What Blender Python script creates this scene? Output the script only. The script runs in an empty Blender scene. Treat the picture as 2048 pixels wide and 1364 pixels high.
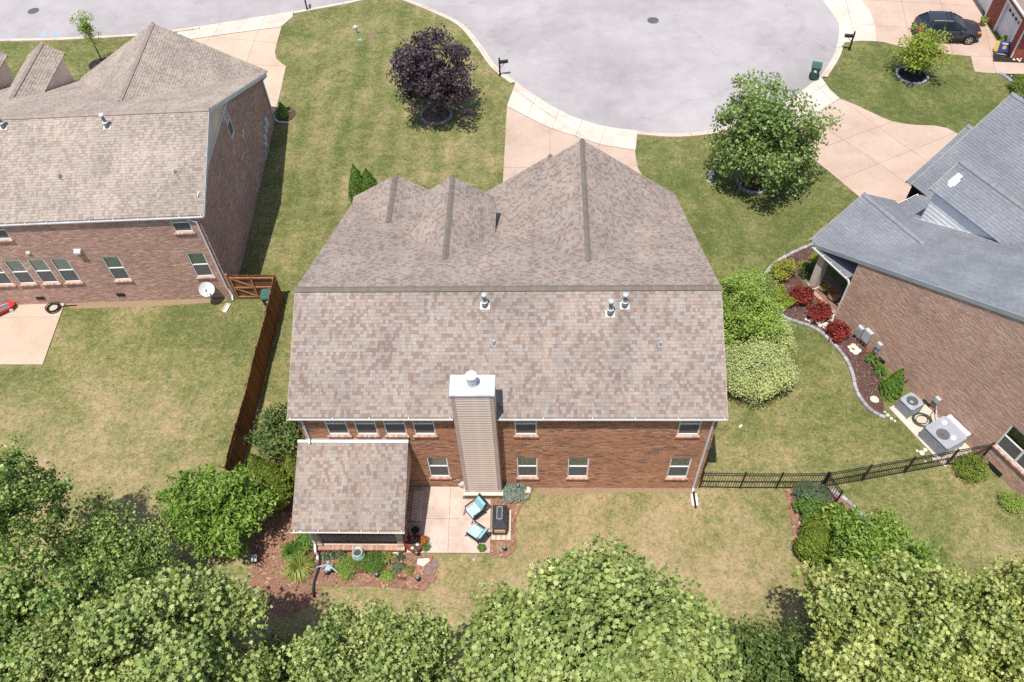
import bpy, math, random
import numpy as np
from mathutils import Vector, Matrix

# ------------------------------------------------------------------ camera, sky, sun, exposure
SC = bpy.context.scene
COL = SC.collection
R_ = math.radians
CAM = Vector((1.34915, -17.17700, 33.17383))
CR = Vector((0.99941525, 0.01858928, -0.02869807))
CU = Vector((0.00272764, 0.79328531, 0.60884396))
CF = Vector((-0.03408373, 0.60856622, -0.79277074))
FPX = 1640.0
cam = bpy.data.cameras.new('camera')
cam.sensor_width = 36.0
cam.lens = FPX / 2048 * 36
cam.clip_start = 0.5
cam.clip_end = 2000
cam_o = bpy.data.objects.new('camera', cam)
COL.objects.link(cam_o)
cam_o.matrix_world = Matrix(((CR.x, CU.x, -CF.x, CAM.x), (CR.y, CU.y, -CF.y, CAM.y), (CR.z, CU.z, -CF.z, CAM.z), (0, 0, 0, 1)))
SC.camera = cam_o

SUN_DIR = Vector((0.13, 0.255, -1)).normalized()
world = bpy.data.worlds.new('World')
SC.world = world
world.use_nodes = True
_n = world.node_tree.nodes
_sky = _n.new('ShaderNodeTexSky')
_sky.sky_type = 'NISHITA'
_sky.sun_disc = False
_sky.sun_elevation = math.asin(-SUN_DIR.z)
_sky.sun_rotation = math.atan2(-SUN_DIR.x, -SUN_DIR.y)
_sky.air_density = 1.0
_sky.dust_density = 1.2
world.node_tree.links.new(_sky.outputs[0], _n['Background'].inputs[0])
_n['Background'].inputs[1].default_value = 0.12
sun = bpy.data.lights.new('sun', 'SUN')
sun.energy = 3.95
sun.angle = R_(0.55)
sun.color = (1.0, 0.965, 0.91)
sun_o = bpy.data.objects.new('sun', sun)
COL.objects.link(sun_o)
sun_o.location = (-10, -15, 70)
sun_o.rotation_euler = SUN_DIR.to_track_quat('-Z', 'Y').to_euler()
SC.view_settings.view_transform = 'Standard'
SC.view_settings.look = 'None'
SC.view_settings.gamma = 1
SC.view_settings.use_curve_mapping = False
SC.view_settings.exposure = 0.58
SC.render.engine = 'CYCLES'
SC.cycles.max_bounces = 6
SC.cycles.transparent_max_bounces = 8
try:
    SC.cycles.use_denoising = False
except Exception:
    pass


def survey(px, py, z=0.0):
    """Ground survey: where the sight line through a point of the 2048 px photograph meets the height z."""
    d = CF + CR * ((px - 1024) / FPX) - CU * ((py - 682) / FPX)
    t = (z - CAM.z) / d.z
    return CAM + d * t


def g2(pts, z=0.0):
    return [(p.x, p.y) for p in (survey(a, b, z) for a, b in pts)]


# ------------------------------------------------------------------ materials
def nodes_of(name):
    m = bpy.data.materials.new(name)
    m.use_nodes = True
    nt = m.node_tree
    return m, nt, nt.nodes, nt.links, nt.nodes['Principled BSDF']


def set_in(b, k, v):
    if k in b.inputs:
        b.inputs[k].default_value = v


def c4(c):
    return (c[0], c[1], c[2], 1)


def coords(nt, scale=None):
    t = nt.nodes.new('ShaderNodeTexCoord')
    return t.outputs['Object']


def noise(nt, vec, scale, detail=3, rough=.6):
    n = nt.nodes.new('ShaderNodeTexNoise')
    n.inputs['Scale'].default_value = scale
    n.inputs['Detail'].default_value = detail
    n.inputs['Roughness'].default_value = rough
    if vec is not None:
        nt.links.new(vec, n.inputs['Vector'])
    return n.outputs['Fac']


def ramp(nt, fac, stops, interp='LINEAR'):
    r = nt.nodes.new('ShaderNodeValToRGB')
    r.color_ramp.interpolation = interp
    e = r.color_ramp.elements
    while len(e) < len(stops):
        e.new(.5)
    for el, (p, c) in zip(e, stops):
        el.position = p
        el.color = c4(c) if len(c) == 3 else c
    nt.links.new(fac, r.inputs[0])
    return r.outputs[0]


def math_n(nt, op, a, b=None, c=None):
    m = nt.nodes.new('ShaderNodeMath')
    m.operation = op
    for i, v in enumerate((a, b, c)):
        if v is None:
            continue
        if isinstance(v, (int, float)):
            m.inputs[i].default_value = v
        else:
            nt.links.new(v, m.inputs[i])
    return m.outputs[0]


def mix_rgb(nt, fac, a, b, mode='MIX'):
    m = nt.nodes.new('ShaderNodeMix')
    m.data_type = 'RGBA'
    m.blend_type = mode
    for s, v in ((m.inputs[0], fac), (m.inputs[6], a), (m.inputs[7], b)):
        if isinstance(v, (int, float)):
            s.default_value = v
        elif isinstance(v, (tuple, list)):
            s.default_value = c4(v)
        else:
            nt.links.new(v, s)
    return m.outputs[2]


def bump(nt, b, height, strength=.4, dist=.02):
    n = nt.nodes.new('ShaderNodeBump')
    n.inputs['Strength'].default_value = strength
    n.inputs['Distance'].default_value = dist
    nt.links.new(height, n.inputs['Height'])
    nt.links.new(n.outputs[0], b.inputs['Normal'])


def mat(name, col, rough=.7, var=.15, scale=6, metal=0.0, fine=None, spec=.3, bmp=0.0, island=0.0):
    """A plain painted or raw surface: base colour with broad wear, a finer grain, and optional piece-to-piece change."""
    m, nt, N, L, b = nodes_of(name)
    vec = coords(nt)
    n1 = noise(nt, vec, scale, 4)
    n0 = noise(nt, vec, .55, 3)
    lo = tuple(max(0, c * (1 - var)) for c in col)
    hi = tuple(min(1, c * (1 + var)) for c in col)
    out = ramp(nt, n1, [(.3, lo), (.7, hi)])
    out = mix_rgb(nt, 1.0, out, ramp(nt, n0, [(.3, (.90, .895, .89)), (.7, (1.08, 1.08, 1.08))]), 'MULTIPLY')
    if fine:
        n2 = noise(nt, vec, fine, 2)
        f = ramp(nt, n2, [(.3, (.72, .72, .72)), (.7, (1.28, 1.28, 1.28))])
        out = mix_rgb(nt, 1.0, out, f, 'MULTIPLY')
    if island:
        g = N.new('ShaderNodeNewGeometry')
        f = ramp(nt, g.outputs['Random Per Island'], [(0, (1 - island,) * 3), (1, (1 + island,) * 3)])
        out = mix_rgb(nt, 1.0, out, f, 'MULTIPLY')
    L.new(out, b.inputs['Base Color'])
    set_in(b, 'Roughness', rough)
    set_in(b, 'Metallic', metal)
    set_in(b, 'Specular IOR Level', spec)
    if bmp:
        bump(nt, b, noise(nt, vec, fine or scale * 8, 3), bmp, .01)
    return m


def leaf_mat(name, cols, trans=.3, rough=.55, spec=.25):
    m, nt, N, L, b = nodes_of(name)
    g = N.new('ShaderNodeNewGeometry')
    k = len(cols)
    col = ramp(nt, g.outputs['Random Per Island'], [(i / max(1, k - 1), c) for i, c in enumerate(cols)])
    big = noise(nt, coords(nt), .55, 2)
    f = ramp(nt, big, [(.3, (.74, .80, .72)), (.7, (1.22, 1.16, 1.1))])
    col = mix_rgb(nt, 1.0, col, f, 'MULTIPLY')
    L.new(col, b.inputs['Base Color'])
    set_in(b, 'Roughness', rough)
    set_in(b, 'Specular IOR Level', spec)
    t = N.new('ShaderNodeBsdfTranslucent')
    tc = mix_rgb(nt, 1.0, col, (1.25, 1.3, .7), 'MULTIPLY')
    L.new(tc, t.inputs['Color'])
    mx = N.new('ShaderNodeMixShader')
    mx.inputs[0].default_value = trans
    L.new(b.outputs[0], mx.inputs[1])
    L.new(t.outputs[0], mx.inputs[2])
    L.new(mx.outputs[0], N['Material Output'].inputs['Surface'])
    return m


def glass_mat(name, tint=(.8, .85, .85)):
    m, nt, N, L, b = nodes_of(name)
    tr = N.new('ShaderNodeBsdfTransparent')
    tr.inputs[0].default_value = c4(tint)
    gl = N.new('ShaderNodeBsdfGlossy')
    gl.inputs['Roughness'].default_value = .03
    fr = N.new('ShaderNodeFresnel')
    fr.inputs[0].default_value = 1.5
    fac = math_n(nt, 'ADD', fr.outputs[0], .04)
    mx = N.new('ShaderNodeMixShader')
    L.new(fac, mx.inputs[0])
    L.new(tr.outputs[0], mx.inputs[1])
    L.new(gl.outputs[0], mx.inputs[2])
    L.new(mx.outputs[0], N['Material Output'].inputs['Surface'])
    return m


# ------------------------------------------------------------------ mesh builder
class MB:
    def __init__(self):
        self.v, self.f, self.m = [], [], []

    def add(self, vs, fs, mi=0):
        b = len(self.v)
        self.v.extend(tuple(p) for p in vs)
        for f in fs:
            self.f.append(tuple(i + b for i in f))
            self.m.append(mi)
        return self

    def hexa(self, p, mi=0):
        return self.add(p, [(0, 3, 2, 1), (4, 5, 6, 7), (0, 1, 5, 4), (1, 2, 6, 5), (2, 3, 7, 6), (3, 0, 4, 7)], mi)

    def box(self, x0, x1, y0, y1, z0, z1, mi=0):
        return self.hexa([(x0, y0, z0), (x1, y0, z0), (x1, y1, z0), (x0, y1, z0), (x0, y0, z1), (x1, y0, z1), (x1, y1, z1), (x0, y1, z1)], mi)

    def bbox(self, x0, x1, y0, y1, z0, z1, b=.01, mi=0):
        """A box with its top edges bevelled by b."""
        p = [(x0, y0, z0), (x1, y0, z0), (x1, y1, z0), (x0, y1, z0), (x0, y0, z1 - b), (x1, y0, z1 - b), (x1, y1, z1 - b), (x0, y1, z1 - b),
             (x0 + b, y0 + b, z1), (x1 - b, y0 + b, z1), (x1 - b, y1 - b, z1), (x0 + b, y1 - b, z1)]
        return self.add(p, [(0, 3, 2, 1), (0, 1, 5, 4), (1, 2, 6, 5), (2, 3, 7, 6), (3, 0, 4, 7), (4, 5, 9, 8), (5, 6, 10, 9), (6, 7, 11, 10), (7, 4, 8, 11), (8, 9, 10, 11)], mi)

    def obox(self, o, ex, ey, ez, mi=0):
        o, ex, ey, ez = Vector(o), Vector(ex), Vector(ey), Vector(ez)
        return self.hexa([o, o + ex, o + ex + ey, o + ey, o + ez, o + ex + ez, o + ex + ey + ez, o + ey + ez], mi)

    def beam(self, a, b, w, h, up=(0, 0, 1), mi=0):
        a, b = Vector(a), Vector(b)
        d = (b - a)
        s = d.cross(Vector(up))
        if s.length < 1e-6:
            s = d.cross(Vector((1, 0, 0)))
        s = s.normalized() * w
        t = s.cross(d).normalized() * h
        return self.obox(a - s / 2 - t / 2, s, d, t, mi) if False else self.hexa([a - s / 2 - t / 2, a + s / 2 - t / 2, b + s / 2 - t / 2, b - s / 2 - t / 2, a - s / 2 + t / 2, a + s / 2 + t / 2, b + s / 2 + t / 2, b - s / 2 + t / 2], mi)

    def prism(self, poly, z0, z1, mi=0, bottom=True):
        n = len(poly)
        a = sum(poly[i][0] * poly[(i + 1) % n][1] - poly[(i + 1) % n][0] * poly[i][1] for i in range(n))
        if a < 0:
            poly = poly[::-1]
        vs = [(x, y, z0) for x, y in poly] + [(x, y, z1) for x, y in poly]
        fs = [tuple(range(n, 2 * n))] + [(i, (i + 1) % n, n + (i + 1) % n, n + i) for i in range(n)]
        if bottom:
            fs.append(tuple(range(n - 1, -1, -1)))
        return self.add(vs, fs, mi)

    def extrude(self, poly3, vec, mi=0):
        n = len(poly3)
        P = [Vector(p) for p in poly3]
        v = Vector(vec)
        nn = Vector((0, 0, 0))
        for i in range(n):
            nn += P[i].cross(P[(i + 1) % n])
        if nn.dot(v) < 0:
            P = P[::-1]
        return self.add(P + [p + v for p in P], [tuple(range(n, 2 * n)), tuple(range(n - 1, -1, -1))] + [(i, (i + 1) % n, n + (i + 1) % n, n + i) for i in range(n)], mi)

    def tube(self, pts, rad, n=8, mi=0, caps=True):
        pts = [Vector(p) for p in pts]
        if isinstance(rad, (int, float)):
            rad = [rad] * len(pts)
        rings = []
        ref = None
        for i, p in enumerate(pts):
            d = (pts[min(i + 1, len(pts) - 1)] - pts[max(i - 1, 0)])
            d = d.normalized() if d.length > 1e-9 else Vector((0, 0, 1))
            if ref is None:
                ref = d.orthogonal().normalized()
            s = (ref - d * ref.dot(d))
            s = s.normalized() if s.length > 1e-6 else d.orthogonal().normalized()
            ref = s
            t = d.cross(s)
            rings.append([p + (s * math.cos(2 * math.pi * k / n) + t * math.sin(2 * math.pi * k / n)) * rad[i] for k in range(n)])
        vs = [v for r in rings for v in r]
        fs = []
        for i in range(len(rings) - 1):
            for k in range(n):
                fs.append((i * n + k, i * n + (k + 1) % n, (i + 1) * n + (k + 1) % n, (i + 1) * n + k))
        if caps:
            fs.append(tuple(range(n - 1, -1, -1)))
            fs.append(tuple((len(rings) - 1) * n + k for k in range(n)))
        return self.add(vs, fs, mi)

    def lathe(self, prof, c=(0, 0, 0), n=20, mi=0, caps=True):
        vs, fs = [], []
        for r, z in prof:
            for k in range(n):
                a = 2 * math.pi * k / n
                vs.append((c[0] + r * math.cos(a), c[1] + r * math.sin(a), c[2] + z))
        for i in range(len(prof) - 1):
            for k in range(n):
                fs.append((i * n + k, i * n + (k + 1) % n, (i + 1) * n + (k + 1) % n, (i + 1) * n + k))
        if caps:
            fs.append(tuple(range(n - 1, -1, -1)))
            fs.append(tuple((len(prof) - 1) * n + k for k in range(n)))
        return self.add(vs, fs, mi)

    def ball(self, c, r, n=14, m=8, mi=0):
        rx, ry, rz = r if isinstance(r, (tuple, list)) else (r, r, r)
        vs, fs = [], []
        for i in range(m + 1):
            t = math.pi * i / m
            for k in range(n):
                a = 2 * math.pi * k / n
                vs.append((c[0] + rx * math.sin(t) * math.cos(a), c[1] + ry * math.sin(t) * math.sin(a), c[2] - rz * math.cos(t)))
        for i in range(m):
            for k in range(n):
                fs.append((i * n + k, i * n + (k + 1) % n, (i + 1) * n + (k + 1) % n, (i + 1) * n + k))
        return self.add(vs, fs, mi)

    def rock(self, c, r, seed, flat=.6, mi=0):
        rg = random.Random(seed)
        b = len(self.v)
        self.ball(c, (r, r, r * flat), 8, 5, mi)
        for i in range(b, len(self.v)):
            x, y, z = self.v[i]
            j = .78 + .4 * rg.random()
            self.v[i] = (c[0] + (x - c[0]) * j, c[1] + (y - c[1]) * j, c[2] + (z - c[2]) * j)
        return self

    def mesh(self, name, mats, smooth=False):
        me = bpy.data.meshes.new(name)
        me.from_pydata(self.v, [], self.f)
        for m in (mats if isinstance(mats, (list, tuple)) else [mats]):
            me.materials.append(m)
        if any(self.m):
            me.polygons.foreach_set('material_index', self.m)
        if smooth:
            me.polygons.foreach_set('use_smooth', [True] * len(self.f))
        me.update()
        return me

    def build(self, name, mats, parent=None, smooth=False, loc=None, rotz=0):
        return put(name, self.mesh(name, mats, smooth), parent, loc, rotz)


def put(name, me, parent=None, loc=None, rotz=0):
    o = bpy.data.objects.new(name, me)
    COL.objects.link(o)
    if loc is not None:
        o.location = loc
    if rotz:
        o.rotation_euler = (0, 0, rotz)
    if parent is not None:
        o.parent = parent
    return o


def tag(o, label, cat, group=None):
    o['label'] = label
    o['category'] = cat
    if group:
        o['group'] = group
    return o


def thing(name, label, cat, loc=(0, 0, 0), rotz=0, group=None):
    o = bpy.data.objects.new(name, None)
    COL.objects.link(o)
    o.location = loc
    o.rotation_euler = (0, 0, rotz)
    o.empty_display_size = .2
    return tag(o, label, cat, group)


def struct(o, kind='structure'):
    o['kind'] = kind
    return o


def copy_tree(src, label=None, loc=None, rotz=None, scale=None):
    """A copy of a thing with copies of its parts and their sub-parts; meshes are shared."""
    r = src.copy()
    COL.objects.link(r)
    if label:
        r['label'] = label
    if loc is not None:
        r.location = loc
    if rotz is not None:
        r.rotation_euler = (0, 0, rotz)
    if scale is not None:
        r.scale = scale if isinstance(scale, (tuple, list)) else (scale,) * 3
    for ch in list(src.children):
        c = ch.copy()
        COL.objects.link(c)
        c.parent = r
        for gch in list(ch.children):
            d = gch.copy()
            COL.objects.link(d)
            d.parent = c
    return r


def np_mesh(name, verts, loops, starts, totals, mats, smooth=False):
    me = bpy.data.meshes.new(name)
    me.vertices.add(len(verts))
    me.vertices.foreach_set('co', np.asarray(verts, np.float32).ravel())
    me.loops.add(len(loops))
    me.loops.foreach_set('vertex_index', np.asarray(loops, np.int32))
    me.polygons.add(len(starts))
    me.polygons.foreach_set('loop_start', np.asarray(starts, np.int32))
    me.polygons.foreach_set('loop_total', np.asarray(totals, np.int32))
    for m in (mats if isinstance(mats, (list, tuple)) else [mats]):
        me.materials.append(m)
    me.update(calc_edges=True)
    return me


def clip_half(poly, a, b, c):
    """Keep the part of a 2-D polygon where a*x + b*y >= c."""
    out = []
    n = len(poly)
    for i in range(n):
        p, q = poly[i], poly[(i + 1) % n]
        dp, dq = a * p[0] + b * p[1] - c, a * q[0] + b * q[1] - c
        if dp >= 0:
            out.append(p)
        if (dp >= 0) != (dq >= 0):
            t = dp / (dp - dq)
            out.append((p[0] + (q[0] - p[0]) * t, p[1] + (q[1] - p[1]) * t))
    return out


def area2(poly):
    return sum(poly[i][0] * poly[(i + 1) % len(poly)][1] - poly[(i + 1) % len(poly)][0] * poly[i][1] for i in range(len(poly))) / 2


def smooth_curve(pts, step=.4, closed=False):
    """Catmull-Rom through 2-D or 3-D points, resampled about every step metres."""
    P = [np.array(p, float) for p in pts]
    n = len(P)
    out = []
    segs = n if closed else n - 1
    for i in range(segs):
        p0 = P[(i - 1) % n] if closed or i > 0 else P[0]
        p1, p2 = P[i], P[(i + 1) % n]
        p3 = P[(i + 2) % n] if closed or i + 2 < n else P[-1]
        k = max(1, int(np.linalg.norm(p2 - p1) / step))
        for j in range(k):
            t = j / k
            out.append(tuple(.5 * (2 * p1 + (p2 - p0) * t + (2 * p0 - 5 * p1 + 4 * p2 - p3) * t * t + (3 * p1 - p0 - 3 * p2 + p3) * t ** 3)))
    if not closed:
        out.append(tuple(P[-1]))
    return out


def offset_line(pts, d):
    """Offset a 2-D polyline to its left by d."""
    out = []
    n = len(pts)
    for i in range(n):
        a, b = np.array(pts[max(0, i - 1)]), np.array(pts[min(n - 1, i + 1)])
        t = b - a
        t = t / (np.linalg.norm(t) + 1e-9)
        out.append((pts[i][0] - t[1] * d, pts[i][1] + t[0] * d))
    return out
# ------------------------------------------------------------------ ground
def lawn_material():
    m, nt, N, L, b = nodes_of('lawn_grass')
    vec = coords(nt)
    at = N.new('ShaderNodeAttribute')
    at.attribute_name = 'dry'
    st = N.new('ShaderNodeAttribute')
    st.attribute_name = 'mown'
    n1 = noise(nt, vec, .42, 4, .62)
    n2 = noise(nt, vec, 2.4, 6, .78)
    n3 = noise(nt, vec, 7, 4, .75)
    n4 = noise(nt, vec, 24, 2, .7)
    v = math_n(nt, 'MULTIPLY_ADD', math_n(nt, 'SUBTRACT', n1, .5), 1.15, at.outputs['Fac'])
    v = math_n(nt, 'MULTIPLY_ADD', math_n(nt, 'SUBTRACT', n2, .5), 1.5, v)
    v = math_n(nt, 'MULTIPLY_ADD', math_n(nt, 'SUBTRACT', n3, .5), 1.45, v)
    v = math_n(nt, 'MULTIPLY_ADD', math_n(nt, 'SUBTRACT', n4, .5), 1.5, v)
    sx = N.new('ShaderNodeSeparateXYZ')
    L.new(vec, sx.inputs[0])
    wob = math_n(nt, 'MULTIPLY_ADD', noise(nt, vec, .15, 2), 2.2, sx.outputs['X'])
    sw = math_n(nt, 'SINE', math_n(nt, 'MULTIPLY_ADD', sx.outputs['Y'], .16, math_n(nt, 'MULTIPLY', wob, 4.4)))
    v = math_n(nt, 'MULTIPLY_ADD', math_n(nt, 'MULTIPLY', sw, st.outputs['Fac']), .075, v)
    col = ramp(nt, v, [(.0, (.080, .100, .028)), (.26, (.138, .148, .050)), (.48, (.205, .188, .076)), (.70, (.300, .232, .118)), (.98, (.40, .285, .175))])
    wd = noise(nt, vec, .95, 3, .7)
    wf = ramp(nt, wd, [(.66, (0, 0, 0)), (.72, (.55, .55, .55))])
    col = mix_rgb(nt, wf, col, mix_rgb(nt, n3, (.06, .115, .02), (.15, .215, .05)))
    L.new(col, b.inputs['Base Color'])
    set_in(b, 'Roughness', .9)
    set_in(b, 'Specular IOR Level', .08)
    h = math_n(nt, 'ADD', n4, n3)
    bump(nt, b, h, .75, .05)
    return m


def asphalt_material():
    m, nt, N, L, b = nodes_of('worn_asphalt')
    vec = coords(nt)
    n1 = noise(nt, vec, .12, 4, .6)
    n2 = noise(nt, vec, 1.1, 4, .7)
    n3 = noise(nt, vec, 26, 3, .7)
    v = math_n(nt, 'MULTIPLY_ADD', math_n(nt, 'SUBTRACT', n2, .5), .5, n1)
    v = math_n(nt, 'MULTIPLY_ADD', math_n(nt, 'SUBTRACT', n3, .5), .35, v)
    col = ramp(nt, v, [(.2, (.255, .235, .236)), (.5, (.33, .304, .302)), (.8, (.385, .355, .35))])
    dist = N.new('ShaderNodeVectorMath')
    dist.operation = 'DISTANCE'
    dist.inputs[1].default_value = (8.92, 39.3, 0)
    L.new(vec, dist.inputs[0])
    rg_ = math_n(nt, 'SINE', math_n(nt, 'MULTIPLY_ADD', n2, 2.5, math_n(nt, 'MULTIPLY', dist.outputs['Value'], 3.1)))
    tyre = ramp(nt, math_n(nt, 'MULTIPLY_ADD', rg_, .035, n1), [(.36, (.93, .926, .922)), (.62, (1.02, 1.02, 1.02))])
    col = mix_rgb(nt, 1.0, col, tyre, 'MULTIPLY')
    oil = ramp(nt, noise(nt, vec, .7, 5, .7), [(.27, (.72, .72, .73)), (.36, (1, 1, 1))])
    col = mix_rgb(nt, 1.0, col, oil, 'MULTIPLY')
    wv = N.new('ShaderNodeTexVoronoi')
    wv.feature = 'DISTANCE_TO_EDGE'
    wv.inputs['Scale'].default_value = .085
    ds = noise(nt, vec, .5, 3)
    cv = N.new('ShaderNodeVectorMath')
    cv.operation = 'ADD'
    L.new(vec, cv.inputs[0])
    cc = N.new('ShaderNodeCombineXYZ')
    L.new(math_n(nt, 'MULTIPLY', ds, 5), cc.inputs[0])
    L.new(math_n(nt, 'MULTIPLY', n2, 3), cc.inputs[1])
    L.new(cc.outputs[0], cv.inputs[1])
    L.new(cv.outputs[0], wv.inputs['Vector'])
    cr = ramp(nt, wv.outputs['Distance'], [(.0, (.84, .84, .84)), (.0025, (1, 1, 1))])
    col = mix_rgb(nt, 1.0, col, cr, 'MULTIPLY')
    L.new(col, b.inputs['Base Color'])
    set_in(b, 'Roughness', .92)
    set_in(b, 'Specular IOR Level', .1)
    bump(nt, b, n3, .25, .01)
    return m


def aggregate_material(name, c0, c1, c2, stain=(.8, .74, .7)):
    m, nt, N, L, b = nodes_of(name)
    vec = coords(nt)
    n1 = noise(nt, vec, .35, 4, .6)
    n3 = noise(nt, vec, 17, 3, .75)
    n4 = noise(nt, vec, 42, 2, .7)
    v = math_n(nt, 'MULTIPLY_ADD', math_n(nt, 'SUBTRACT', n1, .5), .6, n3)
    v = math_n(nt, 'MULTIPLY_ADD', math_n(nt, 'SUBTRACT', n4, .5), .5, v)
    col = ramp(nt, v, [(.2, c0), (.5, c1), (.8, c2)])
    s = ramp(nt, noise(nt, vec, .8, 5, .65), [(.34, stain), (.55, (1, 1, 1))])
    col = mix_rgb(nt, 1.0, col, s, 'MULTIPLY')
    g = N.new('ShaderNodeObjectInfo')
    f = ramp(nt, g.outputs['Random'], [(0, (.95, .95, .95)), (1, (1.04, 1.04, 1.04))])
    col = mix_rgb(nt, 1.0, col, f, 'MULTIPLY')
    L.new(col, b.inputs['Base Color'])
    set_in(b, 'Roughness', .88)
    set_in(b, 'Specular IOR Level', .12)
    bump(nt, b, n4, .3, .01)
    return m


def mulch_material(name, a, b_, c):
    m, nt, N, L, b = nodes_of(name)
    vec = coords(nt)
    n2 = noise(nt, vec, 14, 4, .75)
    n3 = noise(nt, vec, 45, 2, .7)
    v = math_n(nt, 'MULTIPLY_ADD', math_n(nt, 'SUBTRACT', n3, .5), .8, n2)
    col = ramp(nt, v, [(.25, a), (.5, b_), (.8, c)])
    L.new(col, b.inputs['Base Color'])
    set_in(b, 'Roughness', .95)
    set_in(b, 'Specular IOR Level', .05)
    bump(nt, b, v, .9, .05)
    return m


M = {}
M['lawn'] = lawn_material()
M['asphalt'] = asphalt_material()
M['drive'] = aggregate_material('pink_aggregate', (.345, .248, .19), (.44, .325, .256), (.52, .40, .322), (.93, .91, .89))
M['drive_l'] = aggregate_material('peach_aggregate', (.385, .29, .215), (.475, .365, .275), (.55, .435, .34), (.93, .91, .89))
M['patio'] = aggregate_material('tan_aggregate', (.40, .32, .27), (.52, .42, .36), (.61, .51, .44))
M['apron'] = aggregate_material('pale_concrete', (.45, .385, .325), (.53, .46, .39), (.59, .52, .45), (.88, .84, .8))
M['curb'] = aggregate_material('curb_concrete', (.47, .39, .32), (.56, .47, .385), (.63, .54, .45), (.85, .8, .75))
M['joint'] = mat('joint_dirt', (.24, .185, .145), .95, .2, 3)
M['mulch'] = mulch_material('red_brown_mulch', (.15, .08, .052), (.285, .155, .105), (.40, .24, .17))
M['mulch_d'] = mulch_material('dark_brown_mulch', (.06, .033, .028), (.115, .066, .055), (.18, .11, .09))
M['mulch_k'] = mulch_material('black_mulch', (.018, .015, .015), (.04, .033, .032), (.08, .065, .06))
M['soil_r'] = mulch_material('red_bare_soil', (.17, .11, .07), (.27, .18, .115), (.36, .25, .165))
M['soil'] = mulch_material('bare_soil', (.21, .14, .085), (.32, .22, .14), (.42, .31, .21))

# dryness of the turf: (x, y, radius, amount); 0 is lush, 1 is straw
DRY = [(-7, 33, 9, -.03), (-9, 22, 9, .02), (-3.5, 22.5, 4, .14), (-12.6, 38, 4, .12), (-3, 37, 5, .10), (-1.5, 30, 3, .1), (9.5, 20, 4, -.16), (14, 15, 6, -.14), (11.5, 13, 4, -.12), (13, 11, 3, -.1), (18, 17, 4, -.2),
       (24, 28, 6, -.32), (29, 25, 4, -.22), (27, 22, 4, -.2), (11.5, 5.5, 3.2, .08), (13.5, 4.5, 3.0, -.1), (15, 2.5, 3, -.05), (12, 2, 3, .12), (13.5, 8, 2.2, -.2), (17, -1.5, 4, -.02), (20, -2, 3, .08),
       (5, -2.5, 6, .26), (10, -4, 5, .22), (2.5, -6, 5, .30), (8, -8, 6, .22), (-1, -6, 4, .28), (-6, -7, 4, .42), (-20, 5, 6, .16), (-17, 3, 5, .16), (-24, 2, 6, .18), (-14.5, 9, 2.2, -.24), (-18.5, 9.6, 2.6, -.16),
       (-16, 9.7, 2.2, -.18), (-13.6, 1.5, 1.6, -.18), (-10.4, 5, 1.6, .22), (-10.4, 9, 1.6, .10), (-12, 17, 3, -.05), (-20, -4, 5, .30), (-14, -4, 4, .34), (24, -4, 6, .14), (-29, 39, 8, -.22), (-22, 36, 5, -.20), (-24.5, 5.5, 2, -.2)]


def lawn_levels(x, y):
    d = np.full(x.shape, .335)
    for bx, by, r, a in DRY:
        d += .62 * a * np.exp(-((x - bx) ** 2 + (y - by) ** 2) / (r * r))
    s = np.exp(-(((x + 8.5) / 6.5) ** 4 + ((y - 27) / 14.0) ** 4))
    s = s + .5 * np.exp(-(((x - 10.5) / 4.0) ** 4 + ((y - 18) / 8.0) ** 4))
    return d, s


def make_lawn():
    far = [-400, -250, -160, -110, -80]
    xs = np.array(far + list(np.arange(-60, 60.1, .8)) + [-v for v in far[::-1]])
    ys = np.array([-300, -180, -100, -60] + list(np.arange(-34, 70.1, .8)) + [90, 130, 200, 400])
    X, Y = np.meshgrid(xs, ys)
    nx, ny = len(xs), len(ys)
    v = np.stack([X.ravel(), Y.ravel(), np.zeros(nx * ny)], 1)
    i = np.arange(nx - 1)
    j = np.arange(ny - 1)
    I, J = np.meshgrid(i, j)
    a = (J * nx + I).ravel()
    loops = np.stack([a, a + 1, a + nx + 1, a + nx], 1).ravel()
    k = len(a)
    me = np_mesh('lawn', v, loops, np.arange(k) * 4, np.full(k, 4), M['lawn'])
    d, s = lawn_levels(v[:, 0], v[:, 1])
    for nm, val in (('dry', d), ('mown', s)):
        at = me.attributes.new(nm, 'FLOAT', 'POINT')
        at.data.foreach_set('value', val.astype(np.float32))
    return struct(put('lawn', me))


make_lawn()

EDGE_L = [(-1500, 150), (-700, 108), (-60, 82), (0, 78), (130, 75), (290, 66), (365, 57), (400, 53)]
EDGE_C = [(587, 23), (640, 13), (700, 2), (735, -6), (770, -10), (805, -5), (841, 8), (904, 35.5), (934, 56), (966.5, 96), (994, 134), (1032, 164)]
EDGE_A = [(1032, 164), (1065, 188), (1100, 210), (1130, 226), (1160, 239), (1215, 254), (1275, 262)]
EDGE_B = [(1275, 262), (1340, 267), (1400, 264), (1450, 254), (1500, 239), (1552, 217)]
EDGE_R = [(1552, 217), (1585, 197), (1614, 174), (1641, 153)]
EDGE_T = [(1641, 153), (1657, 129), (1669, 107), (1675, 86)]
EDGE_U = [(1675, 86), (1678, 66), (1676, 48), (1664, 27), (1643, 0), (1615, -25), (1590, -43)]


def curve(px, step=.5):
    return smooth_curve(g2(px), step)


PAVED = []


def sheet(name, poly, z, m, z0=None):
    mb = MB()
    PAVED.append(poly)
    if z0 is None:
        a = area2(poly)
        if a < 0:
            poly = poly[::-1]
        mb.add([(x, y, z) for x, y in poly], [tuple(range(len(poly)))])
    else:
        mb.prism(poly, z0, z, bottom=False)
    return struct(mb.build(name, m))


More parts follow.
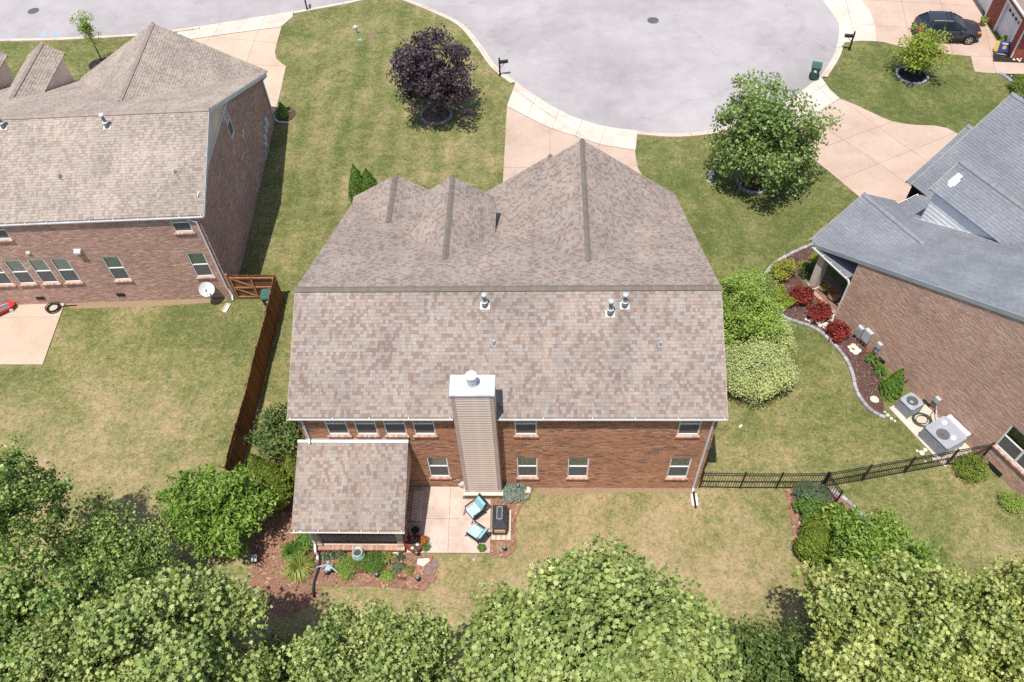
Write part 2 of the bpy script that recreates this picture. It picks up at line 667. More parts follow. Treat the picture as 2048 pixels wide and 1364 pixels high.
road = curve(EDGE_L, 2) + curve([(400, 53), (500, 37), (587, 23)]) + curve(EDGE_C) + curve(EDGE_A)[1:] + curve(EDGE_B)[1:] + curve(EDGE_R)[1:] + curve(EDGE_T)[1:] + curve(EDGE_U)[1:]
road += [(21.0, 48.0), (18.5, 51.0), (14, 53.2), (8, 53.6), (0, 51.5), (-10, 50), (-38, 46), (-150, 40), (-160, 30)]
sheet('street', road, .006, M['asphalt'])


def make_curb(line, w=.42, name='curb'):
    """A rolled concrete curb along a line with the road on its left, cast in three-metre sections."""
    root = struct(bpy.data.objects.new(name, None))
    COL.objects.link(root)
    out = [(0, .008), (.10, .018), (.20, .07), (.27, .10), (w, .105), (w, 0)]
    n = len(line)
    rows = []
    for d, z in out:
        o = offset_line(line, -d)
        rows.append([(p[0], p[1], z) for p in o])
    i = 0
    while i < n - 1:
        j = min(n - 1, i + 6)
        mb = MB()
        for r in range(len(rows) - 1):
            for k in range(i, j):
                a, b, c, d = Vector(rows[r][k]), Vector(rows[r][k + 1]), Vector(rows[r + 1][k + 1]), Vector(rows[r + 1][k])
                if k == j - 1 and j < n - 1:
                    b = a.lerp(b, .96)
                    c = d.lerp(c, .96)
                mb.add([a, d, c, b], [(0, 1, 2, 3)])
        struct(mb.build('curb_section', M['curb'], root))
        i = j
    return root


make_curb(curve(EDGE_L[2:]))
make_curb(curve(EDGE_C))
make_curb(curve(EDGE_B))
make_curb(curve(EDGE_T))


def cut_slabs(poly, cuts, gap=.012):
    """Split a polygon along straight joints, leaving a gap at every joint."""
    parts = [poly]
    for p, q in cuts:
        nx, ny = -(q[1] - p[1]), q[0] - p[0]
        l = math.hypot(nx, ny)
        nx, ny = nx / l, ny / l
        c = nx * p[0] + ny * p[1]
        nxt = []
        for s in parts:
            a = clip_half(s, nx, ny, c + gap)
            b = clip_half(s, -nx, -ny, -c + gap)
            for t in (a, b):
                if len(t) >= 3 and abs(area2(t)) > .03:
                    nxt.append(t)
        parts = nxt
    return parts


def paving(name, poly, cuts, z, m, gap=.012):
    base = sheet(name, poly, z - .014, M['joint'], 0)
    for s in cut_slabs(poly, cuts, gap):
        mb = MB()
        mb.prism(s, 0.001, z, bottom=False)
        struct(mb.build('slab', m, base))
    return base


def px_cut(a, b):
    return tuple(g2([a, b]))


# driveway in front of the middle house, and its pale apron at the road
ap = curve(EDGE_A) + g2([(1271, 300)]) + curve([(1269, 300), (1230, 294), (1197, 288), (1145, 270.5), (1100, 255.7), (1059.5, 236.5), (1014, 212)])
paving('driveway_apron', ap, [px_cut((1073, 192), (1055, 236)), px_cut((1118, 219), (1104, 259)), px_cut((1165, 240), (1150, 275)), px_cut((1212, 253), (1199, 290)), px_cut((1060, 203), (1075, 213)), px_cut((1045, 190), (1062, 203))], .03, M['apron'])
dr = curve([(1014, 213), (1059.5, 237.5), (1100, 256.7), (1145, 271.5), (1197, 289), (1230, 295), (1270, 301)]) + g2([(1272, 320), (1276, 337), (1286, 354), (1300, 372)]) + [(8.0, 15.3), (-.9, 15.3)]
paving('driveway', dr, [px_cut((1005, 336), (1275, 332)), px_cut((1100, 268), (1100, 320)), px_cut((1198, 288), (1200, 330)), ((-.9, 18.2), (8, 18.2))], .03, M['drive'])
# driveway of the left house
apl = curve([(360, 58), (400, 53), (500, 37), (587, 23)]) + g2([(585, 34), (563, 53)]) + curve([(563, 54), (500, 62), (401, 76), (340, 86)])
paving('driveway_apron', apl, [px_cut((443, 44), (425, 74)), px_cut((495, 37), (472, 68)), px_cut((532, 31), (517, 62))], .03, M['apron'])
dl = curve([(340, 87), (401, 77), (500, 63), (563, 55)]) + curve([(563, 55), (556, 80), (550, 104), (553, 118), (562, 126), (572, 133)]) + curve([(572, 133), (564, 170), (556.5, 202), (551, 222)]) + [(-16.3, 26.6), (-27, 27)]
paving('driveway', dl, [px_cut((300, 62), (560, 87)), px_cut((420, 74), (345, 200)), px_cut((517, 61), (480, 160)), px_cut((450, 128), (572, 133)), px_cut((480, 200), (560, 201))], .03, M['drive_l'])
# driveway of the right house
apr = curve(EDGE_R) + g2([(1660, 180), (1679, 197)]) + curve([(1679, 197), (1648, 217), (1617, 237), (1590, 258), (1568, 272)])
paving('driveway_apron', apr, [px_cut((1628, 164), (1665, 206)), px_cut((1600, 185), (1634, 226)), px_cut((1565, 209), (1600, 251)), px_cut((1560, 232), (1660, 163))], .03, M['apron'])
drr = curve([(1568, 273), (1590, 259), (1617, 238), (1648, 218), (1679, 198)]) + curve([(1679, 198), (1710, 210), (1744.5, 226), (1783.5, 243), (1829.7, 250.5), (1868.6, 251.7), (1893, 256.6), (1910, 265), (1931, 280)]) + g2([(2010, 330), (1860, 430), (1735, 408), (1700, 379), (1655, 341), (1616, 311), (1590, 291)])
paving('driveway', drr, [px_cut((1655, 292), (1757, 254)), px_cut((1757, 328), (1907, 267)), px_cut((1654, 258), (1757, 328)), px_cut((1757, 254), (1859, 328))], .03, M['drive'])
# paving of the brick house at the top right
apt = curve(EDGE_U) + g2([(1660, -43), (1720, 0)]) + curve([(1722, 0), (1737, 19), (1749, 49), (1753, 83)]) + curve([(1753, 83), (1725, 82), (1700, 84), (1686, 86)])
paving('driveway_apron', apt, [px_cut((1676, 48), (1749, 49)), px_cut((1690, -5), (1713, 90)), px_cut((1640, 0), (1720, -6))], .03, M['apron'])
drt = curve([(1753, 83), (1749, 49), (1737, 19), (1722, 0), (1690, -35)]) + g2([(2000, -60), (1960, 0), (1968, 42), (2012, 114), (2012, 122), (2120, 131), (2120, 152), (2036, 148.5)]) + g2([(2000, 147.5), (1968, 146), (1949, 143.5), (1945, 130), (1941.5, 113), (1898, 109), (1850, 102), (1805, 95), (1769, 85)])
paving('driveway', drt, [px_cut((1720, 52), (1980, 62)), px_cut((1800, -10), (1828, 120)), px_cut((1878, -10), (1908, 120)), px_cut((1760, 2), (1960, 12)), px_cut((1940, 113), (2012, 116)), px_cut((1985, 120), (1992, 150))], .03, M['drive'])
# patio behind the middle house and behind the left house
paving('patio', [(-4.62, .02), (-2.10, .02), (-2.10, -.60), (-.86, -.60), (-.80, -3.12), (-4.40, -3.12)], [((-4.6, -1.55), (-.8, -1.55)), ((-2.68, .1), (-2.60, -3.2))], .05, M['patio'], .009)
lp = g2([(130, 607.5), (86, 730)]) + [(-30, 6.85), (-30, 10.95)]
paving('patio', lp, [px_cut((0, 636), (125, 634.5))], .05, M['drive_l'], .009)

# planting beds
RNG = random.Random(7)


def bed(name, poly, m, chips=55, chip_m=None, z=.03):
    o = sheet(name, poly, z, m, 0)
    xs, ys = [p[0] for p in poly], [p[1] for p in poly]
    from mathutils.geometry import intersect_point_tri_2d  # noqa
    n = int(abs(area2(poly)) * chips)
    mb = MB()
    k = 0
    tries = 0
    while k < n and tries < n * 8:
        tries += 1
        x, y = RNG.uniform(min(xs), max(xs)), RNG.uniform(min(ys), max(ys))
        inside = False
        j = len(poly) - 1
        for i in range(len(poly)):
            if (poly[i][1] > y) != (poly[j][1] > y) and x < (poly[j][0] - poly[i][0]) * (y - poly[i][1]) / (poly[j][1] - poly[i][1]) + poly[i][0]:
                inside = not inside
            j = i
        if not inside:
            continue
        a = RNG.uniform(0, 6.28)
        l, w = RNG.uniform(.03, .09), RNG.uniform(.012, .03)
        ca, sa = math.cos(a), math.sin(a)
        t1, t2 = RNG.uniform(0, .03), RNG.uniform(0, .03)
        mb.add([(x - ca * l - sa * w, y - sa * l + ca * w, z + .004 + t1), (x - ca * l + sa * w, y - sa * l - ca * w, z + .004 + t1), (x + ca * l + sa * w, y + sa * l - ca * w, z + .004 + t2), (x + ca * l - sa * w, y + sa * l + ca * w, z + .004 + t2)], [(0, 1, 2, 3)])
        k += 1
    if mb.f:
        struct(mb.build('mulch_chips', chip_m or M['chips'], o), 'stuff')
    return o


def chip_material(name, cols):
    m, nt, N, L, b = nodes_of(name)
    g = N.new('ShaderNodeNewGeometry')
    L.new(ramp(nt, g.outputs['Random Per Island'], [(i / (len(cols) - 1), c) for i, c in enumerate(cols)]), b.inputs['Base Color'])
    set_in(b, 'Roughness', .9)
    set_in(b, 'Specular IOR Level', .1)
    return m


M['chips'] = chip_material('bark_chips', [(.10, .05, .035), (.22, .11, .07), (.34, .19, .12), (.46, .29, .20)])
M['chips_d'] = chip_material('dark_bark_chips', [(.03, .02, .018), (.09, .05, .042), (.15, .09, .075), (.22, .15, .13)])
M['chips_k'] = chip_material('black_bark_chips', [(.012, .01, .01), (.03, .026, .025), (.06, .05, .05), (.10, .09, .085)])

bed('mulch_bed', curve([(640, 1171), (700, 1173), (738, 1172), (808, 1178), (841, 1182), (860, 1170), (874, 1138), (866, 1112)]) + g2([(816, 1107)]) + [(-4.45, -3.10), (-8.36, -3.06), (-8.4, -.2), (-8.75, 0)] + curve([(585, 945), (560, 960), (535, 985), (515, 1040), (505, 1095), (504, 1125), (535, 1140), (590, 1160), (612, 1172)]), M['mulch'])
bed('mulch_bed', g2([(983, 1000)]) + [(-.30, -.58), (-.30, .03)] + curve([(1067, 973), (1065, 984), (1053, 997.5), (1041, 1018), (1033, 1038), (1031, 1060), (1032, 1084), (1030, 1102), (1012, 1116), (979, 1112)]), M['mulch'])
bed('mulch_bed', curve([(1568.7, 979), (1576, 1010), (1583, 1059), (1591, 1101), (1600, 1140), (1612, 1180)]) + g2([(1760, 1200), (1790, 1120)]) + curve([(1745, 1062), (1730, 1039), (1707, 1015), (1688, 998), (1660, 983)]), M['mulch'])
EDGING = [(1632, 487), (1600, 500), (1570, 515), (1547, 530), (1531, 548), (1527, 567), (1533, 590), (1548, 615), (1570, 637), (1600, 647), (1630, 658), (1660, 682), (1688, 715), (1703, 745), (1711, 780), (1729, 810), (1752, 830), (1770, 836)]
bed('mulch_bed', curve(EDGING) + [(18.05, 7.15), (16.5, 9.8), (15.6, 11.5), (15.3, 12.2)], M['mulch_d'], 55, M['chips_d'])
bed('mulch_bed', curve([(1997, 147.5), (2017, 160.5), (2031.5, 177.5), (2039, 194.5), (2042, 215)]) + g2([(2110, 230), (2110, 151)]), M['mulch_k'], 55, M['chips_k'])
bed('mulch_bed', g2([(1985, 107), (2011, 112), (2120, 118), (2120, 130), (1986, 124)]), M['mulch_k'], 55, M['chips_k'], .06)
for c, r, mm, ch in (((572, 229), .62, 'mulch_d', 'chips_d'), ((200, 129), .75, 'mulch_k', 'chips_k'), ((873, 231), .95, 'mulch', 'chips'), ((1507, 365), .95, 'mulch_d', 'chips_d'), ((1823, 152), .9, 'mulch_k', 'chips_k')):
    p = survey(*c)
    bed('mulch_bed', [(p.x + r * math.cos(a * .2618), p.y + r * math.sin(a * .2618) * (1.0 if r > .7 else 1.25)) for a in range(24)], M[mm], 55, M[ch], .04)
bed('mulch_bed', curve([(505, 1127), (545, 1146), (600, 1168), (612, 1176), (640, 1176), (644, 1188), (628, 1205), (600, 1222), (560, 1235), (520, 1225), (496, 1190), (505, 1127)], .4)[:-1], M['mulch'], 40, None, .012)
# bare soil worn along the back walls
for pts in ([(1075, 975), (1390, 978), (1392, 986), (1240, 984), (1120, 990), (1070, 986)], [(130, 607), (300, 601), (440, 597), (455, 602), (330, 611), (140, 617)]):
    sheet('bare_soil', curve(pts + pts[:1], .4)[:-1], .004, M['soil'])


def blocks(name, label, cat, line, w, h, ln, m, closed=False, group=None, piece='edging_block'):
    """A row of shaped blocks set along a line."""
    cx = sum(p[0] for p in line) / len(line)
    cy = sum(p[1] for p in line) / len(line)
    root = thing(name, label, cat, (cx, cy, 0), 0, group)
    pts = list(line) + ([line[0]] if closed else [])
    seg = [math.dist(pts[i], pts[i + 1]) for i in range(len(pts) - 1)]
    total = sum(seg)
    n = max(3, round(total / ln))
    ln = total / n

    def at(s):
        s = min(max(s, 0), total - 1e-6)
        for i, q in enumerate(seg):
            if s <= q:
                t = s / q
                return (pts[i][0] + (pts[i + 1][0] - pts[i][0]) * t, pts[i][1] + (pts[i + 1][1] - pts[i][1]) * t)
            s -= q
        return pts[-1]
    meshes = []
    for k in range(4):
        mb = MB()
        hh = h * (1 + .08 * (k - 1.5) / 1.5)
        mb.bbox(-ln / 2 + .008, ln / 2 - .008, -w / 2, w / 2, 0, hh, .02)
        meshes.append(mb.mesh(piece, m))
    rg = random.Random(len(line) * 13 + n)
    for i in range(n):
        a, b = at(i * ln), at((i + 1) * ln)
        o = put(piece, rg.choice(meshes), root, ((a[0] + b[0]) / 2 - cx, (a[1] + b[1]) / 2 - cy, rg.uniform(-.01, .01)), math.atan2(b[1] - a[1], b[0] - a[0]) + rg.uniform(-.05, .05))
    return root


def stone_mat(name, cols):
    m, nt, N, L, b = nodes_of(name)
    g = N.new('ShaderNodeObjectInfo')
    col = ramp(nt, g.outputs['Random'], [(i / (len(cols) - 1), c) for i, c in enumerate(cols)])
    f = ramp(nt, noise(nt, coords(nt), 14, 3), [(.3, (.8, .8, .8)), (.7, (1.18, 1.18, 1.18))])
    L.new(mix_rgb(nt, 1.0, col, f, 'MULTIPLY'), b.inputs['Base Color'])
    set_in(b, 'Roughness', .9)
    set_in(b, 'Specular IOR Level', .1)
    return m


M['block'] = stone_mat('grey_block', [(.24, .225, .23), (.30, .28, .285), (.38, .355, .355)])
M['block_b'] = stone_mat('ring_block', [(.19, .18, .20), (.30, .285, .30), (.45, .43, .43)])
blocks('garden_edging', 'long curved row of grey blocks edging the dark mulch bed beside the grey roofed house', 'edging', curve(EDGING, .25), .17, .13, .30, M['block'])
blocks('garden_edging', 'short curved row of grey blocks edging the bed behind the iron fence corner', 'edging', curve([(1658, 981), (1674, 989), (1690, 999), (1707, 1015), (1731, 1040), (1750, 1066)], .25), .17, .13, .30, M['block'])
blocks('garden_edging', 'curved row of pale blocks edging the black bed near the red brick house', 'edging', curve([(1992, 146), (2010, 154), (2022, 165), (2033, 179), (2040, 195), (2043, 215)], .25), .24, .13, .22, M['block'])
for c, lab in (((873, 231), 'ring of pale stones round the trunk of the purple leaved tree'), ((1507, 365), 'ring of grey stones round the large dark green tree by the driveway'), ((1823, 152), 'ring of grey blocks round the small yellow green tree by the parked car')):
    p = survey(*c)
    blocks('tree_ring', lab, 'tree ring', [(p.x + .98 * math.cos(a * .19635), p.y + .98 * math.sin(a * .19635)) for a in range(32)], .15, .16, .24, M['block_b'], True, 'stone rings round trees', 'ring_stone')
# ------------------------------------------------------------------ houses
def brick_flat(name, c1, c2, mortar, row=.085, w=.25):
    m, nt, N, L, b = nodes_of(name)
    sx = N.new('ShaderNodeSeparateXYZ')
    L.new(coords(nt), sx.inputs[0])
    cb = N.new('ShaderNodeCombineXYZ')
    L.new(math_n(nt, 'ADD', sx.outputs[0], sx.outputs[1]), cb.inputs[0])
    L.new(sx.outputs[2], cb.inputs[1])
    br = N.new('ShaderNodeTexBrick')
    br.inputs['Color1'].default_value = c4(c1)
    br.inputs['Color2'].default_value = c4(c2)
    br.inputs['Mortar'].default_value = c4(mortar)
    br.inputs['Scale'].default_value = 1.0
    br.inputs['Brick Width'].default_value = w
    br.inputs['Row Height'].default_value = row
    br.inputs['Mortar Size'].default_value = .006
    L.new(cb.outputs[0], br.inputs['Vector'])
    f = ramp(nt, noise(nt, coords(nt), 5, 3), [(.3, (.75, .75, .75)), (.7, (1.2, 1.2, 1.2))])
    L.new(mix_rgb(nt, 1.0, br.outputs['Color'], f, 'MULTIPLY'), b.inputs['Base Color'])
    set_in(b, 'Roughness', .9)
    bump(nt, b, br.outputs['Fac'], -.4, .01)
    return m


def granule(name, col):
    m, nt, N, L, b = nodes_of(name)
    vec = coords(nt)
    f = ramp(nt, noise(nt, vec, 55, 2, .7), [(.3, (.84, .84, .84)), (.7, (1.16, 1.16, 1.16))])
    f2 = ramp(nt, noise(nt, vec, .6, 3, .6), [(.3, (.86, .86, .865)), (.7, (1.10, 1.09, 1.08))])
    col = mix_rgb(nt, 1.0, col, f, 'MULTIPLY')
    col = mix_rgb(nt, 1.0, col, f2, 'MULTIPLY')
    mp = N.new('ShaderNodeMapping')
    mp.inputs['Scale'].default_value = (1.3, .16, .16)
    L.new(vec, mp.inputs['Vector'])
    f4 = ramp(nt, noise(nt, mp.outputs[0], 1.0, 4, .65), [(.3, (.88, .88, .89)), (.65, (1.06, 1.06, 1.05))])
    col = mix_rgb(nt, 1.0, col, f4, 'MULTIPLY')
    oi = N.new('ShaderNodeObjectInfo')
    f3 = ramp(nt, oi.outputs['Random'], [(0, (.90, .90, .90)), (1, (1.10, 1.10, 1.10))])
    col = mix_rgb(nt, 1.0, col, f3, 'MULTIPLY')
    L.new(col, b.inputs['Base Color'])
    set_in(b, 'Roughness', .95)
    set_in(b, 'Specular IOR Level', .08)
    return m


M['white'] = mat('white_paint', (.74, .72, .70), .45, .05, 3)
M['debris'] = mat('gutter_litter', (.26, .19, .13), .95, .3, 9)
M['white_gut'] = mat('white_gutter', (.70, .665, .63), .4, .08, 3)
M['fascia'] = mat('fascia_blue_white', (.55, .56, .57), .5, .05, 3)
M['tan_trim'] = mat('tan_trim', (.47, .37, .31), .6, .06, 2)
M['tan_board'] = mat('tan_siding', (.66, .52, .435), .6, .10, 1.1)
M['stone_trim'] = mat('cast_stone', (.56, .48, .42), .8, .1, 4)
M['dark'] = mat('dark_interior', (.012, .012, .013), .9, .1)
M['screen'] = mat('insect_screen', (.12, .115, .115), .75, .15, 8)
M['blind'] = mat('pale_blind', (.72, .74, .66), .7, .06, 2)
M['blind_g'] = mat('green_blind', (.60, .70, .61), .6, .06, 2)
M['glass'] = glass_mat('window_glass', (.88, .92, .89))
M['galv'] = mat('galvanised_metal', (.56, .565, .58), .55, .2, 4, .25)
M['flash'] = mat('white_flashing', (.47, .45, .44), .4, .06, 4)
M['ventgrey'] = mat('vent_grey', (.20, .20, .195), .55, .12, 5)
M['pipe_cap'] = mat('pipe_cap', (.52, .54, .55), .45, .1, 5, .2)
M['black'] = mat('black_metal', (.018, .018, .02), .45, .2, 5)
M['iron'] = mat('black_iron', (.016, .015, .016), .45, .15, 4, 0, None, .4)
M['under'] = mat('roof_underlay', (.11, .085, .075), .95, .1, 3)
SH_MAIN = [granule('shingle_' + n, c) for n, c in (('rose_brown', (0.219, 0.162, 0.138)), ('cream_tan', (0.303, 0.239, 0.193)), ('silver_grey', (0.289, 0.256, 0.230)), ('mid_brown', (0.254, 0.199, 0.170)), ('taupe', (0.277, 0.225, 0.190)))]
CAP_MAIN = granule('ridge_cap_brown', (0.181, 0.152, 0.126))
SH_LEFT = [granule('shingle_' + n, c) for n, c in (('light_tan', (0.320, 0.266, 0.223)), ('dusty_tan', (0.310, 0.257, 0.215)), ('dark_taupe', (0.251, 0.203, 0.170)), ('warm_tan', (0.329, 0.276, 0.229)), ('soft_brown', (0.289, 0.237, 0.199)))]
CAP_LEFT = granule('ridge_cap_tan', (0.310, 0.249, 0.212))
SH_GREY = [granule('shingle_' + n, c) for n, c in (('slate', (0.198, 0.206, 0.224)), ('grey', (0.207, 0.215, 0.234)), ('dark_slate', (0.191, 0.199, 0.216)), ('pale_grey', (0.215, 0.224, 0.242)), ('blue_grey', (0.203, 0.212, 0.231)))]
CAP_GREY = granule('ridge_cap_grey', (0.230, 0.232, 0.238))


def brick_mats(pre, cols):
    return [mat(pre + '_brick_' + str(i), c, .9, .14, 9, 0, None, .1) for i, c in enumerate(cols)]


BR_MAIN = brick_mats('orange', [(0.433, 0.206, 0.119), (0.377, 0.179, 0.107), (0.482, 0.249, 0.149), (0.318, 0.162, 0.108), (0.201, 0.121, 0.093), (0.413, 0.223, 0.145)])
BR_LEFT = brick_mats('brown', [(0.469, 0.283, 0.219), (0.406, 0.252, 0.199), (0.522, 0.328, 0.257), (0.366, 0.231, 0.187), (0.444, 0.276, 0.222), (0.558, 0.373, 0.296)])
BR_GREY = brick_mats('russet', [(0.529, 0.327, 0.242), (0.487, 0.304, 0.229), (0.563, 0.357, 0.265), (0.447, 0.290, 0.226), (0.416, 0.286, 0.233), (0.575, 0.380, 0.289)])
BR_SILL = brick_mats('sill', [(.43, .235, .16), (.36, .185, .125), (.47, .29, .21), (.30, .165, .125)])
MORTAR = mat('mortar', (.50, .41, .34), .95, .1, 6)
MORTAR_L = mat('mortar_brown', (.50, .40, .35), .95, .1, 6)
FLAT_MAIN = brick_flat('orange_brick_wall', (.29, .125, .068), (.20, .09, .055), (.40, .32, .26))
FLAT_LEFT = brick_flat('brown_brick_wall', (.225, .125, .098), (.15, .09, .075), (.29, .225, .195))


def inside_convex(p, poly):
    for i in range(len(poly)):
        a, b = poly[i], poly[(i + 1) % len(poly)]
        if (b[0] - a[0]) * (p[1] - a[1]) - (b[1] - a[1]) * (p[0] - a[0]) < -1e-6:
            return False
    return True


def clip_convex(s, poly):
    for i in range(len(poly)):
        a, b = poly[i], poly[(i + 1) % len(poly)]
        nx, ny = -(b[1] - a[1]), b[0] - a[0]
        s = clip_half(s, nx, ny, nx * a[0] + ny * a[1])
        if len(s) < 3:
            return []
    return s


WID = [.09, .12, .16, .20, .25]
HUNDREDS = 300


class House:
    def __init__(self, name, label, loc, rotz, seed, shingles, cap, course=.145):
        self.root = thing(name, label, 'house', loc, rotz)
        self.rg = random.Random(seed)
        self.deck = MB()
        self.tabs = []
        self.bricks = []
        self.sh, self.cap, self.course = shingles, cap, course
        self.mw = Matrix.Translation(Vector(loc)) @ Matrix.Rotation(rotz, 4, 'Z')
        self.tab_mesh, self.brick_mesh = {}, {}
        self.mixing = .97

    # -- roof
    def plane(self, pts, trim=1, tabs=True, thick=.10):
        P = [Vector(p) for p in pts]
        n = (P[1] - P[0]).cross(P[2] - P[0]).normalized()
        if n.z < 0:
            P = P[::-1]
            n = -n
        self.deck.extrude(P, -n * thick, 0)
        if not tabs:
            return
        v = (Vector((0, 0, 1)) - n * n.z).normalized()
        u = v.cross(n)
        o = P[0]
        poly = [((p - o).dot(u), (p - o).dot(v)) for p in P]
        if area2(poly) < 0:
            poly = poly[::-1]
        v0, v1 = min(p[1] for p in poly), max(p[1] for p in poly)
        rg, c = self.rg, self.course
        rows = int(math.ceil((v1 - v0) / c))
        for r in range(rows):
            a, b = v0 + r * c, v0 + (r + 1) * c
            band = clip_half(clip_half(poly, 0, 1, a), 0, -1, -b)
            if len(band) < 3:
                continue
            u0, u1 = min(p[0] for p in band), max(p[0] for p in band)
            x = u0 - rg.uniform(0, .3)
            ci = rg.randrange(5)
            while x < u1:
                wi = rg.choices(range(5), (1.0, 2.2, 2.2, 1.5, .9))[0]
                w = WID[wi]
                cn = rg.choices(range(5), (1.9, 2.1, 2.4, 1.5, 1.9))[0]
                if cn == ci and rg.random() < .7:
                    cn = (ci + rg.choice((1, 2, 3, 4))) % 5
                ci = cn
                ti = rg.random() < .5
                q = [(x, a), (x + w - .004, a), (x + w - .004, b + .004), (x, b + .004)]
                if all(inside_convex(p, poly) for p in q):
                    self.tabs.append((o + u * x + v * a, u, v, n, wi, ci, ti, None))
                else:
                    k = clip_convex(q, poly)
                    if len(k) >= 3 and abs(area2(k)) > .0008:
                        self.tabs.append((o + u * x + v * a, u, v, n, wi, ci, ti, [(p[0] - x, p[1] - a) for p in k]))
                x += w

    def tab_shape(self, wi, ti, k=None):
        w, c = WID[wi] - .004, self.course
        t = .022 if ti else .013
        k = k or [(0, 0), (w, 0), (w, c + .004), (0, c + .004)]
        m = len(k)
        top = [(p[0], p[1], t * (1 - .8 * max(0, min(1, p[1] / c))) + .002) for p in k]
        bot = [(p[0], p[1], -.004) for p in k]
        return top + bot, [tuple(range(m))] + [(i, m + i, m + (i + 1) % m, (i + 1) % m) for i in range(m)]

    def finish_deck(self, name='roof'):
        o = self.deck.build(name, [M['under'], M['tan_trim']], self.root)
        self.deck = MB()
        return o

    def finish_roof(self, n_single=HUNDREDS):
        roof = self.finish_deck() if self.deck.f else None
        order = sorted((i for i, t in enumerate(self.tabs) if t[7] is None), key=lambda i: (self.mw @ self.tabs[i][0] - CAM).length)
        single = set(order[:n_single])
        V, F, I = [], [], []
        for i, (o, u, v, n, wi, ci, ti, k) in enumerate(self.tabs):
            if i in single:
                key = (wi, ci, ti)
                if key not in self.tab_mesh:
                    mb = MB()
                    mb.add(*self.tab_shape(wi, ti))
                    self.tab_mesh[key] = mb.mesh('shingle', self.sh[ci])
                ob = put('shingle', self.tab_mesh[key], self.root)
                ob.matrix_local = Matrix(((u.x, v.x, n.x, o.x), (u.y, v.y, n.y, o.y), (u.z, v.z, n.z, o.z), (0, 0, 0, 1)))
                continue
            vs, fs = self.tab_shape(wi, ti, k)
            b = len(V)
            V.extend((o.x + u.x * a + v.x * c + n.x * d, o.y + u.y * a + v.y * c + n.y * d, o.z + u.z * a + v.z * c + n.z * d) for a, c, d in vs)
            F.extend(tuple(j + b for j in f) for f in fs)
            I.extend([ci] * len(fs))
        me = bpy.data.meshes.new('shingle')
        me.from_pydata(V, [], F)
        for m in self.sh:
            me.materials.append(m)
        me.polygons.foreach_set('material_index', I)
        me.update()
        struct(put('shingle', me, self.root), 'stuff')
        return roof

    def ridge(self, a, b, sl, sr, exposure=.17, half=.155):
        """Ridge caps from a to b; sl and sr are the falls of the two slopes."""
        a, b = Vector(a), Vector(b)
        d = (b - a).normalized()
        s = d.cross(Vector((0, 0, 1))).normalized()
        L = (b - a).length
        n = int(L / exposure)
        ex = L / n
        hl, hr = half / math.sqrt(1 + sl * sl), half / math.sqrt(1 + sr * sr)
        mb = MB()
        ln = ex + .03
        rows = []
        for y, t in ((0, .082), (ln, .052)):
            rows.append([(-hl, y, -hl * sl + t), (-hl * .25, y, -hl * .2 * sl + t + .006), (0, y, t + .012), (hr * .25, y, -hr * .2 * sr + t + .006), (hr, y, -hr * sr + t)])
        vs = rows[0] + rows[1] + [(p[0], p[1], p[2] - .03) for p in rows[0]] + [(p[0], p[1], p[2] - .022) for p in rows[1]]
        fs = [(i, i + 1, i + 6, i + 5) for i in range(4)] + [(10 + i, 10 + i + 1, i + 1, i) for i in range(4)] + [(10, 0, 5, 15), (4, 14, 19, 9)]
        mb.add(vs, fs)
        me = mb.mesh('ridge_cap', self.cap)
        for i in range(n):
            o = put('ridge_cap', me, self.root)
            p = a + d * (i * ex)
            j = self.rg.uniform(-.006, .006)
            o.matrix_local = Matrix(((s.x, d.x, 0, p.x + s.x * j), (s.y, d.y, 0, p.y + s.y * j), (s.z, d.z, 1, p.z), (0, 0, 0, 1)))

    def trim(self, name, segs, m):
        mb = MB()
        for a, b, w, h in segs:
            mb.beam(a, b, w, h)
        return mb.build(name, m, self.root)

    # -- walls
    def brick_wall(self, O, U, N, poly, holes, course=.085, ln=.25, mortar=None, weights=(5, 4, 3, 2.4, 1.1, 2)):
        """A brick wall in the plane through O; poly is convex in (u, z), holes are (u0, u1, z0, z1)."""
        O, U, N = Vector(O), Vector(U).normalized(), Vector(N).normalized()
        Z = Vector((0, 0, 1))
        if area2(poly) < 0:
            poly = poly[::-1]
        us = sorted({p[0] for p in poly} | {h[0] for h in holes} | {h[1] for h in holes})
        zs = sorted({p[1] for p in poly} | {h[2] for h in holes} | {h[3] for h in holes})
        mb = MB()
        w3 = lambda a, z, d=0.0: O + U * a + Z * z + N * d
        for i in range(len(us) - 1):
            for j in range(len(zs) - 1):
                cu, cz = (us[i] + us[i + 1]) / 2, (zs[j] + zs[j + 1]) / 2
                if any(h[0] < cu < h[1] and h[2] < cz < h[3] for h in holes):
                    continue
                k = clip_convex([(us[i], zs[j]), (us[i + 1], zs[j]), (us[i + 1], zs[j + 1]), (us[i], zs[j + 1])], poly)
                if len(k) >= 3:
                    mb.add([w3(a, z, -.009) for a, z in k], [tuple(range(len(k)))])
        for a, b, z0, z1 in holes:
            for (p, q) in (((a, z0), (b, z0)), ((b, z0), (b, z1)), ((b, z1), (a, z1)), ((a, z1), (a, z0))):
                mb.add([w3(*p, -.009), w3(*q, -.009), w3(*q, -.16), w3(*p, -.16)], [(0, 1, 2, 3)])
        wall = mb.build('wall', mortar or MORTAR, self.root)
        rg = self.rg
        z0, z1 = min(p[1] for p in poly), max(p[1] for p in poly)
        r = 0
        z = z0
        run = rg.choices(range(6), weights)[0]
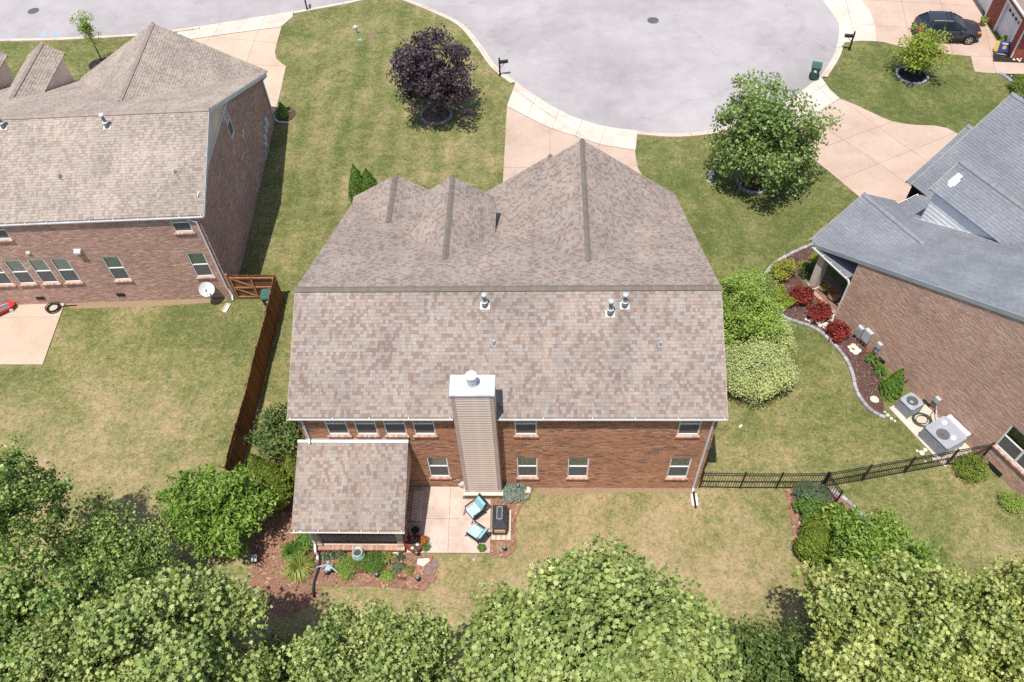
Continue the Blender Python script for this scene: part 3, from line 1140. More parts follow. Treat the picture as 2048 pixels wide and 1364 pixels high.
        while z < z1 - .02:
            zc = z + course / 2
            band = clip_half(clip_half(poly, 0, 1, z), 0, -1, -(z + course - .01))
            if len(band) >= 3:
                a, b = min(p[0] for p in band), max(p[0] for p in band)
                iv = [(a, b)]
                for h in holes:
                    if h[2] - course * .5 < zc < h[3] + course * .4:
                        nx = []
                        for s, e in iv:
                            if h[1] <= s or h[0] >= e:
                                nx.append((s, e))
                            else:
                                if h[0] - s > .03:
                                    nx.append((s, h[0]))
                                if e - h[1] > .03:
                                    nx.append((h[1], e))
                        iv = nx
                off = (r % 2) * ln / 2 + a - ln
                for s, e in iv:
                    k = math.floor((s - off) / ln)
                    x = off + k * ln
                    while x < e:
                        p, q = max(x, s), min(x + ln - .014, e)
                        if q - p > .025:
                            if rg.random() < self.mixing:
                                run = rg.choices(range(6), weights)[0]
                            full = (q - p) > ln - .016
                            self.bricks.append((w3(p, z), U, N, q - p, course - .014, run, rg.uniform(-.003, .004), full))
                        x += ln
            z += course
            r += 1
        return wall

    def finish_bricks(self, mats, n_single=HUNDREDS):
        order = sorted((i for i, b in enumerate(self.bricks) if b[7]), key=lambda i: (self.mw @ self.bricks[i][0] - CAM).length)
        single = set(order[:n_single])
        V, F, I = [], [], []
        fs = [(0, 1, 3, 2), (0, 4, 5, 1), (2, 3, 7, 6), (0, 2, 6, 4), (1, 5, 7, 3)]
        for i, (o, U, N, w, h, ci, j, full) in enumerate(self.bricks):
            loc = [(a, z, d) for d in (j, -.02) for z in (0, h) for a in (0, w)]
            if i in single:
                key = (ci, round(w, 2), round(h, 3))
                if key not in self.brick_mesh:
                    mb = MB()
                    mb.add([(a, z, d) for a, z, d in loc], fs)
                    self.brick_mesh[key] = mb.mesh('brick', mats[ci])
                ob = put('brick', self.brick_mesh[key], self.root)
                ob.matrix_local = Matrix(((U.x, 0, N.x, o.x), (U.y, 0, N.y, o.y), (U.z, 1, N.z, o.z), (0, 0, 0, 1)))
                continue
            b = len(V)
            V.extend((o.x + U.x * a + N.x * d, o.y + U.y * a + N.y * d, o.z + z) for a, z, d in loc)
            F.extend(tuple(k + b for k in f) for f in fs)
            I.extend([ci] * 5)
        me = bpy.data.meshes.new('brick')
        me.from_pydata(V, [], F)
        for m in mats:
            me.materials.append(m)
        me.polygons.foreach_set('material_index', I)
        me.update()
        struct(put('brick', me, self.root), 'stuff')

    def frame(self, O, U, N, a, z):
        U, N = Vector(U).normalized(), Vector(N).normalized()
        p = Vector(O) + U * a + Vector((0, 0, z))
        return Matrix(((U.x, -N.x, 0, p.x), (U.y, -N.y, 0, p.y), (0, 0, 1, p.z), (0, 0, 0, 1)))

    def window(self, O, U, N, a, z, w, h, rail=.5, blind=1.0, sill=True, sillm=None, frame_m=None, mulls=0, blind_m=None, depth=.05):
        """A sash window set into a wall opening; local x along the wall, y into it, z up."""
        F = .055
        mb = MB()
        d0, d1 = depth - .02, depth + .08
        mb.box(0, F, d0, d1, 0, h)
        mb.box(w - F, w, d0, d1, 0, h)
        mb.box(F, w - F, d0, d1, 0, F + .02)
        mb.box(F, w - F, d0, d1, h - F, h)
        hr = h * rail
        if rail:
            mb.box(F, w - F, d0 + .015, d1, hr - .03, hr + .03)
        for i in range(mulls):
            x = w * (i + 1) / (mulls + 1)
            mb.box(x - .05, x + .05, d0 + .005, d1 - .005, F, h - F)
        o = mb.build('window', frame_m or M['white'], self.root)
        o.matrix_local = self.frame(O, U, N, a, z)
        lo, up = (F, hr - .03), (hr + .03, h - F)
        spans = (lo, up) if rail else ((F, h - F),)
        for k, (p, q) in enumerate(spans):
            mb = MB()
            y_ = d0 + .04 + .012 * k
            mb.add([(F, y_, p), (w - F, y_, p), (w - F, y_, q), (F, y_, q)], [(0, 1, 2, 3)])
            mb.build('pane', M['glass'], o)
        if rail:
            mb = MB()
            mb.add([(F, d0 + .03, lo[0]), (w - F, d0 + .03, lo[0]), (w - F, d0 + .03, lo[1]), (F, d0 + .03, lo[1])], [(0, 1, 2, 3)])
            mb.build('insect_screen', M['screen'], o)
        if blind > 0:
            mb = MB()
            top, bot = h - F, (h - F) - blind * ((h - F) - (hr if rail else F))
            nsl = max(3, int((top - bot) / .06))
            for s in range(nsl):
                zz = top - (s + 1) * (top - bot) / nsl
                sp_ = (top - bot) / nsl
                y_ = d0 + .085
                mb.hexa([(F, y_, zz), (w - F, y_, zz), (w - F, y_ + .006, zz), (F, y_ + .006, zz), (F, y_ + .008, zz + sp_ - .002), (w - F, y_ + .008, zz + sp_ - .002), (w - F, y_ + .012, zz + sp_ - .002), (F, y_ + .012, zz + sp_ - .002)])
            mb.build('blind', blind_m or M['blind'], o)
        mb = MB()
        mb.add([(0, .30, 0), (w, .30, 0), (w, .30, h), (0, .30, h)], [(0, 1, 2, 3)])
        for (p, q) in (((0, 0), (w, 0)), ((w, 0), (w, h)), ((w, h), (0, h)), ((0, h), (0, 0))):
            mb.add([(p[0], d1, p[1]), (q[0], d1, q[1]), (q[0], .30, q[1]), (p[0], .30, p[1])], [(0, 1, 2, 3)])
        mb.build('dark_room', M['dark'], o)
        if sill:
            rg = self.rg
            n = max(4, round((w + .14) / .085))
            bw = (w + .14) / n
            mb = MB()
            for i in range(n):
                x = -.07 + i * bw
                mi = rg.randrange(4)
                j = rg.uniform(-.004, .004)
                mb.hexa([(x + .005, -.07 + j, -.115), (x + bw - .005, -.07 + j, -.115), (x + bw - .005, .04, -.10), (x + .005, .04, -.10), (x + .005, -.07 + j, -.03), (x + bw - .005, -.07 + j, -.03), (x + bw - .005, .04, .004), (x + .005, .04, .004)], mi)
            mb.build('sill', sillm or BR_SILL, o)
            mb = MB()
            mb.hexa([(-.06, -.06, -.11), (w + .06, -.06, -.11), (w + .06, .04, -.098), (-.06, .04, -.098), (-.06, -.06, -.035), (w + .06, -.06, -.035), (w + .06, .04, -.002), (-.06, .04, -.002)])
            mb.build('sill_mortar', MORTAR, o)
        return o

    def gutter(self, a, b, out, step=1.5, m=None, inner=None):
        """An open eaves trough from a to b with strap hangers; out points away from the wall."""
        a, b, out = Vector(a), Vector(b), Vector(out).normalized()
        up = Vector((0, 0, 1))
        mb = MB()
        sec = [(0, .09), (0, 0), (.10, 0), (.125, .04), (.13, .10)]
        for (p, q) in zip(sec[:-1], sec[1:]):
            for t in (0, .006):
                A = [a + out * (p[0] - t) + up * (p[1] + t), b + out * (p[0] - t) + up * (p[1] + t), b + out * (q[0] - t) + up * (q[1] + t), a + out * (q[0] - t) + up * (q[1] + t)]
                mb.add(A, [(0, 1, 2, 3)], 1 if t else 0)
        for e in (a, b):
            mb.add([e + out * p[0] + up * p[1] for p in sec], [tuple(range(5))])
        d = (b - a).normalized()
        mb.beam(a + out * .118 + up * .105, b + out * .118 + up * .105, .030, .012)
        g = mb.build('gutter', [m or M['white_gut'], inner or M['debris']], self.root)
        L = (b - a).length
        n = max(2, int(L / step))
        hb = MB()
        hb.obox((-.016, -.03, .09), (.032, 0, 0), (0, .155, 0), (0, 0, .018))
        hm = hb.mesh('hanger', m or M['white_gut'])
        for i in range(n + 1):
            p = a + d * (.12 + (L - .24) * i / n + (self.rg.uniform(-.12, .12) if 0 < i < n else 0))
            o = put('hanger', hm, g)
            o.matrix_local = Matrix(((d.x, out.x, 0, p.x), (d.y, out.y, 0, p.y), (0, 0, 1, p.z), (0, 0, 0, 1)))
        return g

    def downspout(self, pts, m=None, w=.085):
        mb = MB()
        P = [Vector(p) for p in pts]
        for i in range(len(P) - 1):
            d = (P[i + 1] - P[i]).normalized()
            mb.beam(P[i] - d * .02, P[i + 1] + d * .02, w, w * .75, (0, 1, .01))
        return mb.build('downspout', m or M['fascia'], self.root)

    def stack(self, base, r, h, slope, tilt=0.0, big=True, m=None, cap_m=None):
        """A pipe through the roof: flashing plate laid on the slope, collar, pipe and cap."""
        x, y, z = base
        s = 1 if slope > 0 else -1
        k = abs(slope)
        n = Vector((0, -k * s, 1)).normalized()
        vdir = Vector((0, 1, k * s)).normalized()
        u = Vector((1, 0, 0))
        c = Vector(base) + n * .028
        mb = MB()
        fw, fh = (.19, .15) if big else (.10, .12)
        mb.obox(c - u * fw - vdir * fh, u * 2 * fw, vdir * 2 * fh, n * .006)
        o = mb.build('roof_flashing', M['flash'] if big else M['ventgrey'], self.root)
        mb = MB()
        if big:
            mb.lathe([(r * 1.25, -.1), (r * 1.15, h * .35), (r * .75, h * .42), (r * .75, h * .8), (r * .80, h * .8), (r * .8, h * .84)], (x, y, z), 14)
        else:
            mb.lathe([(r * 1.6, -.05), (r * 1.3, h * .45), (r, h * .5), (r, h)], (x, y, z), 10)
        mb.build('roof_pipe', m or M['ventgrey'], o, True)
        mb = MB()
        if big:
            mb.lathe([(r * .8, h * .84), (r * 1.15, h * .86), (r * 1.15, h * .93), (r * 1.0, h)], (x, y, z), 14)
            mb.lathe([(r * 1.3, h * .35), (r * 1.32, h * .37), (r * 1.3, h * .40)], (x, y, z), 14)
        else:
            mb.lathe([(r * .98, h), (r * .9, h + .015)], (x, y, z), 10)
        mb.build('pipe_cap', cap_m or M['pipe_cap'], o, True)
        return o


# ---------- the middle house
H = House('brick_house', 'orange brown brick house with mottled tan and brown shingle roof and tan clad chimney', (0, 0, 0), 0, 11, SH_MAIN, CAP_MAIN)
H.mixing = .85
W2, RY, RZ = 8.575, 4.57, 8.32
EB = (-.13, 6.09)
EF = (14.95, 3.37)
H.plane([(-W2, EB[0], EB[1]), (W2, EB[0], EB[1]), (W2, RY, RZ), (-W2, RY, RZ)])
H.plane([(W2, EF[0], EF[1]), (-W2, EF[0], EF[1]), (-W2, RY, RZ), (W2, RY, RZ)])


def front_y(z):
    return RY + (RZ - z) * (EF[0] - RY) / (RZ - EF[1])


def gable(h, x, z, yb, yf, half, slope, zfoot, fy, wall_y, wall_half, wall_m, wz0, side_walls=False):
    """A front-facing gable on the front slope: two shingled planes, a front wall and, if it floats, side walls."""
    for s in (-1, 1):
        zf = z - half * slope
        h.plane([(x, yb, z), (x, yf, z), (x + s * half, yf, zf), (x + s * half, fy(zf), zf)])
    mb = MB()
    wz = z - wall_half * slope - .1
    mb.add([(x - wall_half, wall_y, wz0), (x + wall_half, wall_y, wz0), (x + wall_half, wall_y, wz), (x, wall_y, z - .12), (x - wall_half, wall_y, wz)], [(0, 1, 2, 3, 4)])
    if side_walls:
        for s in (-1, 1):
            mb.add([(x + s * wall_half, wall_y, wz0), (x + s * wall_half, wall_y, wz), (x + s * wall_half, fy(wz) - .1, wz), (x + s * wall_half, fy(wz0), wz0)], [(0, 1, 2, 3)])
    mb.build('gable_wall', wall_m, h.root)
    zf = z - half * slope
    h.trim('rake_board', [((x, yf + .012, z - .11), (x + s * half, yf + .012, zf - .11), .03, .16) for s in (-1, 1)], M['tan_trim'])


gable(H, -6.15, 4.81, front_y(4.81), 15.45, 2.43, .60, 0, front_y, 15.05, 2.1, FLAT_MAIN, 0)
gable(H, -2.81, 6.96, front_y(6.96), 12.91, 2.04, .72, 0, front_y, 12.55, 1.8, M['tan_board'], front_y(0) * 0 + 4.1, True)
gable(H, 3.45, 7.10, front_y(7.10), 15.32, 5.12, .727, 0, front_y, 15.0, 4.9, FLAT_MAIN, 0)
gable(H, 1.90, 5.62, 12.6, 15.95, 3.55, .72, 0, lambda z: 12.6, 15.7, 3.3, FLAT_MAIN, 0)
H.finish_deck()
PX0, PX1, PYF, PZF, PZB = -8.62, -4.06, -3.36, 2.82, 4.16
H.plane([(PX0, PYF, PZF), (PX1, PYF, PZF), (PX1, -.012, PZB), (PX0, -.012, PZB)])
H.finish_deck('porch_roof')
H.finish_roof()
H.ridge((-W2 - .01, RY, RZ), (W2 + .01, RY, RZ), .475, .475)
H.ridge((-6.15, 15.47, 4.81), (-6.15, front_y(4.81) + .05, 4.81), .60, .60)
H.ridge((-2.81, 12.93, 6.96), (-2.81, front_y(6.96) + .05, 6.96), .72, .72)
H.ridge((3.45, 15.34, 7.10), (3.45, front_y(7.10) + .05, 7.10), .727, .727)
H.ridge((1.90, 15.97, 5.62), (1.90, 15.0, 5.62), .72, .72)

WIN_UP = [(-7.26, .87), (-6.09, .87), (-4.91, .87), (-3.74, .87), (.33, .89), (6.83, .87)]
WIN_LO = [(-3.49, .88), (.34, .89), (2.52, .89), (6.84, .89)]
ZU, HU, ZL, HL = 4.53, 1.42, .96, 1.72
O, U, Nn = (0, 0, 0), (1, 0, 0), (0, -1, 0)
holes = [(a, a + w, ZU, ZU + HU) for a, w in WIN_UP] + [(a, a + w, ZL, ZL + HL) for a, w in WIN_LO]
H.brick_wall(O, U, Nn, [(-8.31, 0), (8.31, 0), (8.31, 5.98), (-8.31, 5.98)], holes)
H.finish_bricks(BR_MAIN)
for a, w in WIN_UP:
    H.window(O, U, Nn, a, ZU, w, HU, .56, .95, blind_m=M['blind_g'])
for a, w in WIN_LO:
    H.window(O, U, Nn, a, ZL, w, HL, .52, 1.0, blind_m=M['blind'])
mb = MB()
for s in (-1, 1):
    x = s * 8.31
    mb.add([(x, 0, 0), (x, 14.7, 0), (x, 14.7, 3.3), (x, RY, 8.2), (x, .0, 6.03)], [(0, 1, 2, 3, 4)])
mb.add([(-8.31, 14.7, 0), (8.31, 14.7, 0), (8.31, 14.7, 3.4), (-8.31, 14.7, 3.4)], [(0, 1, 2, 3)])
for xx in (-1.45, 8.35):
    mb.add([(xx, 14.7, 0), (xx, 15.0, 0), (xx, 15.0, 3.3), (xx, 14.7, 3.3)], [(0, 1, 2, 3)])
mb.build('wall', FLAT_MAIN, H.root)
mb = MB()
mb.box(-8.56, 8.56, -.125, -.105, 5.97, 6.08)
mb.box(-8.56, 8.56, -.105, -.012, 5.985, 5.998)
mb.build('fascia_board', M['white_gut'], H.root)
H.trim('rake_board', [((s * W2 * 1.001, EB[0], EB[1] - .12), (s * W2 * 1.001, RY, RZ - .12), .03, .15) for s in (-1, 1)] + [((s * W2 * 1.001, RY, RZ - .12), (s * W2 * 1.001, EF[0], EF[1] - .12), .03, .15) for s in (-1, 1)], M['tan_trim'])
H.gutter((-W2, -.127, 5.985), (-2.04, -.127, 5.985), (0, -1, 0))
H.gutter((-.33, -.127, 5.985), (W2, -.127, 5.985), (0, -1, 0))
H.gutter((W2, EF[0] + .01, 3.24), (-W2, EF[0] + .01, 3.24), (0, 1, 0), 2)
H.downspout([(8.12, -.19, 5.99), (8.12, -.14, 5.86), (8.12, -.045, 5.72), (8.12, -.045, .16), (8.10, -.22, .06)])
H.downspout([(-8.12, -.19, 5.99), (-8.12, -.14, 5.86), (-8.12, -.045, 5.72), (-8.12, -.045, 4.33), (-8.10, -.20, 4.22)])
for p, r, hh in (((-.85, 3.91, 8.01), .10, .74), ((4.14, 3.60, 7.86), .105, .84), ((4.72, 3.89, 8.0), .105, .74)):
    H.stack(p, r, hh, .475)
for p in ((-.47, 2.51, 7.34), (6.09, 2.45, 7.32)):
    H.stack(p, .045, .22, .475, big=False)

# chimney: brick foot, lap siding with corner boards, sheet metal cap and flue
CX0, CX1, CY0, CY1, CZT = -1.97, -.36, -.42, .42, 8.03
ch = MB()
ch.box(CX0 + .03, CX1 - .03, CY0 + .03, CY1 - .03, .3, CZT)
chim = ch.build('chimney', M['tan_board'], H.root)
cb = MB()
for x0, x1 in ((CX0, CX0 + .16), (CX1 - .16, CX1)):
    cb.box(x0, x1, CY0 - .012, CY0 + .03, .42, CZT)
for y0, y1 in ((CY0 + .031, CY0 + .16), (CY1 - .16, CY1)):
    cb.box(CX0 - .012, CX0 + .029, y0, y1, .42, CZT)
    cb.box(CX1 - .029, CX1 + .012, y0, y1, .42, CZT)
cb.build('corner_board', M['tan_trim'], chim)
fb = MB()
for x in (CX0, CX1 - .16):
    fb.box(x - .012, x + .172, CY0 - .03, CY0 + .02, .42, .56)
fb.box(CX0 + .165, CX1 - .165, CY0 - .004, CY0 + .02, .42, .52)
fb.build('skirt_board', M['tan_trim'], chim)
nb = 44
bh = (CZT - .52) / nb
b1 = MB()
b1.hexa([(0, -.021, 0), (CX1 - CX0 - .326, -.021, 0), (CX1 - CX0 - .326, .03, 0), (0, .03, 0), (0, .004, bh - .003), (CX1 - CX0 - .326, .004, bh - .003), (CX1 - CX0 - .326, .03, bh - .003), (0, .03, bh - .003)])
fm = b1.mesh('siding_board', M['tan_board'])
b2 = MB()
b2.hexa([(-.012, 0, 0), (.03, 0, 0), (.03, CY1 - CY0 - .324, 0), (-.012, CY1 - CY0 - .324, 0), (.008, 0, bh + .01), (.03, 0, bh + .01), (.03, CY1 - CY0 - .324, bh + .01), (.008, CY1 - CY0 - .324, bh + .01)])
sm = b2.mesh('siding_board', M['tan_board'])
for i in range(nb):
    z = .52 + i * bh
    put('siding_board', fm, chim, (CX0 + .163, CY0 + .002, z))
    if z > 0:
        put('siding_board', sm, chim, (CX0 + .002, CY0 + .162, z))
        o = put('siding_board', sm, chim, (CX1 - .002, CY1 - .162, z), math.pi)
cc = MB()
cc.hexa([(CX0 - .04, CY0 - .05, CZT), (CX1 + .04, CY0 - .05, CZT), (CX1 + .04, CY1 + .05, CZT), (CX0 - .04, CY1 + .05, CZT), (CX0 - .035, CY0 - .045, CZT + .09), (CX1 + .035, CY0 - .045, CZT + .09), (CX1 + .035, CY1 + .045, CZT + .09), (CX0 - .035, CY1 + .045, CZT + .09)])
for x in (CX0 + .06, CX1 - .06):
    for y in (CY0 + .04, CY1 - .04):
        cc.ball((x, y, CZT + .092), (.022, .022, .012), 8, 4)
cc.build('chimney_cap', M['galv'], chim)
fl = MB()
fl.lathe([(.21, CZT + .09), (.20, CZT + .12), (.165, CZT + .14), (.165, CZT + .40), (.19, CZT + .40), (.19, CZT + .47), (.19, CZT + .62), (.205, CZT + .62), (.215, CZT + .70)], (-1.17, .0, 0), 24)
fl.build('chimney_flue', M['galv'], chim, False)
ft = MB()
ft.lathe([(.216, CZT + .70), (.216, CZT + .715), (.20, CZT + .735), (.02, CZT + .745)], (-1.17, 0, 0), 24)
ft.build('flue_cover', M['white'], chim, False)
bf = House.__new__(House)
bm = MB()
bm.box(-2.02, -.33, -.545, -.002, 0, .335)
bm.build('chimney_foot', FLAT_MAIN, chim)
cs = MB()
cs.bbox(-2.06, -.29, -.60, -.002, .338, .415, .012)
cs.build('stone_ledge', M['stone_trim'], chim)

# covered porch
fl = MB()
fl.obox((PX0 - .01, -.12, PZB - .018), (PX1 - PX0 + .02, 0, 0), (0, .108, .043), (0, -.02, .025))
fl.box(PX0 + .33, PX1, -.012, -.003, PZB, PZB + .12)
fl.build('roof_flashing', M['flash'], H.root)
H.gutter((PX0, PYF - .002, PZF - .12), (PX1, PYF - .002, PZF - .12), (0, -1, 0), .9)
pt = MB()
pt.box(PX0 + .05, PX1 - .05, PYF + .03, PYF + .07, PZF - .20, PZF - .06)
for x in (PX0 + .05, PX1 - .09):
    pt.hexa([(x, PYF + .08, PZF - .20), (x + .04, PYF + .08, PZF - .20), (x + .04, -.02, PZF - .2), (x, -.02, PZF - .2), (x, PYF + .08, PZF - .07), (x + .04, PYF + .08, PZF - .07), (x + .04, -.02, PZB - .12), (x, -.02, PZB - .12)])
pt.build('porch_fascia', M['tan_trim'], H.root)
pc = MB()
pc.box(PX0 + .1, PX1 - .1, PYF + .1, -.03, PZF - .19, PZF - .17)
pc.build('porch_ceiling', M['tan_board'], H.root)
FX0, FX1, FY0, FZ = -8.20, -4.50, -3.02, .42
ps = MB()
ps.box(FX0, FX1, FY0, -.003, .02, FZ)
ps.build('porch_floor', M['patio'], H.root)
pb = MB()
pb.box(FX0 - .10, FX1 + .10, FY0 - .10, FY0 - .002, 0, FZ - .12)
pb.box(FX0 - .10, FX0 - .002, FY0, -.01, 0, FZ - .12)
pb.box(FX1 + .002, FX1 + .10, FY0, -.01, 0, FZ - .12)
pb.build('porch_foundation', FLAT_MAIN, H.root)
rgb = random.Random(5)
em = []
for i in range(4):
    mb = MB()
    mb.bbox(-.034, .034, -.13, .10, -.115, .012, .006)
    em.append(mb.mesh('brick', BR_SILL[i]))
n = int((FX1 - FX0 + .2) / .078)
for i in range(n):
    put('brick', rgb.choice(em), H.root, (FX0 - .06 + i * .078, FY0 - .03 + rgb.uniform(-.004, .004), FZ))
n = int((-.1 - FY0) / .078)
for i in range(n):
    put('brick', rgb.choice(em), H.root, (FX1 + .03, FY0 + .13 + i * .078, FZ + .001), math.pi / 2)
pm = MB()
pm.box(FX0 - .08, FX1 + .09, FY0 - .14, FY0 + .06, FZ - .11, FZ + .001)
pm.box(FX1 - .06, FX1 + .14, FY0 + .062, -.02, FZ - .11, FZ + .001)
pm.build('edge_mortar', MORTAR, H.root)
stp = MB()
stp.bbox(FX1 + .16, FX1 + .62, -1.72, -.25, .01, .20, .02)
stp.build('porch_step', M['patio'], H.root)
pmsh = MB()
pmsh.box(-.105, .105, -.105, .105, 0, PZF - .2 - FZ)
pmsh.box(-.135, .135, -.135, .135, 0, .17)
pmsh.box(-.12, .12, -.12, .12, .172, .20)
pmsh.box(-.135, .135, -.135, .135, PZF - .2 - FZ - .18, PZF - .2 - FZ - .004)
pme = pmsh.mesh('porch_post', M['tan_trim'])
for x in (FX0 + .16, FX1 - .06):
    put('porch_post', pme, H.root, (x, FY0 + .12, FZ + .014))
put('porch_post', pme, H.root, (FX1 - .06, -1.95, FZ + .014))
rl = MB()
ry = FY0 + .14
for z in (.10, .86):
    rl.box(FX0 + .27, FX1 - .17, ry - .02, ry + .02, FZ + z, FZ + z + .035)
rail = rl.build('porch_railing', M['iron'], H.root)
bal = MB()
bal.box(-.009, .009, -.009, .009, FZ + .13, FZ + .86)
bme = bal.mesh('baluster', M['iron'])
n = 32
for i in range(n):
    put('baluster', bme, rail, (FX0 + .36 + i * (FX1 - FX0 - .6) / (n - 1), ry, 0))
H.downspout([(FX0 - .06, PYF - .05, PZF - .12), (FX0 - .02, PYF + .10, PZF - .30), (FX0 + .02, FY0 - .02, PZF - .5), (FX0 + .02, FY0 - .02, .75), (FX0 + .04, FY0 - .28, .50), (FX0 + .06, FY0 - .30, .16), (FX0 + .05, FY0 - .42, .08)], M['white_gut'])
# small wall fittings
wf = MB()
wf.box(-2.36, -2.22, -.09, .0, .62, .80)
wf.tube([(-2.5, -.03, .70), (-2.3, -.05, .70), (-2.15, -.04, .72)], .02)
wf.build('wall_spigot', M['ventgrey'], H.root)

# ---------- the left house
B0 = (-15.12, 11.37, 0)
HL_ = House('brick_house', 'brown brick house with plain tan shingle roof and a satellite dish on its back wall', B0, R_(2.777), 23, SH_LEFT, CAP_LEFT)
LW = -22.0
LRY, LRZ = 5.07, 8.34
LEF = (15.2, 3.50)
HL_.plane([(LW, -.02, 6.02), (.30, -.02, 6.02), (.30, LRY, LRZ), (LW, LRY, LRZ)])
HL_.plane([(.30, LEF[0], LEF[1]), (LW, LEF[0], LEF[1]), (LW, LRY, LRZ), (.30, LRY, LRZ)])


def lfront(z):
    return LRY + (LRZ - z) * (LEF[0] - LRY) / (LRZ - LEF[1])


gable(HL_, -5.5, 6.95, lfront(6.95), 15.5, 5.8, .60, 0, lfront, 15.2, 5.5, FLAT_LEFT, 0)
for du in (-12.6, -16.1, -19.6):
    gable(HL_, du, 5.89, lfront(5.89), 15.62, 1.1, .63, 0, lfront, 15.25, .98, M['tan_board'], 3.45, True)
HL_.finish_roof()
HL_.ridge((LW, LRY, LRZ), (.31, LRY, LRZ), .457, .478)
HL_.ridge((-5.5, 15.52, 6.95), (-5.5, lfront(6.95) + .05, 6.95), .6, .6)
for du in (-12.6, -16.1, -19.6):
    HL_.ridge((du, 15.64, 5.89), (du, lfront(5.89) + .05, 5.89), .63, .63)
WU = [(-1.45, .90), (-10.42, .90)]
WL = [(-1.46, .89), (-5.79, .88), (-8.40, .88), (-9.57, .88), (-10.77, .88), (-11.95, .88), (-13.6, .88)]
holes = [(a, a + w, 4.9, 5.92) for a, w in WU] + [(a, a + w, 1.64, 3.42) for a, w in WL]
HL_.brick_wall(O, U, Nn, [(LW + .3, 0), (0, 0), (0, 5.95), (LW + .3, 5.95)], holes, mortar=MORTAR_L, weights=(4, 3, 3, 2.5, 3, 1.2))
SO, SU, SN = (0, 0, 0), (0, 1, 0), (1, 0, 0)
sh = [(7.30, 8.02, 4.72, 6.42)]
HL_.brick_wall(SO, SU, SN, [(0, 0), (15.0, 0), (15.0, 3.42), (8.77, 6.45), (1.0, 6.45), (0, 5.98)], sh, mortar=MORTAR_L, weights=(4, 3, 3, 2.5, 3, 1.2))
HL_.finish_bricks(BR_LEFT)
for a, w in WU:
    HL_.window(O, U, Nn, a, 4.9, w, 1.02, .62, .95, blind_m=M['blind_g'])
for i, (a, w) in enumerate(WL):
    HL_.window(O, U, Nn, a, 1.64, w, 1.78, .5, 1.0, blind_m=M['blind_g'] if i < 2 else M['blind'])
HL_.window(SO, SU, SN, 7.30, 4.72, .72, 1.70, .5, 1.0, sill=False, blind_m=M['blind'], depth=.03)
mb = MB()
mb.extrude([(0.012, 1.05, 6.5), (0.012, 8.60, 6.5), (0.012, LRY, LRZ - .13)], (-.02, 0, 0), 0)
mb.build('gable_siding', M['tan_board'], HL_.root)
tb = MB()
tb.box(.0, .045, .75, 8.9, 6.37, 6.54)
tb.build('trim_board', M['fascia'], HL_.root)
HL_.trim('rake_board', [((.305, -.02, 5.89), (.305, LRY, LRZ - .12), .035, .19), ((.305, LRY, LRZ - .12), (.305, LEF[0], LEF[1] - .12), .035, .19)], M['fascia'])
mb = MB()
mb.add([(LW + .3, 15.0, 0), (0, 15.0, 0), (0, 15.0, 3.4), (LW + .3, 15.0, 3.4)], [(0, 1, 2, 3)])
mb.add([(LW + .3, 0, 0), (LW + .3, 15, 0), (LW + .3, 15, 3.4), (LW + .3, LRY, 8.2), (LW + .3, 0, 6)], [(0, 1, 2, 3, 4)])
mb.build('wall', FLAT_LEFT, HL_.root)
mb = MB()
mb.box(LW, .28, -.015, .0, 5.9, 5.99)
mb.build('fascia_board', M['white_gut'], HL_.root)
HL_.gutter((LW, -.018, 5.90), (.30, -.018, 5.90), (0, -1, 0), 1.05, M['white'])
HL_.downspout([(-.42, -.09, 5.92), (-.42, -.05, 5.75), (-.16, -.05, 5.62), (-.16, -.05, .75), (-.10, -.05, .55), (-.02, -.12, .25), (.0, -.3, .08)])
HL_.downspout([(.34, LEF[0] - .15, 3.38), (.06, 14.85, 3.2), (.06, 14.85, .3), (.30, 14.80, .1), (.9, 14.75, .07)])
lslope = (LRZ - 6.02) / (LRY + .02)


def on_left_back(px, py):
    # a point of the left house's back roof slope under a surveyed sight line, in the house's own frame
    inv = HL_.mw.inverted()
    d = CF + CR * ((px - 1024) / FPX) - CU * ((py - 682) / FPX)
    o2, d2 = inv @ CAM, inv.to_3x3() @ d
    k = lslope
    t = (6.02 + k * (o2.y + .02) - o2.z) / (d2.z - k * d2.y)
    return o2 + d2 * t


for p in ((215, 254), (8, 255)):
    HL_.stack(tuple(on_left_back(*p)), .10, .78, lslope, cap_m=M['white'])
for p in ((121, 355), (351, 346)):
    HL_.stack(tuple(on_left_back(*p)), .05, .26, lslope, big=False)
for a in (-10.24, -5.93, -1.16):
    mb = MB()
    mb.box(a - .22, a + .22, -.03, -.012, .42, .64, 0)
    for i in range(5):
        mb.obox((a - .2, -.04, .44 + i * .038), (.4, 0, 0), (0, .015, .02), (0, .004, .012), 0)
    mb.build('foundation_vent', M['black'], HL_.root)
mb = MB()
mb.box(-6.86, -6.50, -.10, 0, 3.86, 4.06)
mb.box(-6.84, -6.52, -.20, -.102, 3.88, 4.0)
mb.build('exhaust_hood', M['fascia'], HL_.root)
mb = MB()
mb.box(-9.28, -9.08, -.06, 0, 3.9, 4.02)
mb.build('wall_light', M['white'], HL_.root)
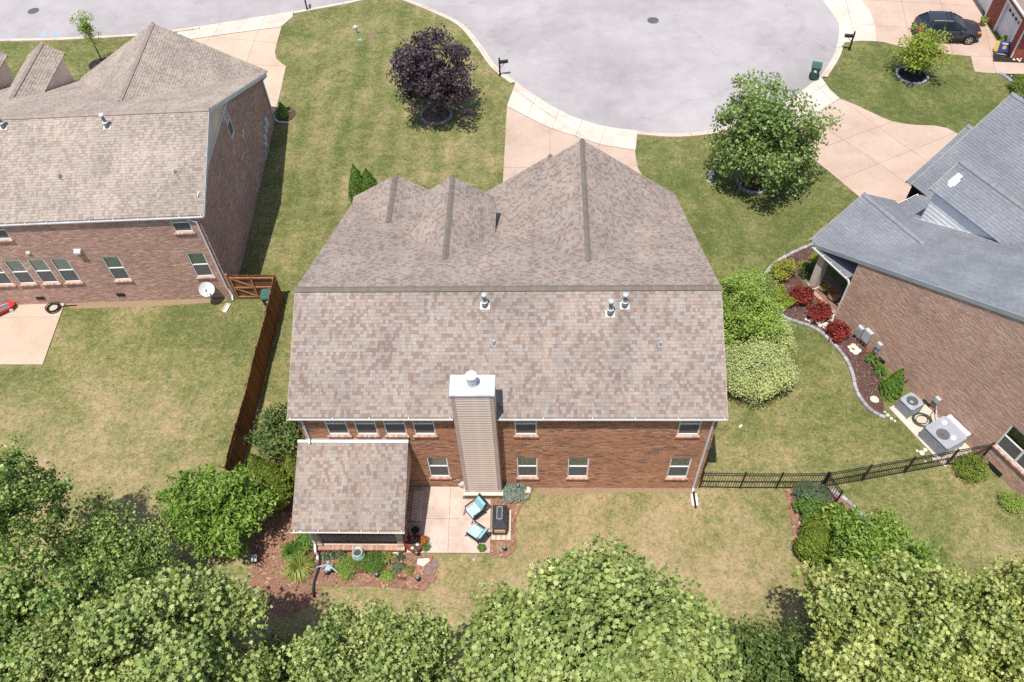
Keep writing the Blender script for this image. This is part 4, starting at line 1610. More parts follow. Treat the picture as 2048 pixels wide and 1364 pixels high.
# meters and pipes on its shaded side wall
mt = MB()
for y, z, w, h in ((13.15, 1.35, .35, .62), (12.62, 1.2, .30, .45), (12.05, 1.05, .28, .35), (11.75, .75, .2, .3)):
    mt.bbox(.0, .14, y - w / 2, y + w / 2, z - h / 2, z + h / 2, .01)
mt.build('utility_box', M['fascia'], HL_.root)
mt = MB()
mt.tube([(.05, 12.2, .9), (.06, 12.0, .4), (.06, 11.9, 0)], .035)
mt.tube([(.05, 8.1, 3.1), (.07, 7.9, 3.24), (.07, 7.2, 3.3)], .03)
mt.tube([(.03, 11.7, .6), (.05, 11.4, .25), (.05, 11.2, 0)], .018)
mt.build('wall_conduit', M['galv'], HL_.root)
mt = MB()
mt.box(0, .04, 9.0, 9.25, 3.7, 3.95)
mt.box(0, .05, 8.75, 8.95, 3.55, 3.8)
mt.box(0, .05, 7.9, 8.05, .3, .5)
mt.build('wall_vent', M['fascia'], HL_.root)

# ---------- the right house: local x runs into the lot, y runs to its front
RD = math.atan2(.495, .869)
B1 = (16.5, 9.79, 0)
HR = House('brick_house', 'russet brick house with slate grey shingle roof and two cooling units beside its wall', B1, RD, 31, SH_GREY, CAP_GREY, .15)
REF = (2.62, 3.02)
RRY, RRZ = -7.9, 8.16
RIW = 20.0


def rfront(z):
    return RRY + (RRZ - z) * (REF[0] - RRY) / (RRZ - REF[1])


HR.plane([(-.02, REF[0], REF[1]), (RIW, REF[0], REF[1]), (RIW, RRY, RRZ), (-.02, RRY, RRZ)])
HR.plane([(-.02, RRY, RRZ), (RIW, RRY, RRZ), (RIW, -13.0, 5.8), (-.02, -13.0, 5.8)])
gable(HR, 2.80, 4.82, rfront(4.82), 2.98, 2.82, .63, 0, rfront, 2.66, 2.5, FLAT_LEFT, 2.95)
gable(HR, 6.02, 7.00, rfront(7.0), .95, 1.42, .78, 0, rfront, .70, 1.26, M['white'], 3.6, False)
gable(HR, 12.2, 7.0, rfront(7.0), 3.35, 5.1, .74, 0, rfront, 3.0, 4.8, FLAT_LEFT, 0)
gable(HR, 10.4, 5.45, 1.0, 3.75, 3.2, .74, 0, lambda z: 1.0, 3.5, 2.9, FLAT_LEFT, 0)
HR.finish_roof()
HR.ridge((-.03, RRY, RRZ), (RIW, RRY, RRZ), .48, .48)
HR.ridge((2.80, 3.0, 4.82), (2.80, rfront(4.82) + .05, 4.82), .63, .63)
HR.ridge((6.02, .97, 7.0), (6.02, rfront(7.0) + .05, 7.0), .78, .78)
HR.ridge((12.2, 3.37, 7.0), (12.2, rfront(7.0) + .05, 7.0), .74, .74)
HR.ridge((10.4, 3.77, 5.45), (10.4, 2.0, 5.45), .74, .74)
# lap boards on the white side of the dormer
sd = MB()
dz0 = 3.7
for i in range(9):
    z = 3.72 + i * .235
    yb = rfront(z) - .02
    sd.hexa([(4.755, min(yb, .70), z), (4.77, min(yb, .70), z), (4.77, .72, z), (4.755, .72, z), (4.775, min(rfront(z + .235), .70), z + .235), (4.785, min(rfront(z + .235), .70), z + .235), (4.785, .72, z + .235), (4.775, .72, z + .235)])
sd.build('siding_board', M['white'], HR.root)
sw = MB()
sw.add([(4.79, .70, 3.6), (4.79, .70, 5.86), (4.79, rfront(5.86), 5.86), (4.79, rfront(3.9), 3.9)], [(0, 1, 2, 3)])
sw.add([(7.25, .70, 3.6), (7.25, .70, 5.86), (7.25, rfront(5.86), 5.86), (7.25, rfront(3.9), 3.9)], [(0, 1, 2, 3)])
sw.build('dormer_wall', M['white'], HR.root)
fm_ = MB()
fm_.beam((4.74, rfront(3.78) + .0, 3.80), (4.74, rfront(5.86), 5.88), .05, .03)
fm_.build('step_flashing', M['flash'], HR.root)
SO, SU, SN = (0, 0, 0), (0, -1, 0), (-1, 0, 0)
hw = [(9.58, 11.6, 1.32, 3.02), (14, 15, 1.3, 3.0)]
HR.brick_wall(SO, SU, SN, [(0, 0), (13.0, 0), (13.0, 5.6), (7.9, 7.95), (0, 4.25)], hw[:1], mortar=MORTAR_L, weights=(4, 3, 3, 2.5, 2.0, 1.6))
HR.finish_bricks(BR_GREY)
HR.window(SO, SU, SN, 9.58, 1.32, 2.02, 1.70, .5, .8, mulls=1, blind_m=M['screen'])
mb = MB()
mb.add([(0, 0, 0), (RIW, 0, 0), (RIW, 0, 4), (0, 0, 4)], [(0, 1, 2, 3)])
mb.add([(0, -13, 0), (RIW, -13, 0), (RIW, -13, 5.7), (0, -13, 5.7)], [(0, 1, 2, 3)])
mb.build('wall', FLAT_LEFT, HR.root)
HR.trim('rake_board', [((-.035, REF[0], REF[1] - .11), (-.035, RRY, RRZ - .11), .04, .22), ((-.035, RRY, RRZ - .11), (-.035, -13, 5.69), .04, .22)], mat('rake_grey', (.30, .31, .32), .5, .06, 2))
HR.gutter((-.02, REF[0] + .005, REF[1] - .12), (1.0, REF[0] + .005, REF[1] - .12), (0, 1, 0), .9, M['white'])
HR.gutter((5.3, REF[0] + .005, REF[1] - .12), (7.1, REF[0] + .005, REF[1] - .12), (0, 1, 0), .9, M['white'])
# recessed corner entry: return roof, gutter, post, brick floor
rt = MB()
rt.hexa([(-.05, .12, 2.86), (-.05, 2.55, 2.86), (.75, 2.55, 2.86), (.75, .12, 2.86), (-.05, .12, 2.92), (-.05, 2.55, 2.92), (.75, 2.55, 3.2), (.75, .12, 3.2)])
rt.build('entry_roof', SH_GREY[2], HR.root)
HR.gutter((-.055, .10, 2.80), (-.055, 2.60, 2.80), (-1, 0, 0), .62, M['white'])
cp = MB()
cp.box(.03, .43, 1.78, 2.18, .16, 2.85)
cp.box(-.01, .47, 1.74, 2.22, .16, .40)
cp.box(0, .46, 1.75, 2.21, 2.60, 2.855)
cp.build('entry_column', M['stone_trim'], HR.root)
ef = MB()
ef.box(.0, 1.6, .01, 2.3, 0, .14)
ef.build('entry_floor', FLAT_LEFT, HR.root)
em2 = [MB().bbox(-.034, .034, -.1, .1, -.05, .012, .006).mesh('brick', BR_SILL[i]) for i in range(4)]
for i in range(27):
    put('brick', rgb.choice(em2), HR.root, (.10, .10 + i * .08, .15), math.pi / 2)
HR.downspout([(-.09, .10, 2.82), (-.07, .03, 2.70), (-.05, -.02, 2.55), (-.05, -.02, .22), (-.25, .1, .08)], M['white_gut'])
# a patch of white underlay where shingles are missing
pq = rfront
ptch = MB()
sl = .74
nrm = Vector((-sl, 0, 1)).normalized()
for x0, x1, y0, y1 in ((6.02 - .86, 6.02 - .55, .20, .58), (6.02 - .55, 6.02 - .38, .28, .56), (6.02 - .95, 6.02 - .86, .27, .48)):
    f = lambda x, y: Vector((x, y, 7.0 - (6.02 - x) * .78)) + nrm * .04
    ptch.extrude([f(x0, y0), f(x1, y0), f(x1, y1), f(x0, y1)], nrm * .006)
ptch.build('roof_patch', M['white'], HR.root)
for a, z in ((3.3, .10), (6.2, .14)):
    mb = MB()
    mb.box(-.03, -.004, -a - .2, -a + .2, z - .06, z + .14)
    mb.build('foundation_vent', M['black'], HR.root)
mb = MB()
mb.box(-.05, -.004, -10.6, -9.85, -.02, .30)
mb.build('crawl_hatch', M['black'], HR.root)
mb = MB()
mb.box(-.006, .002, -6.73, -6.70, 1.2, 7.2)
mb.build('wall_joint', mat('pink_sealant', (.42, .26, .21), .9, .1), HR.root)

# ---------- the red brick house at the top right corner
rb = thing('brick_house', 'bright red brick house with white garage doors at the end of the driveway', 'house', (33.06, 34.6, 0), R_(1.0))
RED = brick_flat('red_brick_wall', (.33, .075, .045), (.25, .055, .035), (.36, .14, .10))
w = MB()
w.box(0, 9, -2.55, -1.62, 0, 3.1)
w.box(0, 9, .86, 2.6, 0, 3.1)
w.box(.28, 9, -1.62, .86, 0, 3.1)
w.box(.0, .28, -1.62, .86, 2.25, 3.1)
w.box(.0, 9, 5.2, 7, 0, 3.1)
w.box(.28, 9, 2.6, 5.2, 0, 3.1)
w.box(.0, .28, 2.6, 5.2, 2.25, 3.1)
w.build('wall', RED, rb)
for y0 in (-1.62, 2.6):
    gd = MB()
    gd.box(.20, .27, y0 + .1, y0 + 2.42, .02, 2.2)
    for i in range(4):
        gd.box(.185, .205, y0 + .12, y0 + 2.40, .06 + i * .54, .53 + i * .54)
    g = gd.build('garage_door', M['white'], rb)
    gw = MB()
    for i in range(4):
        gw.box(.178, .19, y0 + .28 + i * .52, y0 + .62 + i * .52, 1.72, 1.92)
    gw.build('pane', M['black'], g)
    tr = MB()
    tr.box(-.02, .2, y0 - .06, y0 + .1, 0, 2.35)
    tr.box(-.02, .2, y0 + 2.42, y0 + 2.56, 0, 2.35)
    tr.box(-.02, .2, y0 + .1, y0 + 2.42, 2.2, 2.35)
    tr.build('door_trim', M['white'], rb)
dsp = MB()
dsp.box(-.09, -.01, -2.50, -2.40, .1, 3.1)
dsp.build('downspout', M['white'], rb)
rr = MB()
rr.hexa([(-.4, -3.0, 3.1), (9, -3.0, 3.1), (9, 8, 3.1), (-.4, 8, 3.1), (2, -1, 4.6), (9, -1, 4.6), (9, 6, 4.6), (2, 6, 4.6)])
rr.build('roof', SH_LEFT[2], rb)
gt = MB()
gt.box(-.52, -.4, -3.0, 8, 3.02, 3.12)
gt.box(-.52, 9, -3.12, -3.0, 3.02, 3.12)
gt.build('gutter', M['white'], rb)
# ------------------------------------------------------------------ plants
LOBED = [(0, -.48), (.15, -.33), (.46, -.32), (.31, -.05), (.52, .20), (.21, .21), (0, .56), (-.21, .21), (-.52, .20), (-.31, -.05), (-.46, -.32), (-.15, -.33)]
LANCE = [(0, -.5), (.15, -.2), (.15, .12), (0, .5), (-.15, .12), (-.15, -.2)]
OVAL = [(0, -.5), (.24, -.2), (.22, .18), (0, .5), (-.22, .18), (-.24, -.2)]
DIAM = [(0, -.5), (.27, 0), (0, .5), (-.27, 0)]
BLADE = [(0, -.5), (.09, -.15), (.0, .5), (-.09, -.15)]
SCALE = [(0, -.5), (.32, -.1), (.12, .5), (-.12, .5), (-.32, -.1)]

M['bark'] = mat('grey_brown_bark', (.16, .125, .10), .9, .3, 8, 0, 30)
M['bark_pale'] = mat('pale_bark', (.30, .26, .22), .9, .3, 8, 0, 30)
LF = {
    'pale': leaf_mat('pale_tulip_leaf', [(0.103, 0.149, 0.032), (0.175, 0.238, 0.058), (0.260, 0.316, 0.093), (0.321, 0.376, 0.122), (0.393, 0.428, 0.168), (0.212, 0.280, 0.071)], .16, .5, .3),
    'star': leaf_mat('yellow_green_leaf', [(0.101, 0.144, 0.029), (0.201, 0.253, 0.052), (0.301, 0.339, 0.087), (0.385, 0.408, 0.126), (0.455, 0.460, 0.182), (0.166, 0.218, 0.042)], .16, .5, .3),
    'wood': leaf_mat('deep_green_leaf', [(0.045, 0.087, 0.017), (0.098, 0.166, 0.031), (0.170, 0.245, 0.055), (0.263, 0.332, 0.093), (0.381, 0.437, 0.148)], .18),
    'oak': leaf_mat('oak_leaf', [(0.082, 0.143, 0.035), (0.150, 0.229, 0.059), (0.238, 0.316, 0.101), (0.335, 0.381, 0.141)], .28, .45, .35),
    'gloss': leaf_mat('glossy_bright_leaf', [(0.073, 0.146, 0.017), (0.140, 0.244, 0.032), (0.232, 0.342, 0.061), (0.317, 0.415, 0.104), (0.110, 0.201, 0.024)], .3, .5, .28),
    'dgloss': leaf_mat('glossy_deep_leaf', [(.045, .08, .018), (.085, .135, .03), (.14, .19, .05), (.21, .26, .09)], .3, .5, .28),
    'purple': leaf_mat('purple_leaf', [(0.033, 0.021, 0.027), (0.062, 0.039, 0.051), (0.097, 0.065, 0.084), (0.049, 0.029, 0.037)], .15, .45, .35),
    'lime': leaf_mat('lime_leaf', [(0.180, 0.240, 0.030), (0.276, 0.336, 0.048), (0.360, 0.408, 0.084)], .35),
    'arbor': leaf_mat('evergreen_scale', [(0.061, 0.121, 0.017), (0.103, 0.182, 0.024), (0.155, 0.241, 0.038)], .15, .6),
    'arbor_g': leaf_mat('golden_evergreen_scale', [(0.069, 0.109, 0.014), (0.121, 0.172, 0.021), (0.184, 0.236, 0.034), (0.230, 0.276, 0.046)], .15, .6),
    'box': leaf_mat('boxwood_leaf', [(0.029, 0.063, 0.017), (0.052, 0.098, 0.025), (0.081, 0.132, 0.040)], .2),
    'varieg': leaf_mat('variegated_leaf', [(0.429, 0.474, 0.201), (0.548, 0.570, 0.274), (0.286, 0.366, 0.115), (0.620, 0.631, 0.369), (0.191, 0.271, 0.077)], .3),
    'green': leaf_mat('fresh_green_leaf', [(0.185, 0.276, 0.048), (0.268, 0.374, 0.071), (0.351, 0.439, 0.112), (0.134, 0.212, 0.039)], .32),
    'gold': leaf_mat('gold_leaf', [(0.242, 0.242, 0.033), (0.330, 0.319, 0.049), (0.396, 0.374, 0.077)], .3),
    'red': leaf_mat('crimson_leaf', [(0.138, 0.019, 0.017), (0.235, 0.034, 0.027), (0.318, 0.053, 0.038), (0.097, 0.015, 0.015)], .3),
    'blue': leaf_mat('blue_spruce_needle', [(0.161, 0.218, 0.196), (0.230, 0.287, 0.265), (0.299, 0.356, 0.322), (0.218, 0.230, 0.172)], .15),
    'perenn': leaf_mat('perennial_leaf', [(0.072, 0.150, 0.024), (0.120, 0.216, 0.038), (0.168, 0.264, 0.060)], .3),
    'hosta': leaf_mat('striped_hosta_leaf', [(0.172, 0.218, 0.046), (0.276, 0.310, 0.081), (0.391, 0.380, 0.115), (0.138, 0.184, 0.034)], .3),
    'sedum': leaf_mat('grey_green_leaf', [(0.081, 0.115, 0.063), (0.115, 0.161, 0.092), (0.161, 0.196, 0.115)], .2),
    'rust': leaf_mat('rust_flower', [(0.368, 0.115, 0.023), (0.483, 0.184, 0.034), (0.322, 0.081, 0.023)], .2),
    'rose': leaf_mat('pink_flower', [(0.517, 0.115, 0.184), (0.575, 0.230, 0.287)], .2),
    'bud': leaf_mat('cream_bud', [(0.552, 0.529, 0.299), (0.632, 0.575, 0.345)], .2),
}


def unit(a):
    return a / (np.linalg.norm(a, axis=1, keepdims=True) + 1e-9)


def leaf_arrays(rng, P, N, size, shape, fold=.15, along=None):
    k = len(shape)
    n = len(P)
    N = unit(N)
    T = rng.normal(size=(n, 3)) if along is None else along + .25 * rng.normal(size=(n, 3))
    T = unit(T - N * (T * N).sum(1, keepdims=True))
    B = np.cross(N, T)
    sh = np.array(shape)
    s = (np.asarray(size) * np.ones(n))[:, None, None]
    V = P[:, None, :] + s * (sh[None, :, 0, None] * B[:, None, :] + sh[None, :, 1, None] * T[:, None, :] - fold * (np.abs(sh[None, :, 0, None]) + .5 * np.abs(sh[None, :, 1, None])) * N[:, None, :])
    return V.reshape(-1, 3), k


def leaves_mesh(name, sets, mats):
    """sets: [(verts, corners per leaf, material index)]"""
    V = np.concatenate([s[0] for s in sets])
    starts, totals, mi = [], [], []
    off = 0
    for v, k, m in sets:
        c = len(v) // k
        starts.append(off + np.arange(c) * k)
        totals.append(np.full(c, k))
        mi.append(np.full(c, m))
        off += len(v)
    me = np_mesh(name, V, np.arange(len(V)), np.concatenate(starts), np.concatenate(totals), mats)
    mi = np.concatenate(mi)
    if mi.any():
        me.polygons.foreach_set('material_index', mi.astype(np.int32))
    return me


def crown_points(rng, R, n_clump, per, clump_r, zlow=-.55, rough=.16, inner=.62, spiky=0.0):
    """Leaf positions in clumps over an uneven ellipsoid; returns points, outward directions, clump centres."""
    d = unit(rng.normal(size=(n_clump * 3, 3)))
    d = d[d[:, 2] > zlow][:n_clump]
    ph = rng.uniform(0, 6.28, 6)
    bump_ = 1 + rough * (np.sin(2.3 * d[:, 0] * 2 + ph[0]) * np.cos(2.1 * d[:, 1] * 2 + ph[1]) + .7 * np.sin(3.7 * d[:, 2] + 4 * d[:, 0] + ph[2]) + .6 * np.sin(5 * d[:, 1] + 3 * d[:, 0] + ph[3]))
    rad = bump_ * (inner + (1 - inner) * rng.random(len(d)) ** .45)
    rad *= 1 + spiky * rng.random(len(d)) ** 4
    C = d * rad[:, None] * np.array(R)
    idx = np.repeat(np.arange(len(C)), per)
    g = rng.normal(size=(len(idx), 3))
    g = g / np.maximum(1, np.linalg.norm(g, axis=1, keepdims=True) / 1.7)
    cr = clump_r * rng.uniform(.6, 1.3, len(C))
    P = C[idx] + g * cr[idx][:, None] * np.array([1, 1, .75])
    return P, .5 * d[idx] + .5 * unit(g + 1e-6), C


def crown(name, seed, R, n_clump, per, clump_r, size, shape, lf, up=.7, out=.5, rnd=.55, zlow=-.55, rough=.16, inner=.62, buds=0, fold=.15, spiky=0.0):
    rng = np.random.default_rng(seed)
    P, D, C = crown_points(rng, R, n_clump, per, clump_r, zlow, rough, inner, spiky)
    N = out * D + up * np.array([0, 0, 1]) + rnd * rng.normal(size=P.shape)
    sz = size * rng.uniform(.55, 1.3, len(P))
    if size > .1:
        # leaves on the inner branches, which close the view through the crown
        m = int(len(P) * .28)
        dd = unit(rng.normal(size=(m, 3)))
        dd[:, 2] = np.abs(dd[:, 2]) * .9 - .25
        Q = dd * np.array(R) * rng.uniform(.35, .68, (m, 1))
        P = np.concatenate([P, Q])
        N = np.concatenate([N, .3 * dd + np.array([0, 0, .8]) + .6 * rng.normal(size=Q.shape)])
        sz = np.concatenate([sz, size * rng.uniform(.9, 1.4, m)])
    V, k = leaf_arrays(rng, P, N, sz, shape, fold)
    sets = [(V, k, 0)]
    mats = [LF[lf]]
    if buds:
        j = rng.choice(int(len(P) / 1.28), buds)
        r = np.linalg.norm(P[j] / np.array(R), axis=1)
        j = j[(r > .8) & (P[j][:, 2] > 0)]
        Q = P[j] + np.array([0, 0, .05])
        V2, k2 = leaf_arrays(rng, Q, rng.normal(size=Q.shape) + np.array([0, 0, 1.0]), .085, OVAL, .0)
        sets.append((V2, k2, 1))
        mats.append(LF['bud'])
    return leaves_mesh(name, sets, mats), C


def trunk_mesh(seed, base_z, C, r0, fork, m, k=16, name='trunk'):
    """A tapered trunk from the ground to the crown with limbs to some clump centres (crown centre is the origin of C)."""
    rg = random.Random(seed)
    mb = MB()
    lean = (rg.uniform(-.15, .15), rg.uniform(-.15, .15))
    top = Vector((lean[0] * .5, lean[1] * .5, fork))
    mb.tube([(0, 0, base_z), (lean[0], lean[1], base_z * .5 + fork * .3), top, (0, 0, fork * .3 + .25 * abs(base_z))], [r0 * 1.25, r0, r0 * .7, r0 * .3], 9)
    idx = list(range(len(C)))
    rg.shuffle(idx)
    for i in idx[:k]:
        c = Vector(C[i])
        s = top.lerp(Vector((0, 0, fork * .3 + .25 * abs(base_z))), rg.random() * .9)
        md = s.lerp(c, .5) + Vector((rg.uniform(-.2, .2), rg.uniform(-.2, .2), -.08 * (c - s).length))
        mb.tube([s, md, c], [r0 * .42, r0 * .26, r0 * .10], 6)
    return mb.mesh(name, m, True)


def z_over(px, py, b):
    """Height at which the sight line passes nearest above a ground point."""
    best = min((((survey(px, py, z * .1).y - b[1]) ** 2 + (survey(px, py, z * .1).x - b[0]) ** 2, z * .1) for z in range(1, 140)))
    return best[1]


def plant(name, label, cat, loc, crown_me, trunk_me, scale=1, rotz=0, group=None, cname='crown', tname='trunk'):
    t = thing(name, label, cat, loc, rotz, group)
    t.scale = scale if isinstance(scale, tuple) else (scale,) * 3
    put(cname, crown_me, t)
    if trunk_me is not None:
        put(tname, trunk_me, t)
    return t


# --- the large trees in the foreground
GF = 'large trees along the foot of the back lots'
cA, CA = crown('crown', 101, (3.65, 3.6, 2.7), 310, 130, .37, .165, LOBED, 'pale', .5, .55, .8, -.5, .09, .62, 2200, .22)
tA = trunk_mesh(1, -7.2, CA, .26, -2.2, M['bark'], 24)
cB, CB = crown('crown', 202, (2.95, 2.95, 2.8), 200, 98, .36, .165, LOBED, 'pale', .5, .55, .75, -.6, .13, .66, 1100, .2)
tB = trunk_mesh(2, -6.4, CB, .22, -2.0, M['bark'], 20)
cS, CS = crown('crown', 303, (2.8, 2.8, 2.8), 150, 118, .35, .165, LOBED, 'star', .5, .55, .75, -.7, .22, .55, 500, .2)
tS = trunk_mesh(3, -6.2, CS, .2, -2.0, M['bark'], 24)
cW, CW = crown('crown', 404, (2.8, 2.8, 3.0), 140, 84, .36, .165, LOBED, 'wood', .62, .45, .65, -.8, .26, .55)
tW = trunk_mesh(4, -6.4, CW, .17, -1.4, M['bark_pale'], 30)
cO, CO = crown('crown', 505, (1.9, 1.9, 1.7), 95, 44, .42, .15, LOBED, 'wood', .62, .45, .65, -.8, .3, .5)
tO = trunk_mesh(5, -3.6, CO, .10, -1.2, M['bark'], 18)
cU, CU_ = crown('crown', 606, (1.9, 1.9, 1.8), 130, 62, .36, .17, OVAL, 'dgloss', .6, .45, .6, -.7, .2, .6)
tU = trunk_mesh(6, -3.0, CU_, .09, -1.0, M['bark'], 12)


def crown_at(px, py, z):
    p = survey(px, py, z)
    return (p.x, p.y, z)


plant('broadleaf_tree', 'largest pale green broadleaf tree with big lobed leaves below the dry back lawn', 'tree', crown_at(1180, 1350, 7.2), cA, tA, (1.02, .97, 1), .4, GF)
plant('broadleaf_tree', 'pale broadleaf tree at the photo bottom between the bark bed and the largest tree', 'tree', crown_at(742, 1384, 6.4), cB, tB, .80, 1.9, GF)
plant('broadleaf_tree', 'pale broadleaf tree left of the bark bed, beside the dark woodland trees', 'tree', crown_at(345, 1332, 6.4), cB, tB, .95, 4.1, GF)
plant('broadleaf_tree', 'pale broadleaf tree cut off at the lower left corner of the photo', 'tree', crown_at(95, 1400, 6.4), cB, tB, (.72, .72, .8), 2.7, GF)
plant('star_leaf_tree', 'yellow green star leaved tree with dark gaps below the bark strip on the right', 'tree', crown_at(1765, 1278, 6.2), cS, tS, .88, .3, GF)
plant('star_leaf_tree', 'yellow green star leaved tree cut off at the right edge of the photo', 'tree', crown_at(2040, 1300, 6.2), cS, tS, .85, 2.2, GF)
plant('star_leaf_tree', 'low yellow green star leaved tree cut off at the bottom right, under the taller one', 'tree', crown_at(1880, 1450, 5.0), cS, tS, .8, 3.9, GF)
plant('woodland_tree', 'dark open crowned tree at the left edge, the biggest of the woodland', 'tree', crown_at(28, 1262, 6.4), cW, tW, .86, .6, GF)
plant('woodland_tree', 'dark open tree with its pale trunk showing at the left edge beside the dry lawn', 'tree', crown_at(10, 1010, 6.4), cW, tW, (.62, .62, .7), 2.9, GF)
plant('woodland_tree', 'dark woodland tree filling the gap between the two pale trees at lower left', 'tree', crown_at(215, 1235, 5.2), cW, tW, (.62, .62, .75), 5.0, GF)
plant('young_tree', 'young dark leaved tree standing above the woodland on the dry lawn', 'tree', crown_at(200, 1096, 3.6), cO, tO, .8, .5, GF)
plant('young_tree', 'thin spreading young tree reaching right over the dry lawn from the woodland', 'tree', crown_at(295, 1104, 3.0), cO, tO, (.66, .5, .5), 1.8, GF)
plant('understory_tree', 'low dark leaved tree at the bottom in shade between two pale trees', 'tree', crown_at(560, 1380, 3.0), cU, tU, .85, .4, GF)
plant('understory_tree', 'glossy dark green low tree between the largest pale tree and the star leaved tree', 'tree', crown_at(1525, 1350, 3.2), cU, tU, 1.0, 2.4, GF)
# --- glossy round trees
cG, CG = crown('crown', 707, (1.85, 1.8, 1.7), 120, 120, .27, .22, LANCE, 'gloss', .5, .55, .7, -.7, .22, .5, 0, .2, .3)
tG = trunk_mesh(7, -2.0, CG, .10, -.9, M['bark'], 10)
plant('glossy_tree', 'round glossy bright green tree left of the porch roof near the wooden fence end', 'tree', crown_at(430, 1026, 2.1), cG, tG, .95, 0)
plant('glossy_tree', 'glossy bright green tree with narrow leaves beside the golden evergreens on the right', 'tree', crown_at(1768, 1140, 2.0), cG, tG, (1.08, .92, .95), 2.1)
# --- street side trees
pb_ = survey(873, 233)
zc = z_over(876, 152, pb_)
cP, CP = crown('crown', 808, (2.3, 2.2, 2.2), 105, 110, .33, .15, LOBED, 'purple', .5, .5, .7, -.95, .2, .45, 0, .15, .3)
plant('purple_tree', 'dark purple leaved tree in a ring of stones on the front lawn', 'tree', (pb_.x, pb_.y, zc), cP, trunk_mesh(8, -zc, CP, .13, -1.5, M['bark_pale'], 26), 1, .7)
pb_ = survey(1507, 366)
zc = z_over(1530, 274, pb_)
cK, CK = crown('crown', 909, (2.75, 2.65, 2.6), 170, 100, .37, .15, LOBED, 'oak', .5, .5, .7, -.95, .16, .5, 0, .2, .25)
plant('green_tree', 'large dark green tree in a ring of stones between two driveways', 'tree', (survey(1532, 274, zc).x, pb_.y, zc), cK, trunk_mesh(9, -zc, CK, .15, -1.7, M['bark'], 26), 1, 0)
pb_ = survey(1824, 153)
zc = z_over(1850, 100, pb_)
cY, CY = crown('crown', 111, (1.35, 1.25, 1.25), 62, 44, .27, .14, LOBED, 'lime', .6, .4, .6, -.9, .3, .4, 0, .15, .2)
plant('small_tree', 'small yellow green tree in a stone ring in front of the parked car', 'tree', (survey(1850, 100, zc).x - .1, pb_.y, zc), cY, trunk_mesh(10, -zc, CY, .06, -.8, M['bark'], 20), 1, 1.2)
pb_ = survey(199, 128)
zc = z_over(170, 58, pb_)
cT, CT = crown('crown', 122, (.62, .6, 1.15), 40, 30, .2, .12, OVAL, 'green', .5, .4, .7, -1, .3, .3, 0, .15, .1)
plant('sapling', 'thin sapling with sparse foliage in black mulch by the street', 'tree', (survey(172, 60, zc).x, pb_.y, zc), cT, trunk_mesh(12, -zc, CT, .045, -1.0, M['bark'], 16), 1, 0)


# --- shrubs
def shrub(name, label, px, z, R, lf, size, shape=OVAL, clumps=60, per=40, cr=.16, seed=1, group=None, base=None, up=.6, rough=.15, rotz=0.0, flowers=None, cat='shrub', zlow=-.35, inner=.6, out=.6, xy=None):
    c = xy or survey(px[0], px[1], z)
    me, C = crown('foliage', seed, R, clumps, per, cr, size, shape, lf, up, out, .5, zlow, rough, inner)
    t = thing(name, label, cat, (c[0], c[1], 0), rotz, group)
    o = put('foliage', me, t, (0, 0, z))
    mb = MB()
    rg = random.Random(seed)
    for k in range(5):
        e = C[rg.randrange(len(C))]
        mb.tube([(rg.uniform(-.04, .04), rg.uniform(-.04, .04), 0), (e[0] * .4, e[1] * .4, z * .6), (e[0], e[1], z + e[2])], [.022, .016, .008], 5)
    put('stem', mb.mesh('stem', M['bark']), t)
    return t


def conifer(name, label, top, h, r, lf, seed, group=None, n=6500, cone=False):
    """A dense upright evergreen of vertical sprays; top is the pixel of its tip."""
    p = survey(top[0], top[1], h)
    rng = np.random.default_rng(seed)
    t = rng.random(n) ** .8
    prof = np.where(t < .25, .72 + 1.1 * t, 1.0 - ((t - .25) / .75) ** 1.9)
    a = rng.uniform(0, 6.283, n)
    lump = 1 + .16 * np.sin(a * 5 + t * 14) * np.sin(t * 23 + a * 2)
    rr = r * prof * lump * (.72 + .28 * rng.random(n) ** .5)
    P = np.stack([rr * np.cos(a), rr * np.sin(a), t * h], 1)
    D = np.stack([np.cos(a), np.sin(a), np.full(n, .55)], 1)
    if cone:
        P = np.stack([r * (1 - t) ** .8 * lump * np.cos(a), r * (1 - t) ** .8 * lump * np.sin(a), t * h], 1)
    al = np.stack([.45 * np.cos(a), .45 * np.sin(a), np.ones(n)], 1)
    V, k = leaf_arrays(rng, P, D + .4 * rng.normal(size=P.shape), rng.uniform(.06, .125, n), SCALE, .1, al)
    o = thing(name, label, 'evergreen', (p.x, p.y, 0), 0, group)
    put('foliage', leaves_mesh('foliage', [(V, k, 0)], [LF[lf]]), o)
    mb = MB()
    mb.tube([(0, 0, 0), (0, 0, h * .5), (0, 0, h * .9)], [r * .14, r * .1, r * .03], 6)
    put('trunk', mb.mesh('trunk', M['bark']), o)
    return o


conifer('arborvitae', 'taller of two narrow dark evergreens at the front left corner of the middle house', (706, 329), 3.4, .62, 'arbor', 1)
conifer('arborvitae', 'shorter of two narrow dark evergreens at the front left corner of the middle house', (731, 338), 3.0, .68, 'arbor', 2)
conifer('arborvitae', 'small topped golden evergreen beside the end of the wooden fence', (501, 908), 3.0, .62, 'arbor_g', 3)
conifer('arborvitae', 'bulkiest golden evergreen, between the wooden fence end and the porch', (529, 926), 3.1, .85, 'arbor_g', 4, None, 9500)
conifer('arborvitae', 'slim bright evergreen close against the left side of the porch roof', (575, 907), 3.0, .52, 'arbor_g', 5)
conifer('arborvitae', 'golden evergreen nearest the iron fence corner, highest of its row', (1684, 1006), 2.6, .62, 'arbor_g', 6)
conifer('arborvitae', 'golden evergreen beside the red bark strip, second in its row from the iron fence', (1662, 1026), 2.6, .7, 'arbor_g', 7)
conifer('arborvitae', 'lowest golden evergreen of the row, touching the glossy green tree', (1650, 1058), 2.5, .72, 'arbor_g', 8)
